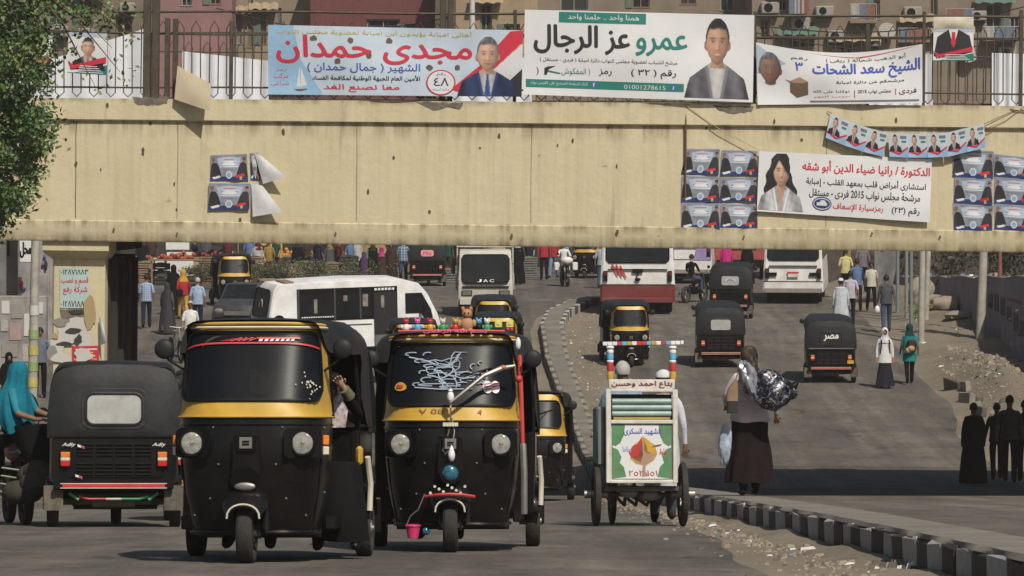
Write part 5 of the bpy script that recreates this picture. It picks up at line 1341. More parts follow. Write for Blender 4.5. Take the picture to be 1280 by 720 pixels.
building('grey brown flat-fronted block above the white and green banner', 668, 948, 200, bwall('wall_greybrown', (.20, .165, .13)), [(700, 735, -10, 14), (790, 812, -12, 10), (900, 918, -12, 14), (850, 870, -20, 6)], top=-60)
building('brick block with shaded windows and a balcony above the sagging banner', 940, 1120, 194, bwall('wall_brick', (.20, .155, .12)), [(972, 984, 0, 14), (986, 1008, 46, 60), (1050, 1068, 55, 70), (1010, 1018, 28, 60), (1092, 1100, 0, 25), (950, 962, 24, 48)], balconies=[(1060, 1094, 6, 28), (985, 1010, 0, 12)], top=-70)
building('tall brown block with balconies at the right edge behind the railing', 1116, 1500, 198, bwall('wall_brown', (.20, .165, .13)), [(1140, 1152, 30, 62), (1180, 1200, 45, 75), (1232, 1252, 5, 40), (1162, 1172, -10, 20), (1262, 1275, 20, 50), (1300, 1320, 10, 50)], balconies=[(1120, 1160, 36, 52), (1225, 1270, 34, 50), (1180, 1215, 12, 24)], top=-80)
K_ac = mat('ac_casing', (.27, .26, .24), .6, dust=.3)
def fit(bi, pts, kind):
    B_ = [o for o in bpy.data.objects if o.name.split('.')[0] == 'building'][bi]
    for px, py, w_, h_ in pts:
        c = P3(px, py, B_.location.y)-B_.location; m = MB()
        if kind == 'ac':
            m.box((0, -.25, 0), (w_, .45, h_), 0); m.disc((-.1*w_, -.48, 0), (0, 1, 0), h_*.36, .02, 14, 1); m.box((0, -.1, -h_*.62), (w_*.9, .5, .05), 1); m.build('air_conditioner', [K_ac, K_dark], B_, loc=c)
        elif kind == 'dish':
            m.tube([(0, -.2, 0), (0, -.34, .03), (0, -.42, .06)], [.04, .28, .42], 16); m.tube([(0, 0, -.5), (0, -.2, 0)], .03, 6, 1); m.build('satellite_dish', [K_ac, K_dark], B_, loc=c)
        else:
            m.grid(lambda u, v: ((u-.5)*w_, -.25-.35*(1-v), h_*v*.4-.05*math.sin(u*20)), 10, 3); m.build('window_awning', [mat('awning_green', (.08, .14, .11), .8) if px % 2 else mat('awning_tan', (.30, .24, .15), .8)], B_, loc=c)
bl_all = [o for o in bpy.data.objects if o.name.split('.')[0] == 'building']; 
fit(0, [(75, 40, .9, .55), (110, 42, .9, .55), (160, 10, .8, .5)], 'ac'); fit(7, [(1000, 30, .9, .6), (1045, 46, .9, .6), (1090, 52, .8, .5), (962, 10, .9, .6), (1030, 14, .9, .5)], 'ac'); fit(8, [(1150, 74, .9, .6), (1192, 40, .9, .6), (1258, 66, .9, .6), (1222, 20, .8, .5), (1140, 16, .9, .6)], 'ac')
fit(7, [(1072, 52, 2.2, 1.0), (997, 44, 2.0, 1.0), (978, -2, 1.4, .9)], 'awning'); fit(8, [(1190, 42, 2.2, 1.0), (1146, 28, 1.8, 1.0), (1243, 4, 2.0, 1.0)], 'awning'); fit(0, [(70, -6, 2, 1.0), (108, -4, 2, 1)], 'awning'); fit(2, [(330, 12, 1.4, .8), (300, 16, 1.2, .8)], 'awning'); fit(5, [(608, 4, 1.6, .9)], 'awning'); fit(7, [(1108, 40, .5, .5)], 'dish'); fit(8, [(1210, 70, .5, .5)], 'dish')
for k, (xa, ya, xb, yb_, dd, lab) in enumerate(((270, 10, 560, 22, 165, 'thin dark overhead cable sagging before the tan and maroon fronts'), (930, 30, 1290, 6, 170, 'thin dark overhead cable sagging before the brick block at the right'), (930, 38, 1290, 48, 172, 'lower of the two overhead cables at the right'))):
    A_, B2 = P3(xa, ya, dd), P3(xb, yb_, dd); R = thing('overhead_cable', lab, 'cable', A_); m = MB(); m.tube([(B2-A_)*t-Vector((0, 0, 1.2*math.sin(PI*t)*.6)) for t in [i/16 for i in range(17)]], .025, 5); m.build('wire', [K_dark], R)
R = thing('pole', 'pale lamp pole rising behind the railing between the banners', 'pole', (gx(590, 175), 175, gz(0, 175))); m = MB(); m.tube([(0, 0, -.2), (0, 0, 9), (.02, 0, 14)], [.16, .14, .10], 10); m.build('shaft', [mat('pale_pole', (.5, .5, .5), .6)], R)
# ------------------------------------------------------------------ rickshaws in the street
def px_at(px, d): return gx(px, d)
TA = tuktuk('auto_rickshaw', 'nearest black and yellow auto rickshaw with a red strip across its windscreen', -1.80, 29.15, math.radians(-3.5), G_TUK, 'nA')
TB = tuktuk('auto_rickshaw', 'black and yellow auto rickshaw with toys on its roof and white drawings on the windscreen', -.47, 32.25, math.radians(-.5), G_TUK, 'nB')
TC = tuktuk('auto_rickshaw', 'large black auto rickshaw seen from behind at the left with red bumper stripe', -4.24, 42.7, math.radians(185), G_TUK, 'n')
TD = tuktuk('auto_rickshaw', 'black and yellow auto rickshaw half hidden behind the toy-decorated one beside the median', gx(665, 64), 64, math.radians(0), G_TUK)
TE = tuktuk('auto_rickshaw', 'black and yellow auto rickshaw coming on the right road above the carved cart', gx(784, 113), 113, math.radians(4), G_TUK)
TF = tuktuk('auto_rickshaw', 'black auto rickshaw driving away with a pale rear window, behind the woman with the bundle', gx(897, 113), 113, math.radians(181), G_TUK, 'r')
TG = tuktuk('auto_rickshaw', 'black auto rickshaw driving away between the striped bus and the white minibus', gx(917, 128.5), 128.5, math.radians(172), G_TUK, 'r')
TH_ = tuktuk('auto_rickshaw', 'black auto rickshaw driving away with white writing on its back and orange plate', gx(1034, 109), 109, math.radians(180), G_TUK, 'rw')
TI = tuktuk('auto_rickshaw', 'black and yellow auto rickshaw just in front of the white truck, green sticker on screen', gx(617, 114.5), 114.5, 0, G_TUK)
TJ = tuktuk('auto_rickshaw', 'black and yellow auto rickshaw whose top shows right behind the yellow toy signs', gx(623, 109.5), 109.5, 0, G_TUK)
TK = tuktuk('auto_rickshaw', 'auto rickshaw of which only the grey-black roof shows above the toys, below the white minivan', gx(515, 107.5), 107.5, 0, G_TUK)
TL_ = tuktuk('auto_rickshaw', 'black and yellow auto rickshaw coming down the left road beside the market', gx(291, 135), 135, math.radians(8), G_TUK)
TM = tuktuk('auto_rickshaw', 'distant black auto rickshaw seen from behind with a pink rear sticker', gx(535, 150), 150, math.radians(180), G_TUK, 'rw')
TP = None if True else tuktuk('auto_rickshaw', 'dark auto rickshaw almost hidden behind the left rear-view one, only its mirror side showing', gx(200, 100), 100, 0, G_TUK)
TQ = tuktuk('auto_rickshaw', 'dark auto rickshaw squeezed between the left rear-view one and the nearest one', gx(285, 46.5), 46.5, math.radians(182), G_TUK)
TR = tuktuk('auto_rickshaw', 'black and yellow auto rickshaw standing behind the parked motorcycle beside the striped bus', gx(736, 158), 158, math.radians(-10), G_TUK)
# windscreen strip on the nearest one
def on_screen(off): return lambda u, v: tuple(cowl(u, v, off))
m = MB(); rows = [[cowl(-.74+1.48*i/30, 1.54+.04*(1-abs((i-15)/15.)**3.5)-.02+dz, .022) for i in range(31)] for dz in (-.006, .006)]
m.loft(rows, 0, False, False, closed=False); put_text(m, 'AW', on_screen(.026), -.16, .04, 1.572, 1.60, 0, .04, .3)
for k in range(3): m.add([cowl(-.30+.05*k+a, z, .026) for a, z in ((0, 1.575+.006*k), (.22, 1.578+.006*k), (.24, 1.582+.006*k), (0.05, 1.58+.006*k))], [(0, 1, 2, 3)], 0)
m.loft([[cowl(.05+.42*i/8, z, .024) for i in range(9)] for z in (1.588, 1.602)], 0, False, False, closed=False)
put_text(m, 'Tempting', on_screen(.03), .04, .34, 1.570, 1.592, 1, .01, .2) if False else [m.add([cowl(.06+.05*k+a, z, .03) for a, z in ((0, 1.572), (.034, 1.573), (.044, 1.59), (.012, 1.588))], [(0, 1, 2, 3)], 1) for k in range(7)]
m.build('screen_sticker', [K_redp, flat('sticker_white', (.7, .7, .7))], TA, smooth=0)
m = MB(); rnd = random.Random(2)
for k in range(26):
    u, v = .60+rnd.gauss(0, .05), 1.27+rnd.gauss(0, .035); m.ell(cowl(u, v, .02), (.006, .004, .007), 6, 4)
m.build('dashboard_flowers', [K_cream], TA)
# windscreen drawings on the decorated one
def squig(u0, v0, pts, r=.006): return [cowl(u0+a, v0+b, .024) for a, b in pts]
m = MB()
def curl(u, v, ru, rv, n=14, a0=0, a1=2*PI): return [cowl(u+ru*math.cos(a0+(a1-a0)*k/n), v+rv*math.sin(a0+(a1-a0)*k/n)*1.0, .024) for k in range(n+1)]
rnd0 = random.Random(5)
for u, v, ru, rv, a0, a1 in ((-.40, 1.555, .10, .012, 0, 6), (-.22, 1.55, .06, .018, 0, 5), (-.30, 1.50, .09, .016, .5, 6.2), (-.18, 1.46, .10, .022, 0, 6.2), (-.05, 1.435, .13, .018, 0, 6.2), (-.28, 1.41, .08, .02, 0, 5.5), (-.10, 1.39, .14, .022, 0, 6.2), (.10, 1.40, .09, .02, 0, 6), (.22, 1.455, .06, .022, 0, 6.2), (.30, 1.485, .05, .018, 0, 6.2), (-.25, 1.35, .10, .02, 0, 6.2), (-.02, 1.34, .12, .018, 0, 6.2), (.14, 1.35, .07, .02, 0, 6), (-.12, 1.31, .24, .012, 0, 6.2), (.02, 1.295, .22, .010, 0, 6.2), (-.34, 1.315, .07, .014, 0, 6), (.10, 1.32, .10, .014, 0, 6.2), (-.20, 1.43, .05, .03, 0, 6.2), (0, 1.46, .05, .02, 0, 5)):
    m.tube(curl(u+rnd0.gauss(0, .01), v, ru*rnd0.uniform(.5, 1), rv*rnd0.uniform(.6, 1), 14, a0+1, a1*.7), .006, 4)
rnd = random.Random(12)
for k in range(17):
    t = rnd.random(); u, v = -.42+.62*t+rnd.gauss(0, .05), 1.50-.17*t+rnd.gauss(0, .035); an = rnd.uniform(-.5, .3); pts = []
    for j in range(7):
        pts.append(cowl(max(-.5, min(.36, u)), max(1.285, min(1.57, v)), .024)); u += .035*math.cos(an)*2; v += .022*math.sin(an)*2; an += rnd.uniform(-.9, .9)
    m.tube(pts, [.002, .005, .006, .006, .006, .004, .002], 4)
m.tube([cowl(a, b, .024) for a, b in ((-.36, 1.29), (-.1, 1.275), (.2, 1.278))], .007, 4)
m.tube([cowl(a, b, .024) for a, b in ((-.45, 1.53), (-.25, 1.50), (-.15, 1.47))], .008, 4)
m.build('white_drawing', [flat('drawing_white', (.30, .36, .44))], TB)
m = MB(); m.fan([cowl(-.54+.085*math.cos(a)*(1-.2*math.sin(a)), 1.30+.035*math.sin(a), .024) for a in [2*PI*k/14 for k in range(14)]], 0); m.fan([cowl(-.54+.05*math.cos(a), 1.30+.014*math.sin(a), .03) for a in [2*PI*k/10 for k in range(10)]], 1); m.build('lips_sticker', [K_yellow, K_redp], TB, smooth=0)
m = MB()
for cx in (.36, .45):
    m.fan([cowl(cx+.055*math.cos(a), 1.295+.05*math.sin(a), .024) for a in [2*PI*k/14 for k in range(14)]], 0)
    for k in range(3): m.add([cowl(cx-.045+b, 1.27+.022*k+c, .030) for b, c in ((0, 0), (.09, .012), (.09, .02), (0, .008))], [(0, 1, 2, 3)], 1)
m.build('butterfly_sticker', [K_cloth_w, K_redp], TB, smooth=0)
# bow and arrow like stick across the screen, pendants, blue lamp, toys
m = MB(); m.tube([(0, -1.14, 1.17), (.10, -1.12, 1.25), (.26, -1.08, 1.38), (.40, -1.03, 1.44), (.50, -1.0, 1.46)], [.010, .016, .018, .022, .012], 8); m.ell((.41, -1.03, 1.445), (.03, .025, .022), 8, 6, 1); m.build('ornamental_wand', [K_steel, mat('copper_knob', (.35, .14, .05), .4)], TB)
m = MB(); m.ell((0, -1.12, 1.215), (.028, .028, .045), 10, 8, 0); m.tube([(0, -1.12, 1.26), (0, -1.12, 1.28)], [.02, .003], 8); m.tube([(0, -1.12, 1.165), (0, -1.12, 1.13)], [.012, .004], 8); m.ell((.01, -1.19, .76), (.028, .028, .05), 10, 8); m.tube([(.01, -1.19, .80), (.01, -1.19, .84)], [.02, .003], 8); m.build('tassel', [K_cloth_w], TB)
m = MB(); m.tube([(.0, -1.11, 1.13), (.0, -1.12, 1.0), (-.03, -1.12, .88), (-.06, -1.13, .80), (-.04, -1.14, .77), (.02, -1.14, .83), (.03, -1.12, .95), (.01, -1.12, 1.05)], .007, 5); m.build('bead_chain', [K_steel], TB)
h = MB().tube([(0, -1.10, .62), (0, -1.17, .62), (0, -1.20, .62)], [.05, .078, .082], 16).build('centre_lamp', [K_dark], TB); MB().ell((0, -1.20, .62), (.064, .03, .064), 16, 10).build('lens', [K_lblue], h)
m = MB(); m.tube([(-.19, -1.24, .44), (-.1, -1.30, .455), (0, -1.31, .46), (.1, -1.30, .455), (.19, -1.24, .44)], .013, 6); m.build('mudguard_trim', [K_redp], TB)
m = MB()
for k in range(9): m.fan([(-.15+.3*((k*37) % 9)/9, -1.29-.005*k, .49+.06*((k*5) % 7)/7) if 0 else (-.15+.3*((k*37) % 9)/9+.012*math.cos(a), -1.27+.003*k-.05, .47+.07*((k*5) % 7)/7+.012*math.sin(a)) for a in [2*PI*j/6 for j in range(6)]], 0)
m.build('mudguard_dots', [K_cream], TB, smooth=0)
b = thing('toy_bucket', 'tiny pink toy bucket hanging low in front of the decorated auto rickshaw', 'toy bucket', TB.matrix_basis @ Vector((-.29, -1.14, .14)), group=None)
m = MB(); m.tube([(0, 0, -.02), (0, 0, .075)], [.042, .058], 14); m.tube([(.058*math.cos(2*PI*k/16), .058*math.sin(2*PI*k/16), .075) for k in range(16)], .006, 5, closed=True); m.build('pail', [mat('pink_plastic', (.60, .04, .16), .4)], b); m = MB(); m.tube([(-.055, 0, .07), (-.02, 0, .15), (.04, 0, .20), (.09, .02, .32)], .005, 5); m.ell((.10, .01, .03), (.03, .02, .03), 8, 6, 1); m.build('hanging_string', [K_steel, K_lblue], b)
G = 'toys on the roof of the decorated auto rickshaw'
toys = [(-.36, K_white, K_redp), (-.27, K_blue, K_pink), (-.17, K_yellow, K_redp), (-.07, K_green, K_cream), (.03, K_redp, K_yellow), (.215, K_dark, K_blue), (.28, K_green, K_white)]
tn = ['white toy with red trim, leftmost in the roof row', 'blue toy with pink face, second in the roof row', 'yellow and red toy, third in the roof row', 'green and cream toy, fourth in the roof row', 'red ball-like toy left of the brown bear', 'dark toy with blue foot right of the brown bear', 'green and white toy beside the yellow signs']
def toy(px_x, a, b_, lab, sc=1.0, y=-.80):
    T_ = thing('toy', lab, 'toy', TB.matrix_basis @ Vector((px_x, y, 1.735)), group=G); m = MB(); s = sc
    m.ell((0, 0, .03*s), (.030*s, .026*s, .034*s), 10, 7, 0); m.ell((0, -.003, .078*s), (.023*s, .022*s, .022*s), 10, 7, 1)
    for q in (-1, 1): m.ell((q*.017*s, 0, .10*s), (.009*s, .007*s, .010*s), 6, 5, 1); m.ell((q*.032*s, -.008, .036*s), (.011*s, .010*s, .018*s), 6, 5, 0); m.ell((q*.016*s, -.020, .006*s), (.013*s, .016*s, .010*s), 6, 5, 1); m.ell((q*.008*s, -.023*s, .082*s), (.0035*s, .003*s, .0035*s), 5, 4, 2)
    m.build('toy_body', [a, b_, K_dark], T_); return T_
for (x, a, b_), l in zip(toys, tn): toy(x, a, b_, l)
toy(.12, mat('toy_tan', (.42, .24, .12), .8), mat('toy_orange', (.45, .20, .10), .8), 'larger tan and orange toy bear standing tallest on the roof', 1.8)
for x, l in ((.37, 'yellow toy sign with dark feet, left of the two'), (.46, 'yellow toy sign with red feet, rightmost on the roof')):
    T_ = thing('toy', l, 'toy', TB.matrix_basis @ Vector((x, -.80, 1.735)), group=G); m = MB(); m.box((0, 0, .06), (.058, .02, .055), 0); m.box((0, -.012, .065), (.022, .006, .02), 1); m.ell((-.015, 0, .015), (.014, .012, .018), 6, 5, 2); m.ell((.015, 0, .015), (.014, .012, .018), 6, 5, 2); m.build('toy_body', [mat('toy_yellow', (.65, .60, .08), .6), K_white, K_dark if 'dark' in l else K_redp], T_)
m = MB(); put_text(m, 'بسم الله الرحمن', lambda u, v: (-.22+.50*u, -.885+.002*v, 1.715+.030*v), 0, 1, 0, 1, 0, .03); m.build('pink_lettering', [K_pink], TB, smooth=0)
m = MB(); m.tube([(-.42, -.84, 1.735), (.0, -.84, 1.74), (.42, -.84, 1.735)], .012, 6); m.build('roof_garland', [K_redp], TB)
m = MB(); m.tube([(.535, -.62, 1.55), (.55, -.70, 1.20), (.56, -.72, .85)], .018, 8, 0); m.tube([(.56, -.73, .85), (.57, -.76, .62), (.57, -.74, .30)], .03, 8, 1); m.build('side_pole_ornament', [K_redp, K_steel], TB)
m = MB(); m.ell((.525, -.78, 1.64), (.022, .022, .05), 8, 8, 0); m.ell((.53, -.80, 1.36), (.03, .03, .03), 8, 6, 1); m.build('corner_tassel', [K_cloth_w, K_redp], TB)
p = MB(); put_text(p, 'V 08', on_screen(.024), -.30, -.06, 1.09, 1.125, 0, .03); put_text(p, '4', on_screen(.024), .25, .29, 1.085, 1.12, 0, .03); p.build('band_lettering', [mat('band_brown', (.25, .12, .02), .6)], TB, smooth=0)
m = MB(); m.box((0, -1.14, 1.0), (.12, .01, .03), 0); m.build('small_plate', [K_cream], TB)
for t, s in ((TA, 1), (TA, -1)): pass
m = MB(); m.tube([(.70, .66, .35), (.705, .68, .55), (.69, .60, .75)], .022, 8, 0); m.build('grab_guard', [K_cream], TA); m = MB(); m.tube([(.70, .66, .35), (.705, .68, .55), (.69, .60, .75)], .022, 8, 0); m.build('grab_guard', [K_cream], TB)
m = MB(); m.box((.66, .30, .76), (.05, .10, .14), 0, ch=.02); m.build('side_indicator', [K_yellow], TA)
# markings on the left rear-view one
def rearp(off): return lambda u, v: (-u, 1.305+off, v)
m = MB()
for x0 in (-.53, .40): put_text(m, 'Adly', lambda u, v: (-(x0+.13*u), 1.325, .835+.045*v), 0, 1, 0, 1, 0, .02, .15)
m.build('side_emblem', [K_white], TC, smooth=0)
m = MB()
for x, z in ((.34, .83), (.36, .52)): m.add([(x-.035, 1.325, z-.015), (x+.035, 1.325, z+.01), (x+.035, 1.325, z+.035), (x-.035, 1.325, z+.01)], [(0, 1, 2, 3)], 0); m.add([(x-.0, 1.328, z-.002), (x-.034, 1.328, z-.014), (x-.034, 1.328, z+.009), (x-.0, 1.328, z+.021)], [(0, 1, 2, 3)], 1)
m.build('flag_sticker', [K_white, K_redp], TC, smooth=0)
m = MB(); m.tube([(.46, 1.25, .36), (.36, 1.27, .29)], .016, 6, 1); m.tube([(.36, 1.27, .325), (.26, 1.27, .30), (.08, 1.27, .30)], .014, 6, 0); m.tube([(.08, 1.27, .30), (-.08, 1.27, .30)], .014, 6, 2); m.tube([(-.08, 1.27, .30), (-.26, 1.27, .30), (-.36, 1.27, .325)], .014, 6, 1); m.tube([(-.36, 1.27, .29), (-.46, 1.25, .36)], .016, 6, 1)
m.build('flag_coloured_tube', [K_redp, K_green, K_cream], TC)
# rear stickers on far ones
m = MB(); put_text(m, 'مصر', lambda u, v: tuple(Vector(back_pt(-(-.19+.38*u), 1.16+.17*v, .03))), 0, 1, 0, 1, 0, .05); m.build('rear_lettering', [K_white], TH_, smooth=0)
m = MB(); m.box((-.52, 1.36, .60), (.18, .01, .09), 0); m.build('number_plate', [mat('orange_plate', (.62, .33, .03), .6)], TH_)
m = MB(); m.box((0, 1.35, .965), (1.22, .03, .03), 0); m.build('chrome_strip', [K_chrome], TH_)
m = MB(); m.fan([back_pt(u, v, .03) for u, v in resample(rrect(-.23, .23, 1.12, 1.36, .07), 28)]); m.build('rear_sticker', [mat('pink_sticker', (.62, .25, .30), .7)], TM, smooth=0)
m = MB(); put_text(m, '٢٧٥', lambda u, v: tuple(Vector(back_pt(-(-.15+.30*u), 1.18+.12*v, .036))), 0, 1, 0, 1, 0, .04); m.build('sticker_lettering', [K_redp], TM, smooth=0)
m = MB()
for k in range(7):
    a = PI*k/6; m.fan([back_pt(.17*math.cos(a)*.8+.03*math.cos(b), 1.22+.07*math.sin(a)+.03*math.sin(b), .03) for b in [2*PI*j/8 for j in range(8)]])
m.build('rear_sticker', [mat('pale_blue_sticker', (.40, .46, .55), .7)], TG, smooth=0)
m = MB(); m.tube([(-.62, -.3, 1.5), (-.62, -.32, .6)], .02, 6); m.build('green_side_tube', [K_green], TI)
m = MB()
m.add([cowl(-.12, 1.35, .025), cowl(.16, 1.35, .025), cowl(.16, 1.40, .025), cowl(-.12, 1.40, .025)], [(0, 1, 2, 3)]); m.build('green_sticker', [K_green], TI, smooth=0)

# ------------------------------------------------------------------ box-bodied vehicles (nose towards -Y)
def prism_body(prof, hwf, mats, name, R, mi=0):
    "side outline (y, z) swept across the width; hwf gives half width at a height"
    m = MB(); rings = []
    for t in (-1, -.94, 0, .94, 1):
        s = 1 if abs(t) < .95 else .985
        cz = sum(p[1] for p in prof)/len(prof); cy = sum(p[0] for p in prof)/len(prof)
        rings.append([(t*hwf(z), cy+(y-cy)*s, cz+(z-cz)*s) for y, z in prof])
    m.loft(rings, mi); return m.build(name, mats, R, smooth=30)
def slab_side(s, pts, hwf, off, th=.02):
    m = MB(); a = [(s*(hwf(z)+off), y, z) for y, z in pts]; b = [(s*(hwf(z)+off-th), y, z) for y, z in pts]
    m.loft([b, a] if s > 0 else [a, b], 0); return m
def vwheels(R, ys, hw, r, wd=.2):
    for y in ys:
        for s in (-1, 1): wheel(R, (s*hw, y, r), r, wd)
# white microbus, side on
loc, q = on_ground(gx(432, 115.5), 115.5, math.radians(111)); V = thing('minivan', 'white passenger minivan with open side door crossing behind the nearest auto rickshaw', 'minivan', loc, quat=q)
hw = lambda z: .94-.11*(z-.3)/1.9
prof = [(2.55, .35), (2.60, .7), (2.58, 1.2), (2.42, 2.0), (2.30, 2.14), (0, 2.20), (-1.5, 2.16), (-1.95, 2.05), (-2.22, 1.75), (-2.52, 1.15), (-2.62, .85), (-2.62, .40), (-2.3, .28), (2.3, .28)]
prism_body(prof, hw, [mat('van_white', (.80, .80, .80), .35, dust=.12, scale=2)], 'body', V)
for s in (1, -1):
    slab_side(s, [(1.75, 1.08), (1.75, 2.0), (-1.28, 2.0), (-1.28, 1.08)], hw, .012).build('window_band', [K_dark], V)
    for y0, y1 in ((1.68, .66), (.58, -.12), (-.18, -.50)): slab_side(s, [(y0, 1.16), (y0, 1.84), (y1, 1.84), (y1, 1.16)], hw, .022).build('side_window', [K_dglass], V)
    slab_side(s, [(-1.52, 1.20), (-1.52, 1.78), (-2.02, 1.78), (-2.30, 1.30), (-2.36, 1.02), (-2.1, 1.04), (-1.98, 1.20)], hw, .016).build('door_window', [K_dglass], V)
slab_side(-1, [(-.56, .40), (-.56, 1.84), (-1.24, 1.84), (-1.24, .40)], hw, .03).build('open_doorway', [mat('doorway_shade', (.015, .015, .017), .9)], V)  # shade inside the open door, put in as a near-black slab
slab_side(-1, [(-.56, .36), (-.56, .62), (-1.0, .62), (-1.0, .36)], hw, .06).build('door_step_grille', [mat('grey_grille', (.12, .13, .13), .6)], V)
slab_side(-1, [(2.2, .30), (2.2, .42), (1.0, .42), (1.0, .30)], hw, .01).build('sill_trim', [K_dark], V)
m = MB()
for k in range(6): m.box((-hw(1.92)-.025, -.62-.105*k, 1.925), (.01, .078, .065), 0)
m.build('side_lettering', [K_cloth_w], V)
m = MB()
for k in range(14): m.box((-hw(1.2)-.028, 1.6-.07*k, 1.19), (.008, .05, .035), 0)
m.build('window_slogan', [K_cloth_w], V)
m = MB(); m.fan([(x, 2.60-.16*((z-1.2)/.8)+.015, z) for x, z in resample(rrect(-.66, .66, 1.18, 1.95, .15), 32)]); m.build('rear_window', [K_dglass], V, smooth=0)
m = MB(); m.tube([(x, 2.60-.16*((z-1.2)/.8)+.018, z) for x, z in resample(rrect(-.68, .68, 1.16, 1.97, .16), 32)], .022, 5, closed=True); m.build('rear_gasket', [K_dark], V)
m = MB(); m.tube([(-.14, 2.55, 1.45), (-.08, 2.53, 1.62), (0, 2.52, 1.66), (.08, 2.53, 1.62), (.14, 2.55, 1.45)], .022, 6); m.build('rear_sticker', [flat('sticker_pale', (.35, .36, .38))], V)
m = MB(); m.box((-.62, -1.98, 1.57), (1.0, .0, 0), 0) if 0 else m.add([(-.74, -2.50, 1.22), (.74, -2.50, 1.22), (.70, -2.10, 1.92), (-.70, -2.10, 1.92)], [(0, 1, 2, 3)]); m.build('windscreen', [K_dglass], V, smooth=0)
vwheels(V, (-1.75, 1.55), .80, .32); m = MB(); m.tube([(-.85, -1.95, 1.2), (-1.15, -2.0, 1.25), (-1.17, -2.0, 1.42)], .03, 6); m.box((-1.16, -2.0, 1.36), (.06, .10, .22), 0); m.build('wing_mirror', [K_dark], V)
m = MB(); m.tube([(-.90, 2.3, 1.12), (-.95, 2.3, 1.12)], .17, 16); m.build('fuel_cap', [K_dark], V)
m = MB(); m.box((.55, 2.2, 2.17), (.3, .5, .05), 0); m.box((-.2, 1.9, 2.18), (.8, .3, .04), 0); m.build('roof_cargo', [K_wood], V)
for y_, w_, z0_, z1_ in ((.62, .05, 1.1, 1.98), (-.15, .05, 1.1, 1.98), (1.71, .05, 1.1, 1.98)):
    slab_side(-1, [(y_+w_/2, z0_), (y_+w_/2, z1_), (y_-w_/2, z1_), (y_-w_/2, z0_)], hw, .035).build('window_post', [mat('window_post', (.05, .052, .055), .5)], V)
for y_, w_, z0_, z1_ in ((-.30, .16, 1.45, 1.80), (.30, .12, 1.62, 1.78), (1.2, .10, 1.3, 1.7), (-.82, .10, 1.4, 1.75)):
    slab_side(-1, [(y_+w_/2, z0_), (y_+w_/2, z1_), (y_-w_/2, z1_), (y_-w_/2, z0_)], hw, .033 if y_ > -.5 else .04).build('interior_patch', [mat('pale_interior', (.20, .18, .15), .9, var=.5)], V)  # pale patches of the interior, imitated by colour on added slabs
slab_side(-1, [(1.70, .92), (1.70, .95), (-.5, .95), (-.5, .92)], hw, .012).build('side_moulding', [mat('window_post', None)], V)
# dark car behind its tail
loc, q = on_ground(gx(312, 123), 123, math.radians(-8)); V = thing('car', 'dark small car half hidden behind the tail of the white minivan', 'car', loc, quat=q); hc = lambda z: .82-.15*(z-.3)/1.1
prism_body([(1.8, .3), (1.85, .7), (1.75, .9), (1.35, 1.0), (1.0, 1.38), (-.3, 1.42), (-.9, 1.0), (-1.75, .85), (-1.85, .6), (-1.8, .3)], hc, [mat('dark_car_paint', (.02, .025, .035), .3, dust=.2)], 'body', V)
m = MB(); m.add([(-.66, -.90, 1.02), (.66, -.90, 1.02), (.60, -.36, 1.40), (-.60, -.36, 1.40)], [(0, 1, 2, 3)]); m.build('windscreen', [K_dglass], V, smooth=0)
for s in (-1, 1): MB().ell((s*.58, -1.80, .68), (.15, .06, .09), 10, 6).build('headlight', [K_lens], V); slab_side(s, [(.95, 1.02), (.8, 1.32), (-.2, 1.34), (-.7, 1.02)], hc, .01).build('side_window', [K_dglass], V)
m = MB(); m.box((0, -1.86, .42), (1.4, .08, .16), 0); m.box((0, -1.88, .62), (.8, .03, .12), 1); m.build('bumper', [K_dark, K_steel], V); vwheels(V, (-1.15, 1.2), .70, .28, .16)
# white light truck, front on
loc, q = on_ground(gx(606, 128), 129.5, math.radians(1)); V = thing('truck', 'dirty white light truck facing the camera with wide windscreen and cargo behind the cab', 'truck', loc, quat=q); ht = lambda z: .88-.06*(z-.45)/1.7
KT = mat('truck_white', (.52, .50, .44), .5, dust=.4, scale=3)
prism_body([(.2, .45), (.2, 2.12), (-.95, 2.12), (-1.12, 2.0), (-1.38, 1.2), (-1.42, .6), (-1.35, .45)], ht, [KT], 'cab', V)
fw = lambda x, z, o=0: (x, -1.38+.26*((z-1.2)/.8)-.02-o, z)
m = MB(); m.fan([fw(x, z) for x, z in resample(rrect(-.74, .74, 1.12, 1.98, .12), 36)]); m.build('windscreen', [K_dglass], V, smooth=0)
m = MB(); m.tube([fw(x, z) for x, z in resample(rrect(-.76, .76, 1.10, 2.0, .13), 36)], .022, 5, closed=True); m.build('screen_gasket', [K_dark], V)
m = MB()
for t, a in (('J', -.27), ('A', -.07), ('C', .13)): put_text(m, t, lambda u, v: fw(a+.14*u, 1.135+.085*v, .03), 0, 1, 0, 1, 0, .03)
m.build('maker_lettering', [K_white], V, smooth=0)
for s in (-1, 1):
    h = MB().box((s*.60, -1.42, .78), (.34, .05, .17), 0).build('headlight', [K_dark], V); MB().box((s*.60, -1.45, .78), (.28, .03, .12), 0).build('lens', [K_lens], h)
    m = MB(); m.tube([(s*.86, -1.2, 1.7), (s*1.02, -1.32, 1.75), (s*1.02, -1.32, 1.35)], .015, 6); m.box((s*1.03, -1.33, 1.55), (.14, .05, .3), 0); m.build('wing_mirror', [K_dark], V)
    slab_side(s, [(.05, 1.25), (.05, 1.85), (-.85, 1.85), (-1.1, 1.25)], ht, .01).build('side_window', [K_dglass], V)
m = MB(); m.box((0, -1.46, .52), (1.66, .1, .22), 0); m.box((0, -1.44, .98), (1.5, .02, .05), 1); m.box((0, -1.52, .56), (.4, .02, .12), 2); m.build('bumper', [KT, K_dark, K_white], V)
m = MB(); m.box((0, 2.0, .75), (1.8, 3.4, .12), 0)
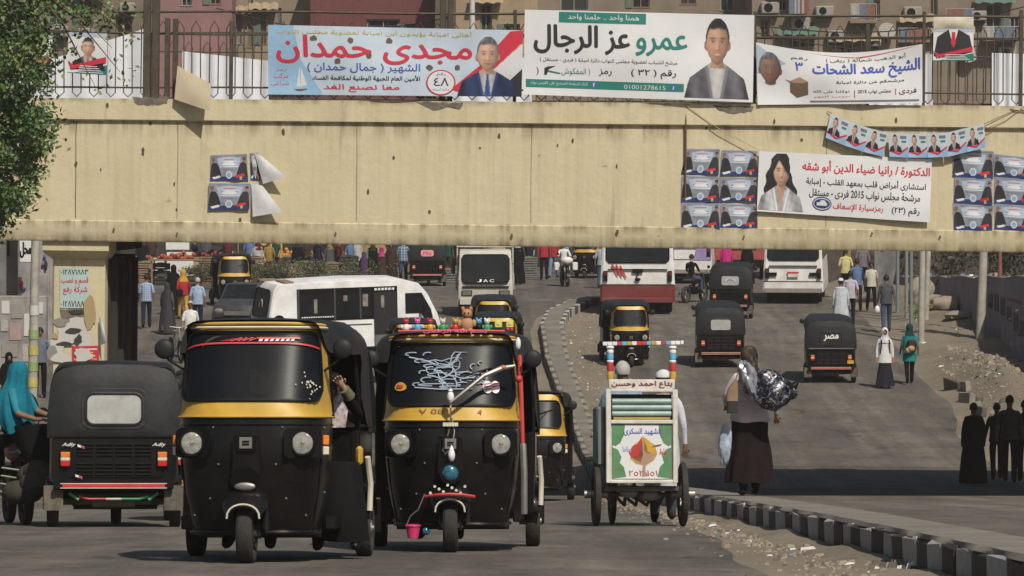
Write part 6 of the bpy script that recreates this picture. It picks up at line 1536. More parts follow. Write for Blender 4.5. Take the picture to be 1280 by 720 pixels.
for s in (-1, 1): m.box((s*.93, 2.0, 1.05), (.04, 3.4, .5), 0); m.tube([(s*.9, .35, .8), (s*.9, .35, 2.45)], .03, 6)
m.box((0, .33, 2.4), (1.85, .05, .08), 0); m.box((0, .33, 2.2), (1.85, .04, .05), 0); m.build('cargo_bed', [KT], V)
m = MB(); rnd = random.Random(3)
for k in range(9): m.ell((rnd.uniform(-.6, .6), rnd.uniform(.8, 3), rnd.uniform(1.2, 2.35)), (.35, .4, .28), 10, 7)
m.build('cargo_sacks', [cl('sack', (.26, .20, .13))], V); vwheels(V, (-.75, 2.6), .75, .36); 
m = MB(); m.box((0, -.2, .42), (1.3, 1.6, .2), 0); m.build('chassis', [K_dark], V)

def bus(label, x, d, yaw, width, height, length, upper, lower, zsplit, rear=True, cat='bus', extra=''):
    loc, q = on_ground(x, d, yaw); V = thing('bus' if cat == 'bus' else 'minibus', label, cat, loc, quat=q); hwb = width/2; L2 = length/2
    hf = lambda z: hwb-.09*(z-zsplit)/(height-zsplit)
    prism_body([(L2, zsplit), (L2-.02, height*.6), (L2-.14, height-.14), (L2-.3, height), (-L2+.3, height), (-L2, height*.55), (-L2, zsplit)], hf, [upper], 'upper_body', V)
    prism_body([(L2+.01, .42), (L2+.03, zsplit), (-L2-.01, zsplit), (-L2-.01, .42)], lambda z: hwb+.004, [lower], 'lower_body', V)
    prism_body([(L2-.3, .25), (L2-.2, .44), (-L2+.2, .44), (-L2+.3, .25)], lambda z: hwb-.15, [K_dark], 'chassis', V)
    zw0, zw1 = height*.62, height*.90; yf = lambda z: L2-.02-.12*smooth(height*.6, height-.14, z)+.02
    m = MB(); m.fan([(x, yf(z)+.0, z) for x, z in resample(rrect(-hwb*.82, hwb*.82, zw0, zw1, .08), 36)]); m.build('rear_window', [K_dglass], V, smooth=0)
    m = MB(); m.tube([(x, yf(z), z) for x, z in resample(rrect(-hwb*.84, hwb*.84, zw0-.02, zw1+.02, .09), 36)], .02, 5, closed=True); m.build('window_gasket', [K_dark], V)
    m = MB(); m.box((0, L2+.03, height*.53), (width*.8, .03, .04), 0, ch=.005); m.box((0, L2+.02, zsplit+.02), (width*.98, .03, .03), 0, ch=.005); m.build('rear_trim', [K_dark], V)
    for s in (-1, 1):
        h = MB().box((s*hwb*.86, L2+.04, zsplit+.30), (.14, .06, .34), 0).build('tail_light', [K_dark], V)
        MB().box((s*hwb*.86, L2+.075, zsplit+.38), (.10, .02, .13), 0).build('lens', [mat('dull_red_lens', (.12, .02, .02), .3)], h)
        slab_side(s, [(L2-.4, zw0), (L2-.4, zw1-.05), (-L2+.4, zw1-.05), (-L2+.4, zw0)], hf, .012).build('window_band', [K_dark], V)
        n = int(length/1.2)
        for k in range(n):
            a = L2-.5-k*(length-1)/n; slab_side(s, [(a, zw0+.04), (a, zw1-.09), (a-(length-1)/n+.08, zw1-.09), (a-(length-1)/n+.08, zw0+.04)], hf, .02).build('side_window', [K_dglass], V)
    vwheels(V, (-L2+1.3, L2-1.5), hwb-.18, .42 if cat == 'bus' else .34); m = MB()
    m.box((0, L2+.10, .47), (width*.96, .12, .16), 0); m.build('rear_bumper', [lower if extra != 'grey' else mat('dirty_bumper', (.22, .21, .19), .7, dust=.5)], V)
    return V, L2
V, L2 = bus('white and maroon bus seen from behind with red claw marks, right of the median bend', gx(803, 129), 133.5, math.radians(178), 2.42, 2.75, 8.0, K_white, K_maroon, .95)
m = MB()
for k in range(3): m.add([(-(-.86+.13*k+a), L2+.045, b) for a, b in ((0, 1.62-.03*k), (.06, 1.66-.03*k), (.25, 1.26-.03*k), (.21, 1.24-.03*k))], [(0, 1, 2, 3)])
m.build('claw_mark', [K_redp], V, smooth=0); m = MB(); m.box((-.0, L2+.05, 1.42), (.34, .03, .13), 0); m.box((-.0, L2+.07, 1.30), (.05, .04, .12), 0); m.ell((0, L2+.06, 1.14), (.10, .02, .06), 8, 6); m.build('rear_handle', [K_dark], V)
m = MB(); m.tube([(-.8, L2+.0, 2.32), (-.3, L2-.02, 2.36), (.2, L2-.02, 2.30), (.7, L2, 2.36)], .02, 5); m.build('window_scrawl', [mat('faded_print', (.22, .22, .21), .8)], V)
V, L2 = bus('white minibus seen from behind, right of the far auto rickshaw', gx(1003, 136), 139, math.radians(174), 2.05, 2.45, 6.2, K_white, K_white, .75, cat='minibus', extra='grey')
m = MB(); m.box((0, L2+.05, .98), (.36, .03, .12), 0); m.box((0, L2+.04, 1.08), (.40, .03, .05), 1); m.build('number_plate', [K_cream, K_redp], V)
for s in (-1, 1):
    m = MB(); m.box((s*.72, L2+.05, 1.02), (.34, .03, .12), 0); m.build('rear_lamp', [K_dark], V)
V, L2 = bus('white and violet bus standing behind the man on the motorcycle', gx(866, 152), 154, math.radians(176), 1.75, 2.6, 6, K_white, K_white, .9, extra='grey')
m = MB(); m.add([(-.86, L2+.05, .9), (-.2, L2+.05, .9), (-.5, L2+.05, 2.2), (-.86, L2+.05, 1.9)], [(0, 1, 2, 3)]); m.build('violet_stripe', [mat('violet_print', (.30, .22, .42), .6)], V, smooth=0)
# red truck facing, far
loc, q = on_ground(gx(925, 158), 158, 0); V = thing('truck', 'far red truck front behind the rider in pink, partly hidden by the bridge', 'truck', loc, quat=q)
prism_body([(.4, .5), (.4, 2.6), (-1.0, 2.6), (-1.2, 1.4), (-1.25, .5)], lambda z: 1.05, [mat('truck_red', (.30, .03, .04), .5, dust=.2)], 'cab', V)
m = MB(); m.add([(-.9, -1.20, 1.65), (.9, -1.20, 1.65), (.86, -1.09, 2.35), (-.86, -1.09, 2.35)], [(0, 1, 2, 3)]); m.build('windscreen', [mat('blue_glass', (.10, .17, .20), .2)], V, smooth=0); m = MB(); m.box((0, -1.28, .6), (2.0, .1, .3), 0); m.box((0, -1.26, 1.25), (1.2, .03, .14), 1); m.build('bumper', [K_dark, K_white], V); vwheels(V, (-.7,), .85, .42)

# ------------------------------------------------------------------ motorcycles
def motorcycle(label, x, d, yaw, up=0, lit=False):
    loc, q = on_ground(x, d, yaw); V = thing('motorcycle', label, 'motorcycle', loc, quat=q)
    wheel(V, (0, -.66, .30), .30, .10, True); wheel(V, (0, .62, .30), .30, .11, True)
    m = MB(); m.tube([(0, -.52, .86), (0, .0, .62), (0, .35, .60), (0, .62, .30)], .03, 6); m.tube([(0, -.5, .8), (0, -.15, .35), (0, .3, .32)], .025, 6); m.box((0, .05, .42), (.24, .34, .26), 0); m.build('frame', [K_dark], V)
    m = MB(); m.ell((0, -.12, .80), (.14, .28, .13), 12, 8); m.build('fuel_tank', [mat('tank_red', (.20, .03, .03), .35)], V)
    m = MB(); m.box((0, .38, .78), (.26, .62, .10), 0, ch=.04); m.build('saddle', [K_seat], V)
    m = MB()
    for s in (-1, 1): m.tube([(s*.08, -.66, .30), (s*.09, -.50, .95)], .022, 6); m.tube([(0, -.48, .98), (s*.2, -.46, 1.04), (s*.36, -.36, 1.02)], .014, 6)
    m.build('fork', [K_steel], V)
    h = MB().ell((0, -.60, .88), (.10, .10, .10), 12, 8).build('headlight', [K_dark], V); MB().ell((0, -.66, .88), (.08, .06, .08), 12, 8).build('lens', [K_lens], h)
    m = MB(); m.loft([[(s*.07, -.66-math.cos(a)*.34, .30+math.sin(a)*.34) for s in (-1, 1)] for a in [PI*(.1+.7*k/8) for k in range(9)]], 0, False, False, closed=False); m.build('mudguard', [K_dark], V, smooth=80)
    m = MB(); m.tube([(.14, .2, .30), (.16, .8, .34)], [.03, .045], 8); m.build('exhaust', [K_chrome], V)
    for s in (-1, 1):
        m = MB(); m.tube([(s*.25, -.42, 1.04), (s*.32, -.42, 1.20)], .007, 5); m.disc((s*.33, -.42, 1.22), (0, 1, 0), .055, .02, 12); m.build('wing_mirror', [K_dark], V)
    return V
MO1 = motorcycle('motorcycle with white fairing on the street left of the maroon and white bus', gx(706, 149), 149, math.radians(8))
m = MB(); m.ell((0, -.60, .98), (.22, .12, .14), 10, 8); m.box((-.34, -.2, .75), (.2, .3, .3), 0); m.box((.34, -.2, .75), (.2, .3, .3), 0); m.build('fairing', [K_white], MO1)
MO2 = motorcycle('motorcycle ridden by a man in black beside the striped bus', gx(868, 137), 137, math.radians(150))
MO3 = motorcycle('dark motorcycle at the left edge carrying the woman in the turquoise shawl', gx(22, 43.5), 43.5, math.radians(195))
# bundle and bags on the left motorcycle
bt = thing('luggage_bundle', 'dark lumpy bundle tied with pale cords on the motorcycle at the left edge', 'bundle', MO3.matrix_basis @ Vector((0, .95, .42))); m = MB(); rnd = random.Random(9)
for k in range(7): m.ell((rnd.uniform(-.2, .2), rnd.uniform(-.1, .1), rnd.uniform(-.1, .25)), (.16, .14, .13), 12, 8)
m.build('sacks', [cl('sackdark', (.05, .045, .035))], bt); m = MB()
for k in range(4): m.tube([(-.32, -.05+.05*k, -.05+.08*k), (-.1, .2, -.12+.09*k), (.2, .16, .02+.05*k), (.34, 0, .1)], .010, 5)
m.build('cords', [mat('pale_cord', (.30, .32, .22), .9)], bt)
# ------------------------------------------------------------------ sweet-potato cart
loc, q = on_ground(gx(799, 42.3), 42.3, math.radians(183)); CT = thing('food_cart', 'hand painted three-wheeled food cart with striped posts, glass tubes and a bright leaf picture', 'food cart', loc, quat=q)
wheel(CT, (-.46, .05, .34), .34, .075, True); wheel(CT, (.46, .05, .34), .34, .075, True); wheel(CT, (.19, -1.25, .34), .34, .06, True)
K_pw = mat('cart_white', (.64, .62, .56), .6, dust=.35, scale=7)
m = MB(); m.box((0, 0, .86), (.70, .62, .76), 0, ch=.012); m.build('cart_box', [mat('cart_side', (.12, .15, .16), .7, dust=.4)], CT)
yb = .33
m = MB(); m.box((0, yb, .785), (.70, .03, .62), 0, ch=.004); m.build('rear_board', [K_pw], CT)
m = MB()
for s in (-1, 1): m.box((s*.352, yb+.02, .95), (.055, .05, .98), 0, ch=.006)
m.box((0, yb+.02, 1.10), (.66, .05, .04), 0, ch=.006); m.box((0, yb+.02, .475), (.66, .05, .035), 0, ch=.006); m.box((0, yb+.02, 1.43), (.66, .05, .035), 0, ch=.006); m.build('board_frame', [K_pw], CT)
m = MB(); m.box((0, yb-.02, 1.25), (.64, .02, .28), 0); m.build('tube_recess', [K_dark], CT)
for k in range(3):
    m = MB(); m.tube([(-.31, yb+.01, 1.185+.065*k), (.31, yb+.01, 1.185+.065*k)], .03, 10); m.build('glass_tube', [mat('pale_green_glass', (.30, .40, .38), .25, var=.2)], CT)
m = MB(); m.box((0, yb+.015, 1.135), (.60, .03, .025), 0); m.build('brass_slats', [mat('brass', (.40, .30, .08), .5)], CT)
m = MB(); m.loft([[(-.34, yb+.04, 1.445), (-.34, yb+.01, 1.445), (-.34, yb+.01, 1.54), (-.34, yb+.04, 1.54)], [(.34, yb+.04, 1.445), (.34, yb+.01, 1.445), (.34, yb+.01, 1.54), (.34, yb+.04, 1.54)]]) if 0 else m.box((0, yb+.025, 1.495), (.70, .03, .10), 0, ch=.006); m.build('name_board', [K_pw], CT)
m = MB(); put_text(m, 'بتاع احمد وحسن', lambda u, v: (.32-.64*u, yb+.045, 1.455+.075*v), 0, 1, 0, 1, 0, .03); m.build('name_lettering', [K_maroon], CT, smooth=0)
band = [K_yellow, K_redp, K_cloth_w, K_blue, K_cloth_w, K_cloth_w]
for s in (-1, 1):
    m = MB()
    for k, (z0, z1) in enumerate(((1.545, 1.63), (1.63, 1.72), (1.72, 1.75), (1.75, 1.82), (1.82, 1.86), (1.86, 1.90))): m.tube([(s*.33, yb, z0+.002), (s*.33, yb, (z0+z1)/2), (s*.33, yb, z1-.002)], [.033, .038 if k != 5 else .045, .033], 12, k)
    m.build('striped_post', band, CT)
m = MB(); cols = [K_cloth_w, K_redp, K_yellow, K_cloth_w, K_blue, K_cloth_w]
for k in range(16): m.box((.385-.0513*k, yb, 1.92+.012*(k/16)), (.0513, .05, .04), {0: 0, 1: 0, 2: 0, 3: 1, 4: 4, 5: 2, 6: 0, 7: 1, 8: 1, 9: 4, 10: 2, 11: 0, 12: 1, 13: 4, 14: 0, 15: 0}[k], ch=.004)
m.box((-.43, yb, 1.935), (.03, .05, .04), 0); m.build('striped_bar', cols, CT)
# painted picture
PB = lambda u, v, o=0.0: (.315-.63*u, yb+.020+o, .50+.575*v)
p = Print(PB, .0); p.rect(.0, 1, 0, 1, GY, 1); p.up(); p.rect(.01, .99, .01, .99, WH, 1); p.up()
for s in (0, 1):
    X = (lambda x: x) if s == 0 else (lambda x: 1-x)
    p.shape([(X(.01), .99), (X(.22), .99), (X(.20), .80), (X(.14), .66), (X(.06), .60), (X(.01), .62)], 3)
    p.shape([(X(.01), .58), (X(.10), .54), (X(.16), .40), (X(.13), .30), (X(.20), .22), (X(.24), .04), (X(.01), .01)], 3)
p.up()
p.shape([(.32, .46), (.36, .62), (.46, .70), (.52, .78), (.62, .70), (.72, .62), (.76, .46), (.70, .34), (.56, .24), (.40, .28), (.30, .38)], YL); p.up()
p.shape([(.28, .48), (.34, .60), (.42, .64), (.50, .77), (.52, .45), (.48, .30), (.32, .40)], RD); p.shape([(.53, .75), (.64, .66), (.72, .52), (.60, .46), (.54, .52)], YL); p.shape([(.44, .40), (.48, .60), (.53, .72), (.58, .60), (.60, .50), (.74, .46), (.68, .34), (.55, .26), (.40, .30), (.34, .42)], LBR); p.up()
p.shape([(.50, .05), (.52, .28), (.56, .28), (.56, .14), (.62, .06)], LBR); p.shape([(.66, .58), (.80, .60), (.84, .64), (.72, .62)], BR)
p.text('الشهيد السكرى', .20, .82, .80, .93, BL, .02); p.text('بطاطا', .18, .32, .48, .60, LB, .02); p.text('حلوة', .80, .92, .42, .56, RD, .02); p.text('١٥١ ٢٥٢', .28, .76, .06, .16, RD, .01)
I_cg = mat('curtain_green', (.06, .22, .09), .7, dust=.35, scale=9); PM2 = list(PM); PM2[3] = I_cg; PM2[8] = K_yellow; PM2[9] = I_cg; PM2[2] = K_redp
p.build('painted_picture', CT, PM2)
m = MB(); m.box((0, .05, .40), (.80, .5, .05), 0); m.tube([(-.5, .05, .34), (.5, .05, .34)], .02, 8)
for k in range(5): m.tube([(-.3+.15*k, .1, .40), (-.22+.12*k, -.2, .22), (-.1+.1*k, -.5, .30)], .018, 6)
m.tube([(.19, -1.25, .34), (.1, -.9, .7), (0, -.3, .5)], .02, 6); m.tube([(-.2, -.9, .95), (.2, -1.0, .98), (.45, -.85, .95)], .014, 6); m.box((0, -.75, .72), (.2, .26, .08), 0); m.tube([(0, -.75, .7), (0, -.6, .36)], .02, 6); m.build('undercarriage', [mat('grimy_metal', None)], CT)
m = MB(); m.ell((.12, .1, .36), (.10, .10, .06), 10, 6); m.ell((-.12, .0, .34), (.12, .1, .07), 10, 6); m.build('hanging_rag', [cl('rag', (.32, .30, .27))], CT)
m = MB(); m.box((.42, -.02, .95), (.10, .55, .62), 0, ch=.02); m.build('side_crate', [mat('cart_side', None)], CT)
# ------------------------------------------------------------------ the people in the street
def gp_(px, d): return gx(px, d)
C_nav = cl('navy', (.018, .022, .040)); C_blk = cl('deep_black', (.008, .008, .009)); C_jean = cl('jeans', (.05, .08, .14)); C_wht = cl('white_shirt', (.62, .62, .60)); C_lb = cl('light_blue', (.28, .38, .52)); C_teal = cl('teal', (.02, .20, .20)); C_turq = cl('turquoise', (.012, .15, .21)); C_red = cl('red', (.35, .03, .04)); C_yel = cl('mustard', (.50, .28, .04)); C_grey = cl('grey_knit', (.50, .435, .445)); C_gry2 = cl('charcoal', (.07, .075, .085)); C_pink = cl('pink', (.50, .05, .20)); C_brn = cl('dark_brown', (.05, .03, .025)); C_scw = cl('white_scarf', (.60, .60, .60)); C_lav = cl('lavender', (.42, .38, .44)); C_ble = cl('mid_blue', (.10, .16, .30)); C_grn = cl('green', (.04, .28, .16)); C_robe = cl('pale_robe', (.46, .50, .52)); C_ylw = cl('pale_yellow', (.50, .45, .22))
def plaid(key, a, b_, sc):
    m = mat(key, a, .85, var=.05); n = m.node_tree; ck = n.nodes.new('ShaderNodeTexBrick'); ck.inputs['Scale'].default_value = sc; ck.offset = 0; ck.inputs['Mortar Size'].default_value = .12; ck.inputs['Color1'].default_value = tuple(a)+(1,); ck.inputs['Color2'].default_value = tuple(a)+(1,); ck.inputs['Mortar'].default_value = tuple(b_)+(1,); ck.inputs['Brick Width'].default_value = .5; ck.inputs['Row Height'].default_value = .5
    tc = n.nodes.new('ShaderNodeTexCoord'); sp = n.nodes.new('ShaderNodeSeparateXYZ'); cb = n.nodes.new('ShaderNodeCombineXYZ'); n.links.new(tc.outputs['Object'], sp.inputs[0]); n.links.new(sp.outputs[0], cb.inputs[0]); n.links.new(sp.outputs[2], cb.inputs[1]); n.links.new(cb.outputs[0], ck.inputs['Vector']); n.links.new(ck.outputs[0], n.nodes['Principled BSDF'].inputs['Base Color']); return m
C_plaid = plaid('cloth_plaid', (.50, .56, .62), (.16, .24, .40), 9); C_stripe = plaid('cloth_striped', (.45, .45, .38), (.08, .16, .32), 5)
M_ht = mat('black_lace', (.025, .025, .028), .8, var=.8, scale=60)
# left road
person('man in blue and white checked shirt and navy trousers walking away beside the pier', gp_(183, 123), 123, PI+.1, 1.70, C_plaid, C_nav, skin=1, pose='walk', fingers=False)
P = person('woman in a long dark grey speckled cloak bent forward beside the checked-shirt man', gp_(209, 121), 121, PI-.2, 1.55, C_gry2, C_gry2, pose='walk', robe_=M_ht, scarf=M_ht, long_sleeve=True, girth=1.2)
person('woman all in black standing behind the grey cloaked one', gp_(217, 129), 129, PI, 1.62, C_blk, C_blk, pose={}, robe_=C_blk, scarf=C_blk, long_sleeve=True)
P = person('woman with mustard scarf and trousers and a red top carrying a black bag', gp_(229, 127), 127, PI+.3, 1.58, C_red, C_yel, pose='walk2', scarf=C_yel, long_sleeve=True, girth=1.1)
MB().box((.16, .14, .92), (.24, .12, .26), 0, ch=.04).build('shoulder_bag', [K_dark], P)
person('man seen from behind in a light blue shirt standing near the mustard-scarfed woman', gp_(247, 122), 122, PI, 1.66, C_lb, C_nav, hair=K_ghair, skin=0, pose={}, girth=1.1)
P = person('grey-haired man in a white open shirt and dark trousers walking a bicycle towards the camera', gp_(238, 114), 114, .1, 1.68, C_wht, C_nav, hair=K_ghair, skin=1, pose='walk2', girth=1.1)
person('man in dark clothes with a white scarf standing in shade beside the pier', gx(50, 104), 104, .3, 1.85, cl('slate', (.12, .14, .18)), C_blk, skin=1, pose={}, scarf=None, girth=1.0)
person('woman in full black cloak sitting far left in front of the poster wall', gx(11, 99), 99, .4, 1.62, C_blk, C_blk, pose={}, robe_=C_blk, scarf=C_blk, long_sleeve=True, girth=1.1)
# bicycle
loc, q = on_ground(gx(220, 113.5), 113.5, math.radians(20)); V = thing('bicycle', 'old grey bicycle pushed by the white-shirted man', 'bicycle', loc, quat=q); wheel(V, (0, -.52, .33), .33, .04, True); wheel(V, (0, .52, .33), .33, .04, True)
m = MB(); m.tube([(0, -.52, .33), (0, -.38, .95), (0, -.36, 1.02)], .016, 6); m.tube([(0, -.40, .85), (0, .12, .80), (0, .0, .30), (0, -.42, .74)], .016, 6); m.tube([(0, .12, .80), (0, .52, .33), (0, .0, .30)], .013, 6); m.tube([(-.26, -.28, 1.03), (0, -.38, 1.0), (.26, -.28, 1.03)], .012, 6); m.ell((0, .14, .86), (.08, .14, .04), 8, 6); m.build('bicycle_frame', [K_steel], V)
# middle distance crowd
person('man in a blue, yellow and white striped polo shirt beside the far sticker rickshaw', gp_(504, 151), 151, 0, 1.72, C_stripe, C_jean, skin=1, pose={})
person('woman with bright pink headscarf in the crowd above the minivan', gp_(477, 149), 149, .2, 1.45, C_blk, C_blk, pose={}, robe_=C_brn, scarf=C_pink, long_sleeve=True)
person('woman with a green shawl in the crowd above the minivan', gp_(466, 152), 152, .3, 1.60, C_grn, C_blk, pose={}, robe_=C_blk, scarf=C_brn, long_sleeve=True)
person('woman in dark purple sitting low among the crowd above the minivan', gp_(455, 148), 148, -.3, 1.30, C_blk, C_blk, pose={}, robe_=cl('plum', (.08, .04, .10)), scarf=cl('plum', None), long_sleeve=True)
person('brown clad woman between the pink scarf and the striped shirt', gp_(489, 150), 150, 0, 1.58, C_brn, C_brn, pose={}, robe_=C_brn, scarf=C_brn, long_sleeve=True)
person('man in a red shirt and black trousers standing left of the parked motorcycle', gp_(680, 155), 155, PI+.2, 1.78, C_red, C_blk, skin=1, pose={})
person('youth in a red shirt and pale jeans just behind the red-shirted man', gp_(692, 157), 157, -.3, 1.70, C_red, cl('pale_jeans', (.16, .22, .32)), skin=1, pose='walk')
person('woman in black cloak with a light blue headscarf beside the truck', gp_(647, 150), 150, PI, 1.68, C_blk, C_blk, pose={}, robe_=C_blk, scarf=C_lb, long_sleeve=True)
person('rider in a pale shirt sitting on the motorcycle left of the bus', 0, 0, math.radians(8), 1.70, C_wht, C_gry2, skin=1, pose='sit', loc=MO1.matrix_basis @ Vector((0, .22, -.04)))
person('man in a light top and jeans standing against the corner of the striped bus', gp_(752, 147), 147, PI, 1.72, cl('pale_blue_top', (.32, .36, .42)), C_jean, skin=1, pose={})
person('rider in a black shirt on the motorcycle right of the striped bus', 0, 0, math.radians(150), 1.72, C_blk, C_jean, skin=2, pose='sit', loc=MO2.matrix_basis @ Vector((0, .22, -.04)))
person('woman in a pink dress and black scarf in front of the far red truck', gp_(908, 150), 150, PI, 1.62, cl('magenta', (.45, .03, .18)), C_blk, pose={}, robe_=cl('magenta', None), scarf=C_blk, long_sleeve=True)
person('figure all in black beside the woman in pink', gp_(934, 150), 150, PI, 1.60, C_blk, C_blk, pose={}, robe_=C_blk, scarf=C_blk, long_sleeve=True)
# right pavement
P = person('man in a pale robe and white cap walking away beside the right-hand rickshaw', gp_(1051, 121), 121, PI-.1, 1.70, C_robe, C_robe, skin=1, pose={}, robe_=C_robe, cap=C_scw, long_sleeve=True)
person('man in a pale pink shirt right of the white-capped man', gp_(1063, 124), 124, PI, 1.74, C_lav, C_nav, skin=1, pose='walk')
person('man in a blue shirt ahead of the pink-shirted man', gp_(1071, 131), 131, PI, 1.76, C_ble, C_blk, skin=1, pose='walk2')
person('man in a pale yellow top far ahead beside the white minibus', gp_(1057, 140), 140, PI, 1.74, C_ylw, C_blk, skin=1, pose={})
person('man in a plum and white top walking far ahead between the blue and white shirts', gp_(1078, 141), 141, PI, 1.80, cl('mauve', (.16, .13, .17)), C_blk, skin=1, pose={})
person('man in a printed white T-shirt walking towards the camera right of the blue shirt', gp_(1089, 131), 131, .1, 1.66, cl('offwhite', (.48, .47, .40)), C_blk, skin=1, pose='walk2')
P = person('man in a grey polo and jeans walking away holding a small white bag', gp_(1108, 121.5), 121.5, PI, 1.78, C_gry2, C_jean, skin=1, pose='walk', girth=1.1)
MB().ell((.27, .0, .68), (.08, .06, .12), 8, 6).build('carrier_bag', [K_cloth_w], P)
P = person('schoolgirl in white headscarf and long white blouse over a dark skirt', gp_(1106, 106.5), 106.5, .05, 1.60, C_scw, C_nav, skin=0, pose={}, scarf=C_scw, skirt=cl('dark_skirt', (.02, .02, .03)), long_sleeve=True, fingers=True)
m = MB(); rows = [[(.17*(1+.25*t)*math.cos(a)*(1+.03*math.sin(6*a)), .115*(1+.3*t)*math.sin(a), 1.35-.62*t) for a in [2*PI*k/18 for k in range(18)]] for t in (0, .3, .6, 1)]; m.loft(rows, 0, False, False); m.build('blouse', [C_scw], P)
for s in (-1, 1): m = MB(); m.tube([(s*.11, -.13, 1.40), (s*.12, -.15, 1.2), (s*.14, -.10, 1.0)], .016, 6); m.build('bag_strap', [K_dark], P)
P = person('woman in a teal top and black trousers with a tan backpack, seen from behind', gp_(1137, 107.5), 107.5, PI+.1, 1.62, C_teal, C_blk, skin=1, pose='walk', scarf=cl('dark_teal', (.012, .05, .05)), girth=1.25)
m = MB(); m.box((-.02, .19, 1.12), (.26, .16, .34), 0, ch=.05); m.ell((0, .26, 1.03), (.11, .06, .09), 10, 7, 1); m.ell((.09, .24, .98), (.08, .05, .09), 8, 6, 1); m.build('backpack', [C_brn, mat('tan_leather', (.36, .25, .12), .7)], P)
m = MB(); m.loft([[(.20*math.cos(a), .15*math.sin(a), z) for a in [2*PI*k/16 for k in range(16)]] for z in (1.38, 1.1, .85, .66)], 0, False, False); m.build('tunic', [C_teal], P)
# silhouettes in the shade of the bridge
P = person('stout person in long dark robe in the bridge shadow, leftmost of the group', gx(1217, 81), 81, PI+.1, 1.68, C_blk, C_blk, skin=1, pose={}, robe_=C_blk, girth=1.35, long_sleeve=True, sub=2)
person('slim youth in dark clothes in the bridge shadow behind the stout robed one', gx(1246, 82.5), 82.5, PI, 1.62, C_nav, C_blk, skin=1, pose='walk')
person('taller man in dark shirt in the bridge shadow, arms down, third of the shaded group', gx(1262, 81.5), 81.5, PI-.2, 1.82, C_gry2, C_blk, skin=1, pose='walk2')
person('man in dark clothes at the right edge of the photo in the bridge shadow', gx(1281, 82), 82, PI, 1.70, C_nav, C_blk, skin=1, pose={})

def scarfmat():
    m = mat('leopard_scarf', (.10, .07, .045), .8); n = m.node_tree; N = n.nodes; r = next(x for x in N if x.type == 'VALTORGB'); r.color_ramp.interpolation = 'CONSTANT'
    r.color_ramp.elements[0].position = 0; r.color_ramp.elements[0].color = (.012, .010, .010, 1); r.color_ramp.elements[1].position = .49; r.color_ramp.elements[1].color = (.10, .06, .035, 1); e = r.color_ramp.elements.new(.55); e.color = (.02, .016, .014, 1); e = r.color_ramp.elements.new(.62); e.color = (.36, .33, .28, 1)
    return m
# ------------------------------------------------------------------ the woman with the bundle on the median
WX, WD = gx(937, 47.5), 47.5
wl = Vector((WX, WD, gz(WX, WD)+KH+.0))
P = person('woman in grey pullover and long dark skirt on the median under a shiny bundle', WX, WD, PI+.15, 1.76, C_grey, C_blk, skin=1, loc=wl, long_sleeve=True, girth=1.2, sub=2, fingers=True,
    pose=dict(elL=(-.27, .06, 1.13), wrL=(-.33, -.06, .95), haL=(-.34, -.09, .87), elR=(.27, -.06, 1.16), wrR=(.24, -.20, 1.05), haR=(.22, -.26, 1.0), knL=(-.10, -.08, .5), anL=(-.09, -.10, .09), toL=(-.10, -.24, .045), knR=(.10, .0, .49), anR=(.09, .10, .10), toR=(.10, -.02, .04)),
    scarf=scarfmat(), hair=None)
robe(P, cl('dark_skirt_brown', (.016, .011, .011)), z_top=.98, z_bot=.16, w0=.21, w1=.28, d0=.15, d1=.21, name='skirt', folds=9, n=54)
m = MB(); n = 30; rows = []
for z, wx, wy in ((1.44, .08, .08), (1.40, .16, .10), (1.28, .195, .14), (1.12, .185, .15), (1.0, .21, .17), (.90, .235, .18), (.86, .222, .17)): rows.append([(wx*math.cos(2*PI*k/n)*(1+.025*math.sin(5*2*PI*k/n+z*14)), wy*math.sin(2*PI*k/n), z+.008*math.sin(4*2*PI*k/n)) for k in range(n)])
m.loft(rows, 0, True, False); m.build('pullover', [C_grey], P)
m = MB()
for s in (-1, 1): m.ell((s*.095, -.14 if s < 0 else .03, .05), (.05, .13, .045), 12, 8)
m.build('shoes', [K_dark], P)
# things she carries (placed in the world, they rest on her)
def crumple(c, r, seed, amp=.18, nu=26, nv=18):
    rnd = random.Random(seed); ph = [rnd.random()*6 for _ in range(9)]; m = MB()
    def f(u, v):
        a = u*2*PI; b = v*PI; dr = 1+amp*(math.sin(3*a+ph[0])*math.sin(2*b+ph[1])+.6*math.sin(5*a+ph[2]+3*b)+.45*math.sin(9*a+ph[3]-7*b)+.35*math.sin(13*a+11*b+ph[4]))*math.sin(b)
        return (c[0]+r[0]*dr*math.sin(b)*math.cos(a), c[1]+r[1]*dr*math.sin(b)*math.sin(a), c[2]-r[2]*dr*math.cos(b))
    m.grid(f, nu, nv); return m
def foil():
    m = bpy.data.materials.new('patterned_foil'); m.use_nodes = True; n = m.node_tree; N = n.nodes; L = n.links; b = N['Principled BSDF']; b.inputs['Roughness'].default_value = .30; b.inputs['Metallic'].default_value = .15
    tc = N.new('ShaderNodeTexCoord'); vz = N.new('ShaderNodeTexNoise'); vz.inputs['Scale'].default_value = 5.5; vz.inputs['Detail'].default_value = 2; vz.inputs['Distortion'].default_value = 2.4; L.new(tc.outputs['Object'], vz.inputs['Vector'])
    r = N.new('ShaderNodeValToRGB'); r.color_ramp.interpolation = 'CONSTANT'; e = r.color_ramp.elements; e[0].position = 0; e[0].color = (.012, .012, .016, 1); e[1].position = .49; e[1].color = (.40, .41, .46, 1); a = e.new(.515); a.color = (.02, .03, .10, 1); a = e.new(.555); a.color = (.015, .015, .02, 1); a = e.new(.64); a.color = (.45, .42, .38, 1)
    L.new(vz.outputs[0], r.inputs[0]); L.new(r.outputs[0], b.inputs['Base Color']); return m
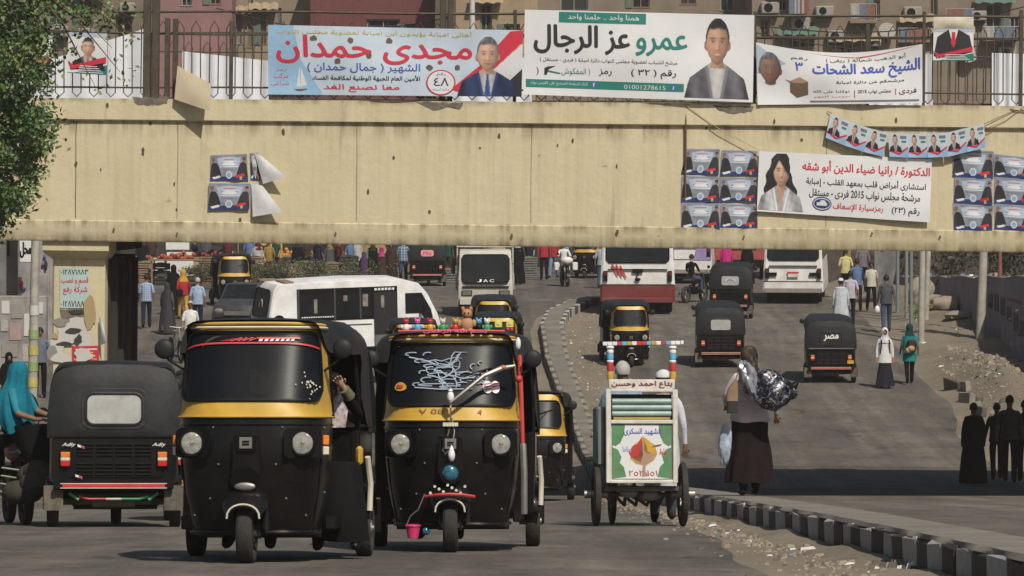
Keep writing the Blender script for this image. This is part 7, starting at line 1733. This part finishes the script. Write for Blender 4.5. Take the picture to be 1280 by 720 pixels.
M_foil = foil(); M_silver = mat('silver_plastic', (.30, .31, .34), .30, metal=.4, var=.5, scale=9)
X0 = WX; s_ = 5000/47.5
def wp(px, py, d): return P3(px, py, d)
def worldthing(name, label, cat, c): return thing(name, label, cat, c)
c = wp(962, 488, 47.15); B = worldthing('bundle', 'shiny black, blue and silver patterned plastic bundle over the shoulder of the woman', 'bundle', c); 
bun = crumple((0, 0, 0), (.30, .18, .24), 5, .13, 44, 28); 
bun.V = [(x*(1-.25*abs(z)/.24)+.03, y*(1-.3*max(0, x)/.3), z*(1-.55*max(0, x-.05)/.3)-.12*x) for x, y, z in bun.V]; bun.build('wrapping', [M_foil], B)
m = MB(); m.tube([(.16, -.02, .02), (.24, 0, .03), (.29, .02, .05), (.33, 0, .10)], [.12, .09, .05, .02], 10); m.build('bundle_end', [K_dark], B)
m = crumple((-.22, .0, .10), (.12, .15, .25), 8, .14, 30, 22); m.V = [(x-.35*(z-.1), y, z) for x, y, z in m.V]; m.build('silver_sheet', [M_silver], B)
c = wp(913, 500, 47.1); B = worldthing('handbag', 'brown leather handbag hanging from the left shoulder of the woman', 'handbag', c); m = MB(); m.loft([[(x*w_+o, y*.07, z) for x, y in rrect(-1, 1, -1, 1, .4, 4)] for z, w_, o in ((-.04, .115, 0), (.05, .12, .0), (.16, .10, .02), (.25, .05, .06), (.29, .02, .08))], 0); m.loft([[(x*.11, y*.065, z) for x, y in rrect(-1, 1, -1, 1, .4, 4)] for z in (-.24, -.05)], 1); m.tube([(.06, 0, .24), (.10, .0, .36), (.14, .03, .44)], .014, 6); m.V = [(x*.58+.02, y*.7, z*.74+.02) for x, y, z in m.V]; m.build('bag', [mat('tan_bag', (.24, .16, .10), .6), mat('dark_bag', (.03, .022, .02), .6)], B)
c = wp(906, 556, 47.3); B = worldthing('carrier_bag', 'pale blue and white crumpled plastic bag hanging beside the dark skirt', 'carrier bag', c); crumple((0, 0, 0), (.075, .07, .24), 3, .14).build('plastic_bag', [mat('pale_blue_plastic', (.34, .40, .48), .3, var=.45, scale=9)], B)

# ------------------------------------------------------------------ cart men
person('grey-haired man in a blue shirt riding at the front of the food cart', 0, 0, PI, 1.68, C_lb, C_nav, hair=K_ghair, skin=1, pose='sit', loc=CT.matrix_basis @ Vector((.10, -.95, .10)), girth=1.1)
P = person('man in pale robe and white cap at the right side of the food cart', gx(829, 43), 43.0, PI, 1.66, cl('robe_pale', (.50, .50, .56)), C_gry2, skin=1, pose='walk', robe_=None, cap=C_scw, long_sleeve=True, fingers=True)
robe(P, cl('robe_pale', None), z_top=1.42, z_bot=.42, w0=.17, w1=.20, d0=.11, d1=.17)

# ------------------------------------------------------------------ people in and on the rickshaws
def seated(root, at, label, yaw=0.0, **kw):
    o = person(label, 0, 0, 0, loc=root.matrix_basis @ Vector(at), **kw); o.rotation_euler.z = root.rotation_euler.z+yaw; return o
seated(TA, (-.05, .0, -.22), 'driver in dark clothes dimly visible behind the windscreen of the nearest rickshaw', h=1.70, top=C_gry2, bottom=C_nav, skin=0, pose='sit', face=True)
P = seated(TA, (.42, .62, -.25), 'woman in black robe and patterned scarf gripping the frame of the nearest rickshaw', h=1.62, top=C_blk, bottom=C_blk, skin=2, long_sleeve=True, fingers=True, face=True, scarf=mat('patterned_scarf', (.35, .30, .30), .8, var=.8, scale=25),
    pose=dict(hiL=(-.10, -.02, .88), knL=(-.10, -.42, .86), anL=(-.05, -.46, .44), toL=(-.05, -.58, .40), hiR=(.10, -.02, .88), knR=(.22, -.44, .86), anR=(.24, -.46, .46), toR=(.25, -.60, .40), elL=(-.24, -.10, 1.14), wrL=(-.12, -.30, 1.06), haL=(-.06, -.34, 1.06), elR=(.25, -.32, 1.42), wrR=(.16, -.50, 1.62), haR=(.12, -.55, 1.69)))
m = MB(); n = 26; rows = []
for t in range(9):
    f = t/8; rows.append([((.15+.03*f)*math.cos(a)*(1+.10*math.sin(5*a+f*3))+.10+.06*f, -.28-.16*math.sin(f*2)+(.16+.03*f)*math.sin(a), 1.05-.60*f) for a in [2*PI*k/n for k in range(n)]])
m.loft(rows, 0); m.build('robe', [C_blk], P)
m = MB(); m.tube([(.155, -.51, 1.63), (.19, -.455, 1.565)], [.043, .05], 10); m.build('striped_cuff', [mat('olive_cuff', (.13, .13, .07), .8)], P)
seated(TB, (-.1, .0, -.22), 'driver hidden in the dark behind the painted windscreen', h=1.70, top=C_gry2, bottom=C_nav, skin=1, pose='sit', face=True)
seated(TE, (0, .0, -.22), 'driver behind the windscreen of the rickshaw on the right road', h=1.70, top=C_ble, bottom=C_nav, skin=1, pose='sit', face=True)
seated(TD, (0, .0, -.22), 'driver behind the windscreen of the half hidden rickshaw', h=1.70, top=C_gry2, bottom=C_nav, skin=1, pose='sit', face=True)
# woman in turquoise on the left motorcycle (side-saddle)
P = person('woman in a turquoise shawl riding side-saddle on the motorcycle at the left edge', 0, 0, math.radians(70), 1.62, cl('teal_sleeve', (.03, .20, .26)), C_blk, skin=1, pose='sit', loc=MO3.matrix_basis @ Vector((.05, .45, .14)), long_sleeve=False, fingers=True, sub=2, face=False, hair=None, girth=1.15)
m = MB(); n = 52; rows = []
for z, wx, wy, oy in ((1.725, .01, .01, .0), (1.715, .05, .06, .0), (1.68, .085, .10, .01), (1.60, .10, .12, .02), (1.50, .105, .125, .03), (1.42, .15, .14, .04), (1.34, .215, .165, .05), (1.22, .255, .19, .05), (1.10, .265, .20, .04), (.98, .24, .19, .03)):
    rows.append([(wx*math.cos(2*PI*k/n)*(1+.06*math.sin(8*2*PI*k/n+z*6)), oy+wy*math.sin(2*PI*k/n)*(1+.06*math.sin(9*2*PI*k/n-z*5)), z+.12*math.sin(3*2*PI*k/n+1)*max(0, 1.72-z)**1.5) for k in range(n)])
m.loft(rows, 0, True, False); m.build('shawl', [C_turq], P)
m = MB(); rows = [[(.24*math.cos(a)*(1+.05*math.sin(7*a)), -.16-.24*f+(.30-.06*f)*math.sin(a), 1.0-.52*f) for a in [2*PI*k/24 for k in range(24)]] for f in (0, .3, .6, 1)]; m.loft(rows, 0); m.build('skirt', [C_blk], P)
seatp = person('rider in dark clothes with a pink collar in front of the turquoise shawl', 0, 0, math.radians(195), 1.66, C_blk, C_blk, skin=1, pose='sit', loc=MO3.matrix_basis @ Vector((0, -.05, .06)), long_sleeve=True)
MB().tube([(.08*math.cos(2*PI*k/14), .07*math.sin(2*PI*k/14), 1.46) for k in range(14)], .03, 6, closed=True).build('collar', [C_pink], seatp)
# ------------------------------------------------------------------ left side: wall with posters, building, poles
M_gw = mat('grey_wall', (.17, .165, .165), .9, var=.3, scale=1.5, streak=.6, bump=.4); M_gw2 = mat('stained_pale_wall', (.26, .25, .24), .9, var=.45, scale=1.3, streak=.7, bump=.3)
def wbox(name, label, cat, b, mats, part='wall', kind=None):
    x0, x1, y0, y1, z0, z1 = b; c = ((x0+x1)/2, (y0+y1)/2, z0); R = thing(name, label, cat, c); m = MB(); m.box((0, 0, (z1-z0)/2), (x1-x0, y1-y0, z1-z0), 0, ch=.02); m.build(part, mats, R); return R
d = 112; zz = lambda py, d: CZ-(py-HOR)*d/F
LW = wbox('boundary_wall', 'stained pale wall covered with old posters at the far left under the bridge', 'wall', (gx(-120, d), gx(58, d), d, d+.4, gz(-10, d)-.3, zz(370, d)), [M_gw2])
for k, (a, b, t, bt_) in enumerate(((2, 12, 376, 392), (14, 28, 380, 398), (1, 10, 400, 414), (12, 26, 404, 425), (30, 38, 392, 420), (2, 22, 430, 446), (28, 36, 430, 452), (4, 14, 452, 470), (41, 54, 378, 392))):
    m = MB(); xa, xb = gx(a, d)-LW.location.x, gx(b, d)-LW.location.x; m.box(((xa+xb)/2, -.215-.003*(k % 3), (zz(t, d)+zz(bt_, d))/2-LW.location.z), (xb-xa, .012, zz(t, d)-zz(bt_, d)), 0, ch=.003); m.build('pasted_poster', [[flat('torn_white', None), flat('torn_grey', None), mat('old_paper', (.34, .33, .31), .9), mat('pinkish_paper', (.36, .26, .24), .9)][k % 4]], LW)
LB_ = wbox('building', 'plain dark grey building at the far left edge under the bridge', 'building', (gx(-300, 118), gx(24, 118), 118, 130, gz(-12, 118)-.3, CZ-.1), [M_gw]); 
m = MB(); 
for k in range(5): m.box((-3+1.5*k+2, -6.03, 4.6), (.06, .05, 3.4), 0)
m.build('wall_seam', [K_dark], LB_)
R = wbox('signboard', 'white shop signboard with dark Arabic writing beside the grey building at the left', 'sign', (gx(24, 116), gx(40, 116), 116, 116.12, zz(328, 116), zz(297, 116)), [K_white], 'board'); m = MB()
put_text(m, 'محل', lambda u, v: (-.16+.32*u, -.066, .14+.45*v), 0, 1, 0, 1, 0, .04); m.build('lettering', [K_dark], R, smooth=0)
R = wbox('shopfront', 'narrow cluttered shopfront with hanging goods between the signboard and the pier', 'shop', (gx(22, 117), gx(66, 117), 117, 119, gz(-12, 117)-.2, CZ-1.0), [M_gw2]); rnd = random.Random(8); 
for k in range(16):
    m = MB(); x = rnd.uniform(-.40, .36); z = rnd.uniform(1.3, 4.0); m.ell((x, -1.06, z), (rnd.uniform(.04, .09), .05, rnd.uniform(.06, .16)), 8, 6); m.build('hanging_goods', [random.choice([K_pink, K_cloth_w, cl('red', None), C_brn, C_ble])], R)
def pole(label, px, d, r0, r1, top, lean, m_, name='pole', bottom_off=0):
    x = gx(px, d); z = gz(x, d); R = thing(name, label, 'pole', (x, d, z)); h = top-z; m = MB(); m.tube([(0, 0, -.3), (lean*.5, 0, h*.5), (lean, 0, h)], [r0, (r0+r1)/2, r1], 10); m.build('shaft', [m_], R); return R
M_cp = mat('weathered_pole', (.38, .36, .31), .85, var=.25, scale=4, streak=.4, bump=.3); M_bp = mat('blue_grey_pole', (.14, .19, .22), .6, dust=.4); M_rp = mat('rusty_pole', (.20, .075, .05), .8, dust=.2)
R = pole('pale concrete pole patched with green and yellow scraps near the left pier', 40, 100, .12, .10, CZ-.3, .12, M_cp)
for k, (z, c) in enumerate(((1.2, 'a'), (1.6, 'b'), (2.0, 'a'), (.8, 'b'), (2.6, 'c'))):
    m = MB(); m.tube([(.02*z, 0, z-.12), (.02*z, 0, z+.12)], [.128, .125], 10); m.build('pasted_scrap', [{'a': mat('green_scrap', (.25, .34, .14), .9), 'b': mat('yellow_scrap', (.45, .40, .12), .9), 'c': flat('torn_white', None)}[c]], R)
TOP = CZ+.6
pole('slim grey pole nearest the minibus side, first of the pole row on the right', 1122, 129, .06, .05, TOP, .0, M_bp)
pole('second slim grey pole of the row on the right', 1133, 126, .06, .05, TOP, .0, mat('grey_pole', (.22, .21, .19), .8))
R = pole('blue-grey pole with a white rag tied round it', 1139, 122, .06, .05, TOP, .0, M_bp); MB().ell((0, -.04, 3.1), (.10, .07, .14), 8, 6).build('tied_rag', [K_cloth_w], R)
pole('thick pale weathered pole in front of the pole row', 1151, 118, .10, .08, TOP, .10, M_cp)
pole('leaning pale pole behind the thick one', 1157, 126, .09, .08, TOP, .20, M_cp)
pole('tall leaning whitewashed pole before the purple wall', 1225, 117.5, .14, .11, TOP, .22, M_cp)
pole('thin rusty brown pole right of the whitewashed one', 1249, 118, .065, .05, TOP, .05, M_rp)
# ------------------------------------------------------------------ right side: purple-grey wall
M_pw = mat('purple_grey_wall', (.21, .185, .21), .9, var=.3, scale=1.4, streak=.5, bump=.3)
R = thing('boundary_wall', 'long purple-grey painted wall with faded lettering running along the right side', 'wall', (14.3, 112, gz(14.3, 112)))
m = MB(); rings = []
for y in frange(88, 150, 2):
    zt_ = CZ-(346-HOR)*y/F+.25*math.sin(y*.9)*.15; zb_ = gz(14.3, y)-.4
    rings.append([(0, y-112, zb_-R.location.z), (.35, y-112, zb_-R.location.z), (.35, y-112, zt_-R.location.z), (0, y-112, zt_-R.location.z)])
m.loft(rings, 0); m.build('wall', [M_pw], R)
wallpt = lambda u, v: (-.02, -24+26*(1-u)+4, CZ-(372+18*(1-v)-18-HOR)*0-(0)-R.location.z+0)
m = MB(); rnd = random.Random(6)
for k in range(16):
    y = 100+k*1.5; z = gz(14.3, y)+1.0-R.location.z; m.box((-.01, y-112, z), (.02, 1.0, .35+.2*rnd.random()), 0, ch=.005)
m.build('faded_lettering', [mat('dark_lettering', (.06, .05, .06), .9)], R)
for k, y in enumerate((104, 109, 114)):
    m = MB(); m.box((-.01, y-112, gz(14.3, y)+1.55-R.location.z), (.02, 3.2, .07), 0, ch=.005); m.build('red_line', [mat('faded_red', (.25, .05, .06), .9)], R)
debris('wall_top_rubbish', 420, lambda r: (r.uniform(14.3, 14.7), r.uniform(98, 149)), .02, .06, [M_st2, M_st2, M_plb, M_st1, M_pap, M_st2], 31)
o = bpy.data.objects['wall_top_rubbish']
for v in o.data.vertices: v.co.z += (CZ-(346-HOR)*v.co.y/F)-gz(14.5, v.co.y)
# dark trees / scrub behind the wall and behind the market
def shrub(label, x, d, r, h, n, mats, seed, name='bush', trunk=.1, leafs=.14, group=None, cat='bush'):
    rnd = random.Random(seed); R = thing(name, label, cat, (x, d, gz(x, d)), group=group); m = MB()
    m.tube([(0, 0, -.1), (.05, 0, h*.5), (0, 0, h*.8)], [trunk, trunk*.7, trunk*.3], 7)
    for k in range(6): a = rnd.random()*6.28; m.tube([(0, 0, h*.3), (r*.4*math.cos(a), r*.4*math.sin(a), h*.7), (r*.7*math.cos(a), r*.7*math.sin(a), h*.9)], trunk*.3, 4)
    m.build('trunk', [mat('bark', None)], R); m = MB(); cs = [(rnd.gauss(0, r*.45), rnd.gauss(0, r*.4), h*rnd.uniform(.3, 1.0)) for _ in range(14)]
    for i in range(n):
        c = rnd.choice(cs); p = Vector((c[0]+rnd.gauss(0, r*.22), c[1]+rnd.gauss(0, r*.2), c[2]+rnd.gauss(0, h*.10))); a = Vector((rnd.gauss(0, 1), rnd.gauss(0, 1)-.3, rnd.gauss(0, 1)+.6)).normalized(); b = a.orthogonal().normalized(); b.rotate(Quaternion(a, rnd.random()*6.28)); c2 = a.cross(b); s = rnd.uniform(.5, 1)*leafs
        m.add([p-b*s, p+c2*s*.5, p+b*s, p-c2*s*.5], [(0, 1, 2, 3)], rnd.randrange(len(mats)))
    tag(m.build('crown', mats, R, smooth=0), kind='stuff'); return R
ML = [mat('leaf_dark', None), mat('leaf_green', None)]; MLD = [mat('leaf_dull', (.025, .035, .016), .6), mat('leaf_brownish', (.05, .045, .03), .7)]  # MLD: dull dark leaf tones, mixed at random
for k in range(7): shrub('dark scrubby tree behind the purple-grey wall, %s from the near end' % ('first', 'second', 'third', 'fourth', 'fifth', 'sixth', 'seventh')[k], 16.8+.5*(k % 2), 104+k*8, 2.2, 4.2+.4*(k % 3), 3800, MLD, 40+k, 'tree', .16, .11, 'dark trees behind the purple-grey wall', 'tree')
wbox('building', 'long dark low building behind the pole row on the right', 'building', (11.2, 26, 152, 162, gz(12, 152)-.2, CZ-.2), [mat('dark_brick', (.07, .055, .045), .9, var=.4, scale=3)])
R = thing('tarpaulin', 'dark grey slanting tarpaulin hanging beside the pole row', 'tarpaulin', (gx(1106, 136), 136, gz(12, 136))); m = MB(); m.grid(lambda u, v: (-.35+1.2*u*(.4+.6*v), .3*math.sin(u*5)*.3, 3.6*v), 10, 8); m.build('sheet', [mat('grey_tarp', (.16, .16, .16), .8, var=.3)], R)
for k, (px, dd, w_, h_) in enumerate(((1165, 131, 1.3, .5), (1180, 128, 1.2, .45), (1150, 134, 1.0, .9), (1198, 125, .9, .25))):
    x = gx(px, dd); R = thing('masonry_block', ('low broken masonry base at the foot of the pole row', 'crumbling slab right of the pole row', 'dark heap of stones behind the poles', 'small flat slab before the purple wall')[k], 'masonry', (x, dd, gz(x, dd))); m = crumple((0, 0, h_*.4), (w_*.5, .5, h_*.6), 50+k, .12, 14, 9); m.build('block', [M_st1], R)
shrub('small patch of weeds at the foot of the poles', gx(1143, 125), 125, .35, .5, 120, [mat('leaf_yellowish', (.20, .22, .06), .7)], 71, trunk=.02, leafs=.07)

# ------------------------------------------------------------------ market at the far end of the left road
MD = 162
def stall(label, px, d, w_, h_, canopy, goods, gm_, seed, legs=True):
    x = gx(px, d); R = thing('market_stall', label, 'market stall', (x, d, gz(x, d))); rnd = random.Random(seed); m = MB(); m.box((0, 0, h_), (w_, 1.2, .06), 0)
    for sx in (-1, 1):
        for sy in (-1, 1): m.box((sx*w_*.46, sy*.5, h_/2), (.06, .06, h_), 0)
    m.build('table', [K_wood], R)
    if canopy:
        m = MB(); m.grid(lambda u, v: ((u-.5)*w_*1.25, -.9+1.8*v, 2.2+.25*v-.12*math.sin(u*PI*3)**2), 12, 5); m.build('canopy', [canopy], R); m = MB()
        for sx in (-1, 1): m.tube([(sx*w_*.55, -.8, 0), (sx*w_*.55, -.8, 2.2)], .03, 6)
        m.build('canopy_post', [K_wood], R)
    g = thing('produce', 'heap of '+goods+' on its market stall', 'produce', (x, d, gz(x, d)+h_+.03)); m = MB()
    for k in range(46): m.ell((rnd.gauss(0, w_*.2), rnd.gauss(0, .25), abs(rnd.gauss(.06, .08))), (.085, .08, .08), 6, 5)
    tag(m.build('heap', [gm_], g), kind='stuff')
stall('wooden stall with reddish vegetables high above the checked-shirt man', 222, 150, 2.0, .95, None, 'reddish vegetables', mat('red_produce', (.30, .07, .03), .7, var=.5, scale=20), 1)
stall('wooden stall with dark red crates right of the reddish vegetables', 268, 158, 1.8, .8, cl('canopy_dark', (.05, .045, .04)), 'dark red fruit', mat('dark_red_produce', (.18, .03, .03), .7), 2)
stall('stall with oranges below the bridge edge', 352, 160, 1.9, .8, cl('canopy_dark', None), 'oranges', mat('orange_produce', (.55, .25, .04), .7), 3)
stall('stall with green vegetables beyond the minivan', 405, 161, 2.2, .8, cl('canopy_brown', (.10, .07, .05)), 'green vegetables', mat('green_produce', (.08, .16, .04), .7), 4)
for px, py, w_, h_, l in ((225, 330, 1.0, .9, 'white rectangular panel leaning below the vegetable stall'), (222, 304, .9, .5, 'white panel hanging behind the vegetable stall'), (197, 331, .5, .5, 'white cut-out panel standing left of the black-clad woman')):
    dd = 151.5 if py > 310 else 153; R = thing('panel', l, 'panel', P3(px, py, dd)); m = MB(); m.box((0, 0, 0), (w_, .04, h_), 0); m.build('board', [K_white], R)
MLB = [mat('leaf_dark', None), mat('leaf_dusty', (.075, .080, .045), .8), mat('leaf_dry', (.13, .11, .065), .8)]
for k, (px, w_, h_, r) in enumerate(((272, 2.6, .9, 1), (300, 2.6, .8, 2), (355, 2.6, .9, 3), (390, 2.4, 1.0, 4), (430, 2.4, .8, 5), (325, 2.0, .8, 6), (250, 1.6, .7, 7), (460, 1.8, .9, 8))): shrub(('low dusty bush heaped before the stalls, %s' % ('above the left far rickshaw', 'right of the far rickshaw roof', 'above the minivan roof', 'above the minivan middle', 'beside the crouching crowd', 'above the minivan tail', 'below the dark red fruit', 'under the pink scarf')[k]), gx(px, 146+r*.4), 146+r*.4, w_*.45, h_, 1500, MLB, 80+k, 'bush', .05, .055)
C2 = [C_blk, C_brn, C_nav, C_gry2, cl('burgundy', (.10, .02, .03)), C_ble, cl('dull_white', (.38, .37, .35)), cl('ochre', (.26, .17, .05)), cl('dark_green', (.02, .07, .05))]
rnd = random.Random(17)
cpos = ['beside the pale blue post', 'left of the reddish vegetables', 'right of the reddish vegetables', 'left of the red crates', 'behind the far left rickshaw', 'right of the far left rickshaw', 'left of the yellow awning', 'under the yellow awning', 'right of the yellow awning', 'above the rear of the minivan', 'left of the tan tent', 'in front of the tan tent', 'before the green vegetables', 'left of the purple clad sitter', 'right of the tan tent', 'behind the green shawl', 'left of the pink sticker rickshaw', 'left of the white truck', 'behind the truck cab', 'right of the truck cab', 'between the blue scarf and the red shirt', 'behind the parked motorcycle', 'behind the maroon and white bus', 'right of the white minibus', 'beside the grey tarpaulin', 'ahead of the yellow topped man']
crowd = [(178, 156), (190, 160), (243, 160), (258, 163), (285, 155), (312, 157), (322, 150), (336, 152), (345, 158), (372, 154), (384, 158), (398, 153), (412, 157), (424, 152), (438, 156), (447, 160), (520, 158), (560, 157), (572, 160), (625, 160), (662, 160), (718, 162), (770, 165), (1040, 158), (1100, 150), (1060, 152)]
for k, (px, d) in enumerate(crowd):
    w_ = rnd.random(); c = C2[k % len(C2)]; fem = k % 3 == 0
    nm = c.name.replace('cloth_', '').replace('_', ' ')
    person('far-off %s in %s, %s' % ('veiled woman' if fem else 'man', nm, cpos[k]), gx(px, d), d, rnd.uniform(-1, 1)+(PI if k % 2 else 0), rnd.uniform(1.5, 1.75), c, C2[(k*3) % 5], skin=k % 2, pose={} if k % 2 else 'walk', robe_=c if fem else None, scarf=C2[(k*5+1) % 9] if fem else None, group='far market crowd', long_sleeve=fem)
rnd = random.Random(77)
cc = [('brown', K_wood), ('dark', mat('dark_crate', (.04, .035, .03), .9)), ('straw-coloured', cl('sack', None)), ('grey', mat('grey_crate', (.14, .14, .13), .9)), ('pale', mat('pale_crate', (.38, .36, .32), .9))]
spots = [(182, 152, 'under the pale blue post'), (200, 150, 'left of the white cut-out panel'), (240, 153, 'right of the vegetable stall'), (256, 155, 'in front of the red crates'), (284, 149, 'behind the far left rickshaw roof'), (318, 149, 'right of the far left rickshaw roof'), (334, 151, 'under the yellow awning'), (368, 150, 'above the minivan rear window'), (382, 152, 'above the first side window of the minivan'), (402, 149, 'below the green vegetables'), (416, 151, 'above the middle of the minivan'), (436, 150, 'left of the purple clad sitter'), (520, 154, 'left of the pink sticker rickshaw'), (560, 152, 'between the sticker rickshaw and the white truck'), (188, 157, 'behind the checked-shirt man'), (262, 149, 'left of the far left rickshaw'), (345, 148, 'right of the yellow awning'), (450, 154, 'under the tan tent'), (660, 158, 'left of the red-shirted man'), (575, 155, 'at the left side of the white truck')]
for k, (px, d, where) in enumerate(spots):
    nm, mm_ = cc[k % 5]; x = gx(px, d); sack = nm.startswith('straw'); R = thing('sack' if sack else 'crate', '%s %s on the ground %s' % (nm, 'sack' if sack else 'crate stack', where), 'sack' if sack else 'crate', (x, d, gz(x, d)), rnd.uniform(-.4, .4)); hh_ = rnd.uniform(.5, 1.0)
    if sack: crumple((0, 0, .38), (.42, .32, .42), 90+k, .10, 16, 10).build('sack_body', [mm_], R)
    else:
        for j in range(int(hh_/.3)+1):
            m = MB(); ww = rnd.uniform(.55, .75)
            for sx in (-1, 1): m.box((sx*ww/2, 0, .14), (.03, .42, .24), 0)
            for zz_ in (.05, .14, .23):
                for sy in (-1, 1): m.box((0, sy*.21, zz_), (ww, .02, .06), 0)
            m.box((0, 0, .03), (ww, .42, .02), 0); m.ell((0, 0, .2), (ww*.42, .18, .10), 10, 6, 1); c_ = m.build('crate_tier', [mm_, [C_brn, mat('produce_mix', (.16, .10, .03), .8, var=.6, scale=14), mat('green_produce', None)][j % 3]], R, loc=(rnd.uniform(-.04, .04), 0, j*.28))
# dark back row closing the market
wbox('market_hall', 'long dark low market building closing the street behind the crowd', 'building', (gx(150, 172), gx(760, 172), 172, 178, gz(0, 172)-.3, CZ-.2), [mat('dark_hall', (.035, .03, .026), .9, var=.5, scale=1.2)])
wbox('market_hall', 'low brown building closing the right road behind the buses', 'building', (gx(765, 170), gx(1100, 170), 170, 178, gz(0, 172)-.3, CZ-.2), [mat('brown_hall', (.07, .055, .045), .9, var=.5, scale=1.2)])
for k, (px, py, c, w_, h_) in enumerate(((345, 306, K_yellow, .5, .9), (338, 300, K_yellow, .8, .3), (590, 303, cl('sack', None), 1.8, .8), (450, 312, mat('tan_tarp', (.30, .20, .11), .9), 2.6, 1.5), (180, 315, M_bp, .2, 2.5), (700, 302, K_blue, 1.0, .5))):
    R = thing('awning' if k != 4 else 'post', ('yellow awning edge under the bridge', 'short yellow awning corner', 'pale sack roof over a far stall', 'tan tarpaulin tent in the middle of the market', 'pale blue post at the left of the market', 'blue awning behind the motorcycle')[k], 'awning' if k != 4 else 'post', P3(px, py, 158+k)); m = MB(); m.grid(lambda u, v: ((u-.5)*w_*(1-.35*v*(k == 3)), .1*math.sin(u*7), (v-.5)*h_-.08*math.sin(u*9)), 12, 6); m.grid(lambda u, v: ((.5-u)*w_*(1-.35*v*(k == 3)), .1*math.sin((1-u)*7)+.02, (v-.5)*h_-.08*math.sin((1-u)*9)), 12, 6); m.build('sheet', [c], R)

# ------------------------------------------------------------------ dusty air
hz = MB(); hz.add([(x, y, z) for z in (g0(85)-2.5, 30) for y in (-6, 330) for x in (-330, 330)], [(0, 2, 3, 1), (4, 5, 7, 6), (0, 1, 5, 4), (2, 6, 7, 3), (0, 4, 6, 2), (1, 3, 7, 5)])
hm = bpy.data.materials.new('dusty_air'); hm.use_nodes = True; hn = hm.node_tree; hn.nodes.clear(); ho = hn.nodes.new('ShaderNodeOutputMaterial'); hv = hn.nodes.new('ShaderNodeVolumePrincipled'); hv.inputs['Color'].default_value = (.90, .86, .80, 1); hv.inputs['Density'].default_value = .0005; hv.inputs['Anisotropy'].default_value = .2; hn.links.new(hv.outputs[0], ho.inputs['Volume'])
tag(hz.build('haze', [hm], smooth=0), kind='stuff')
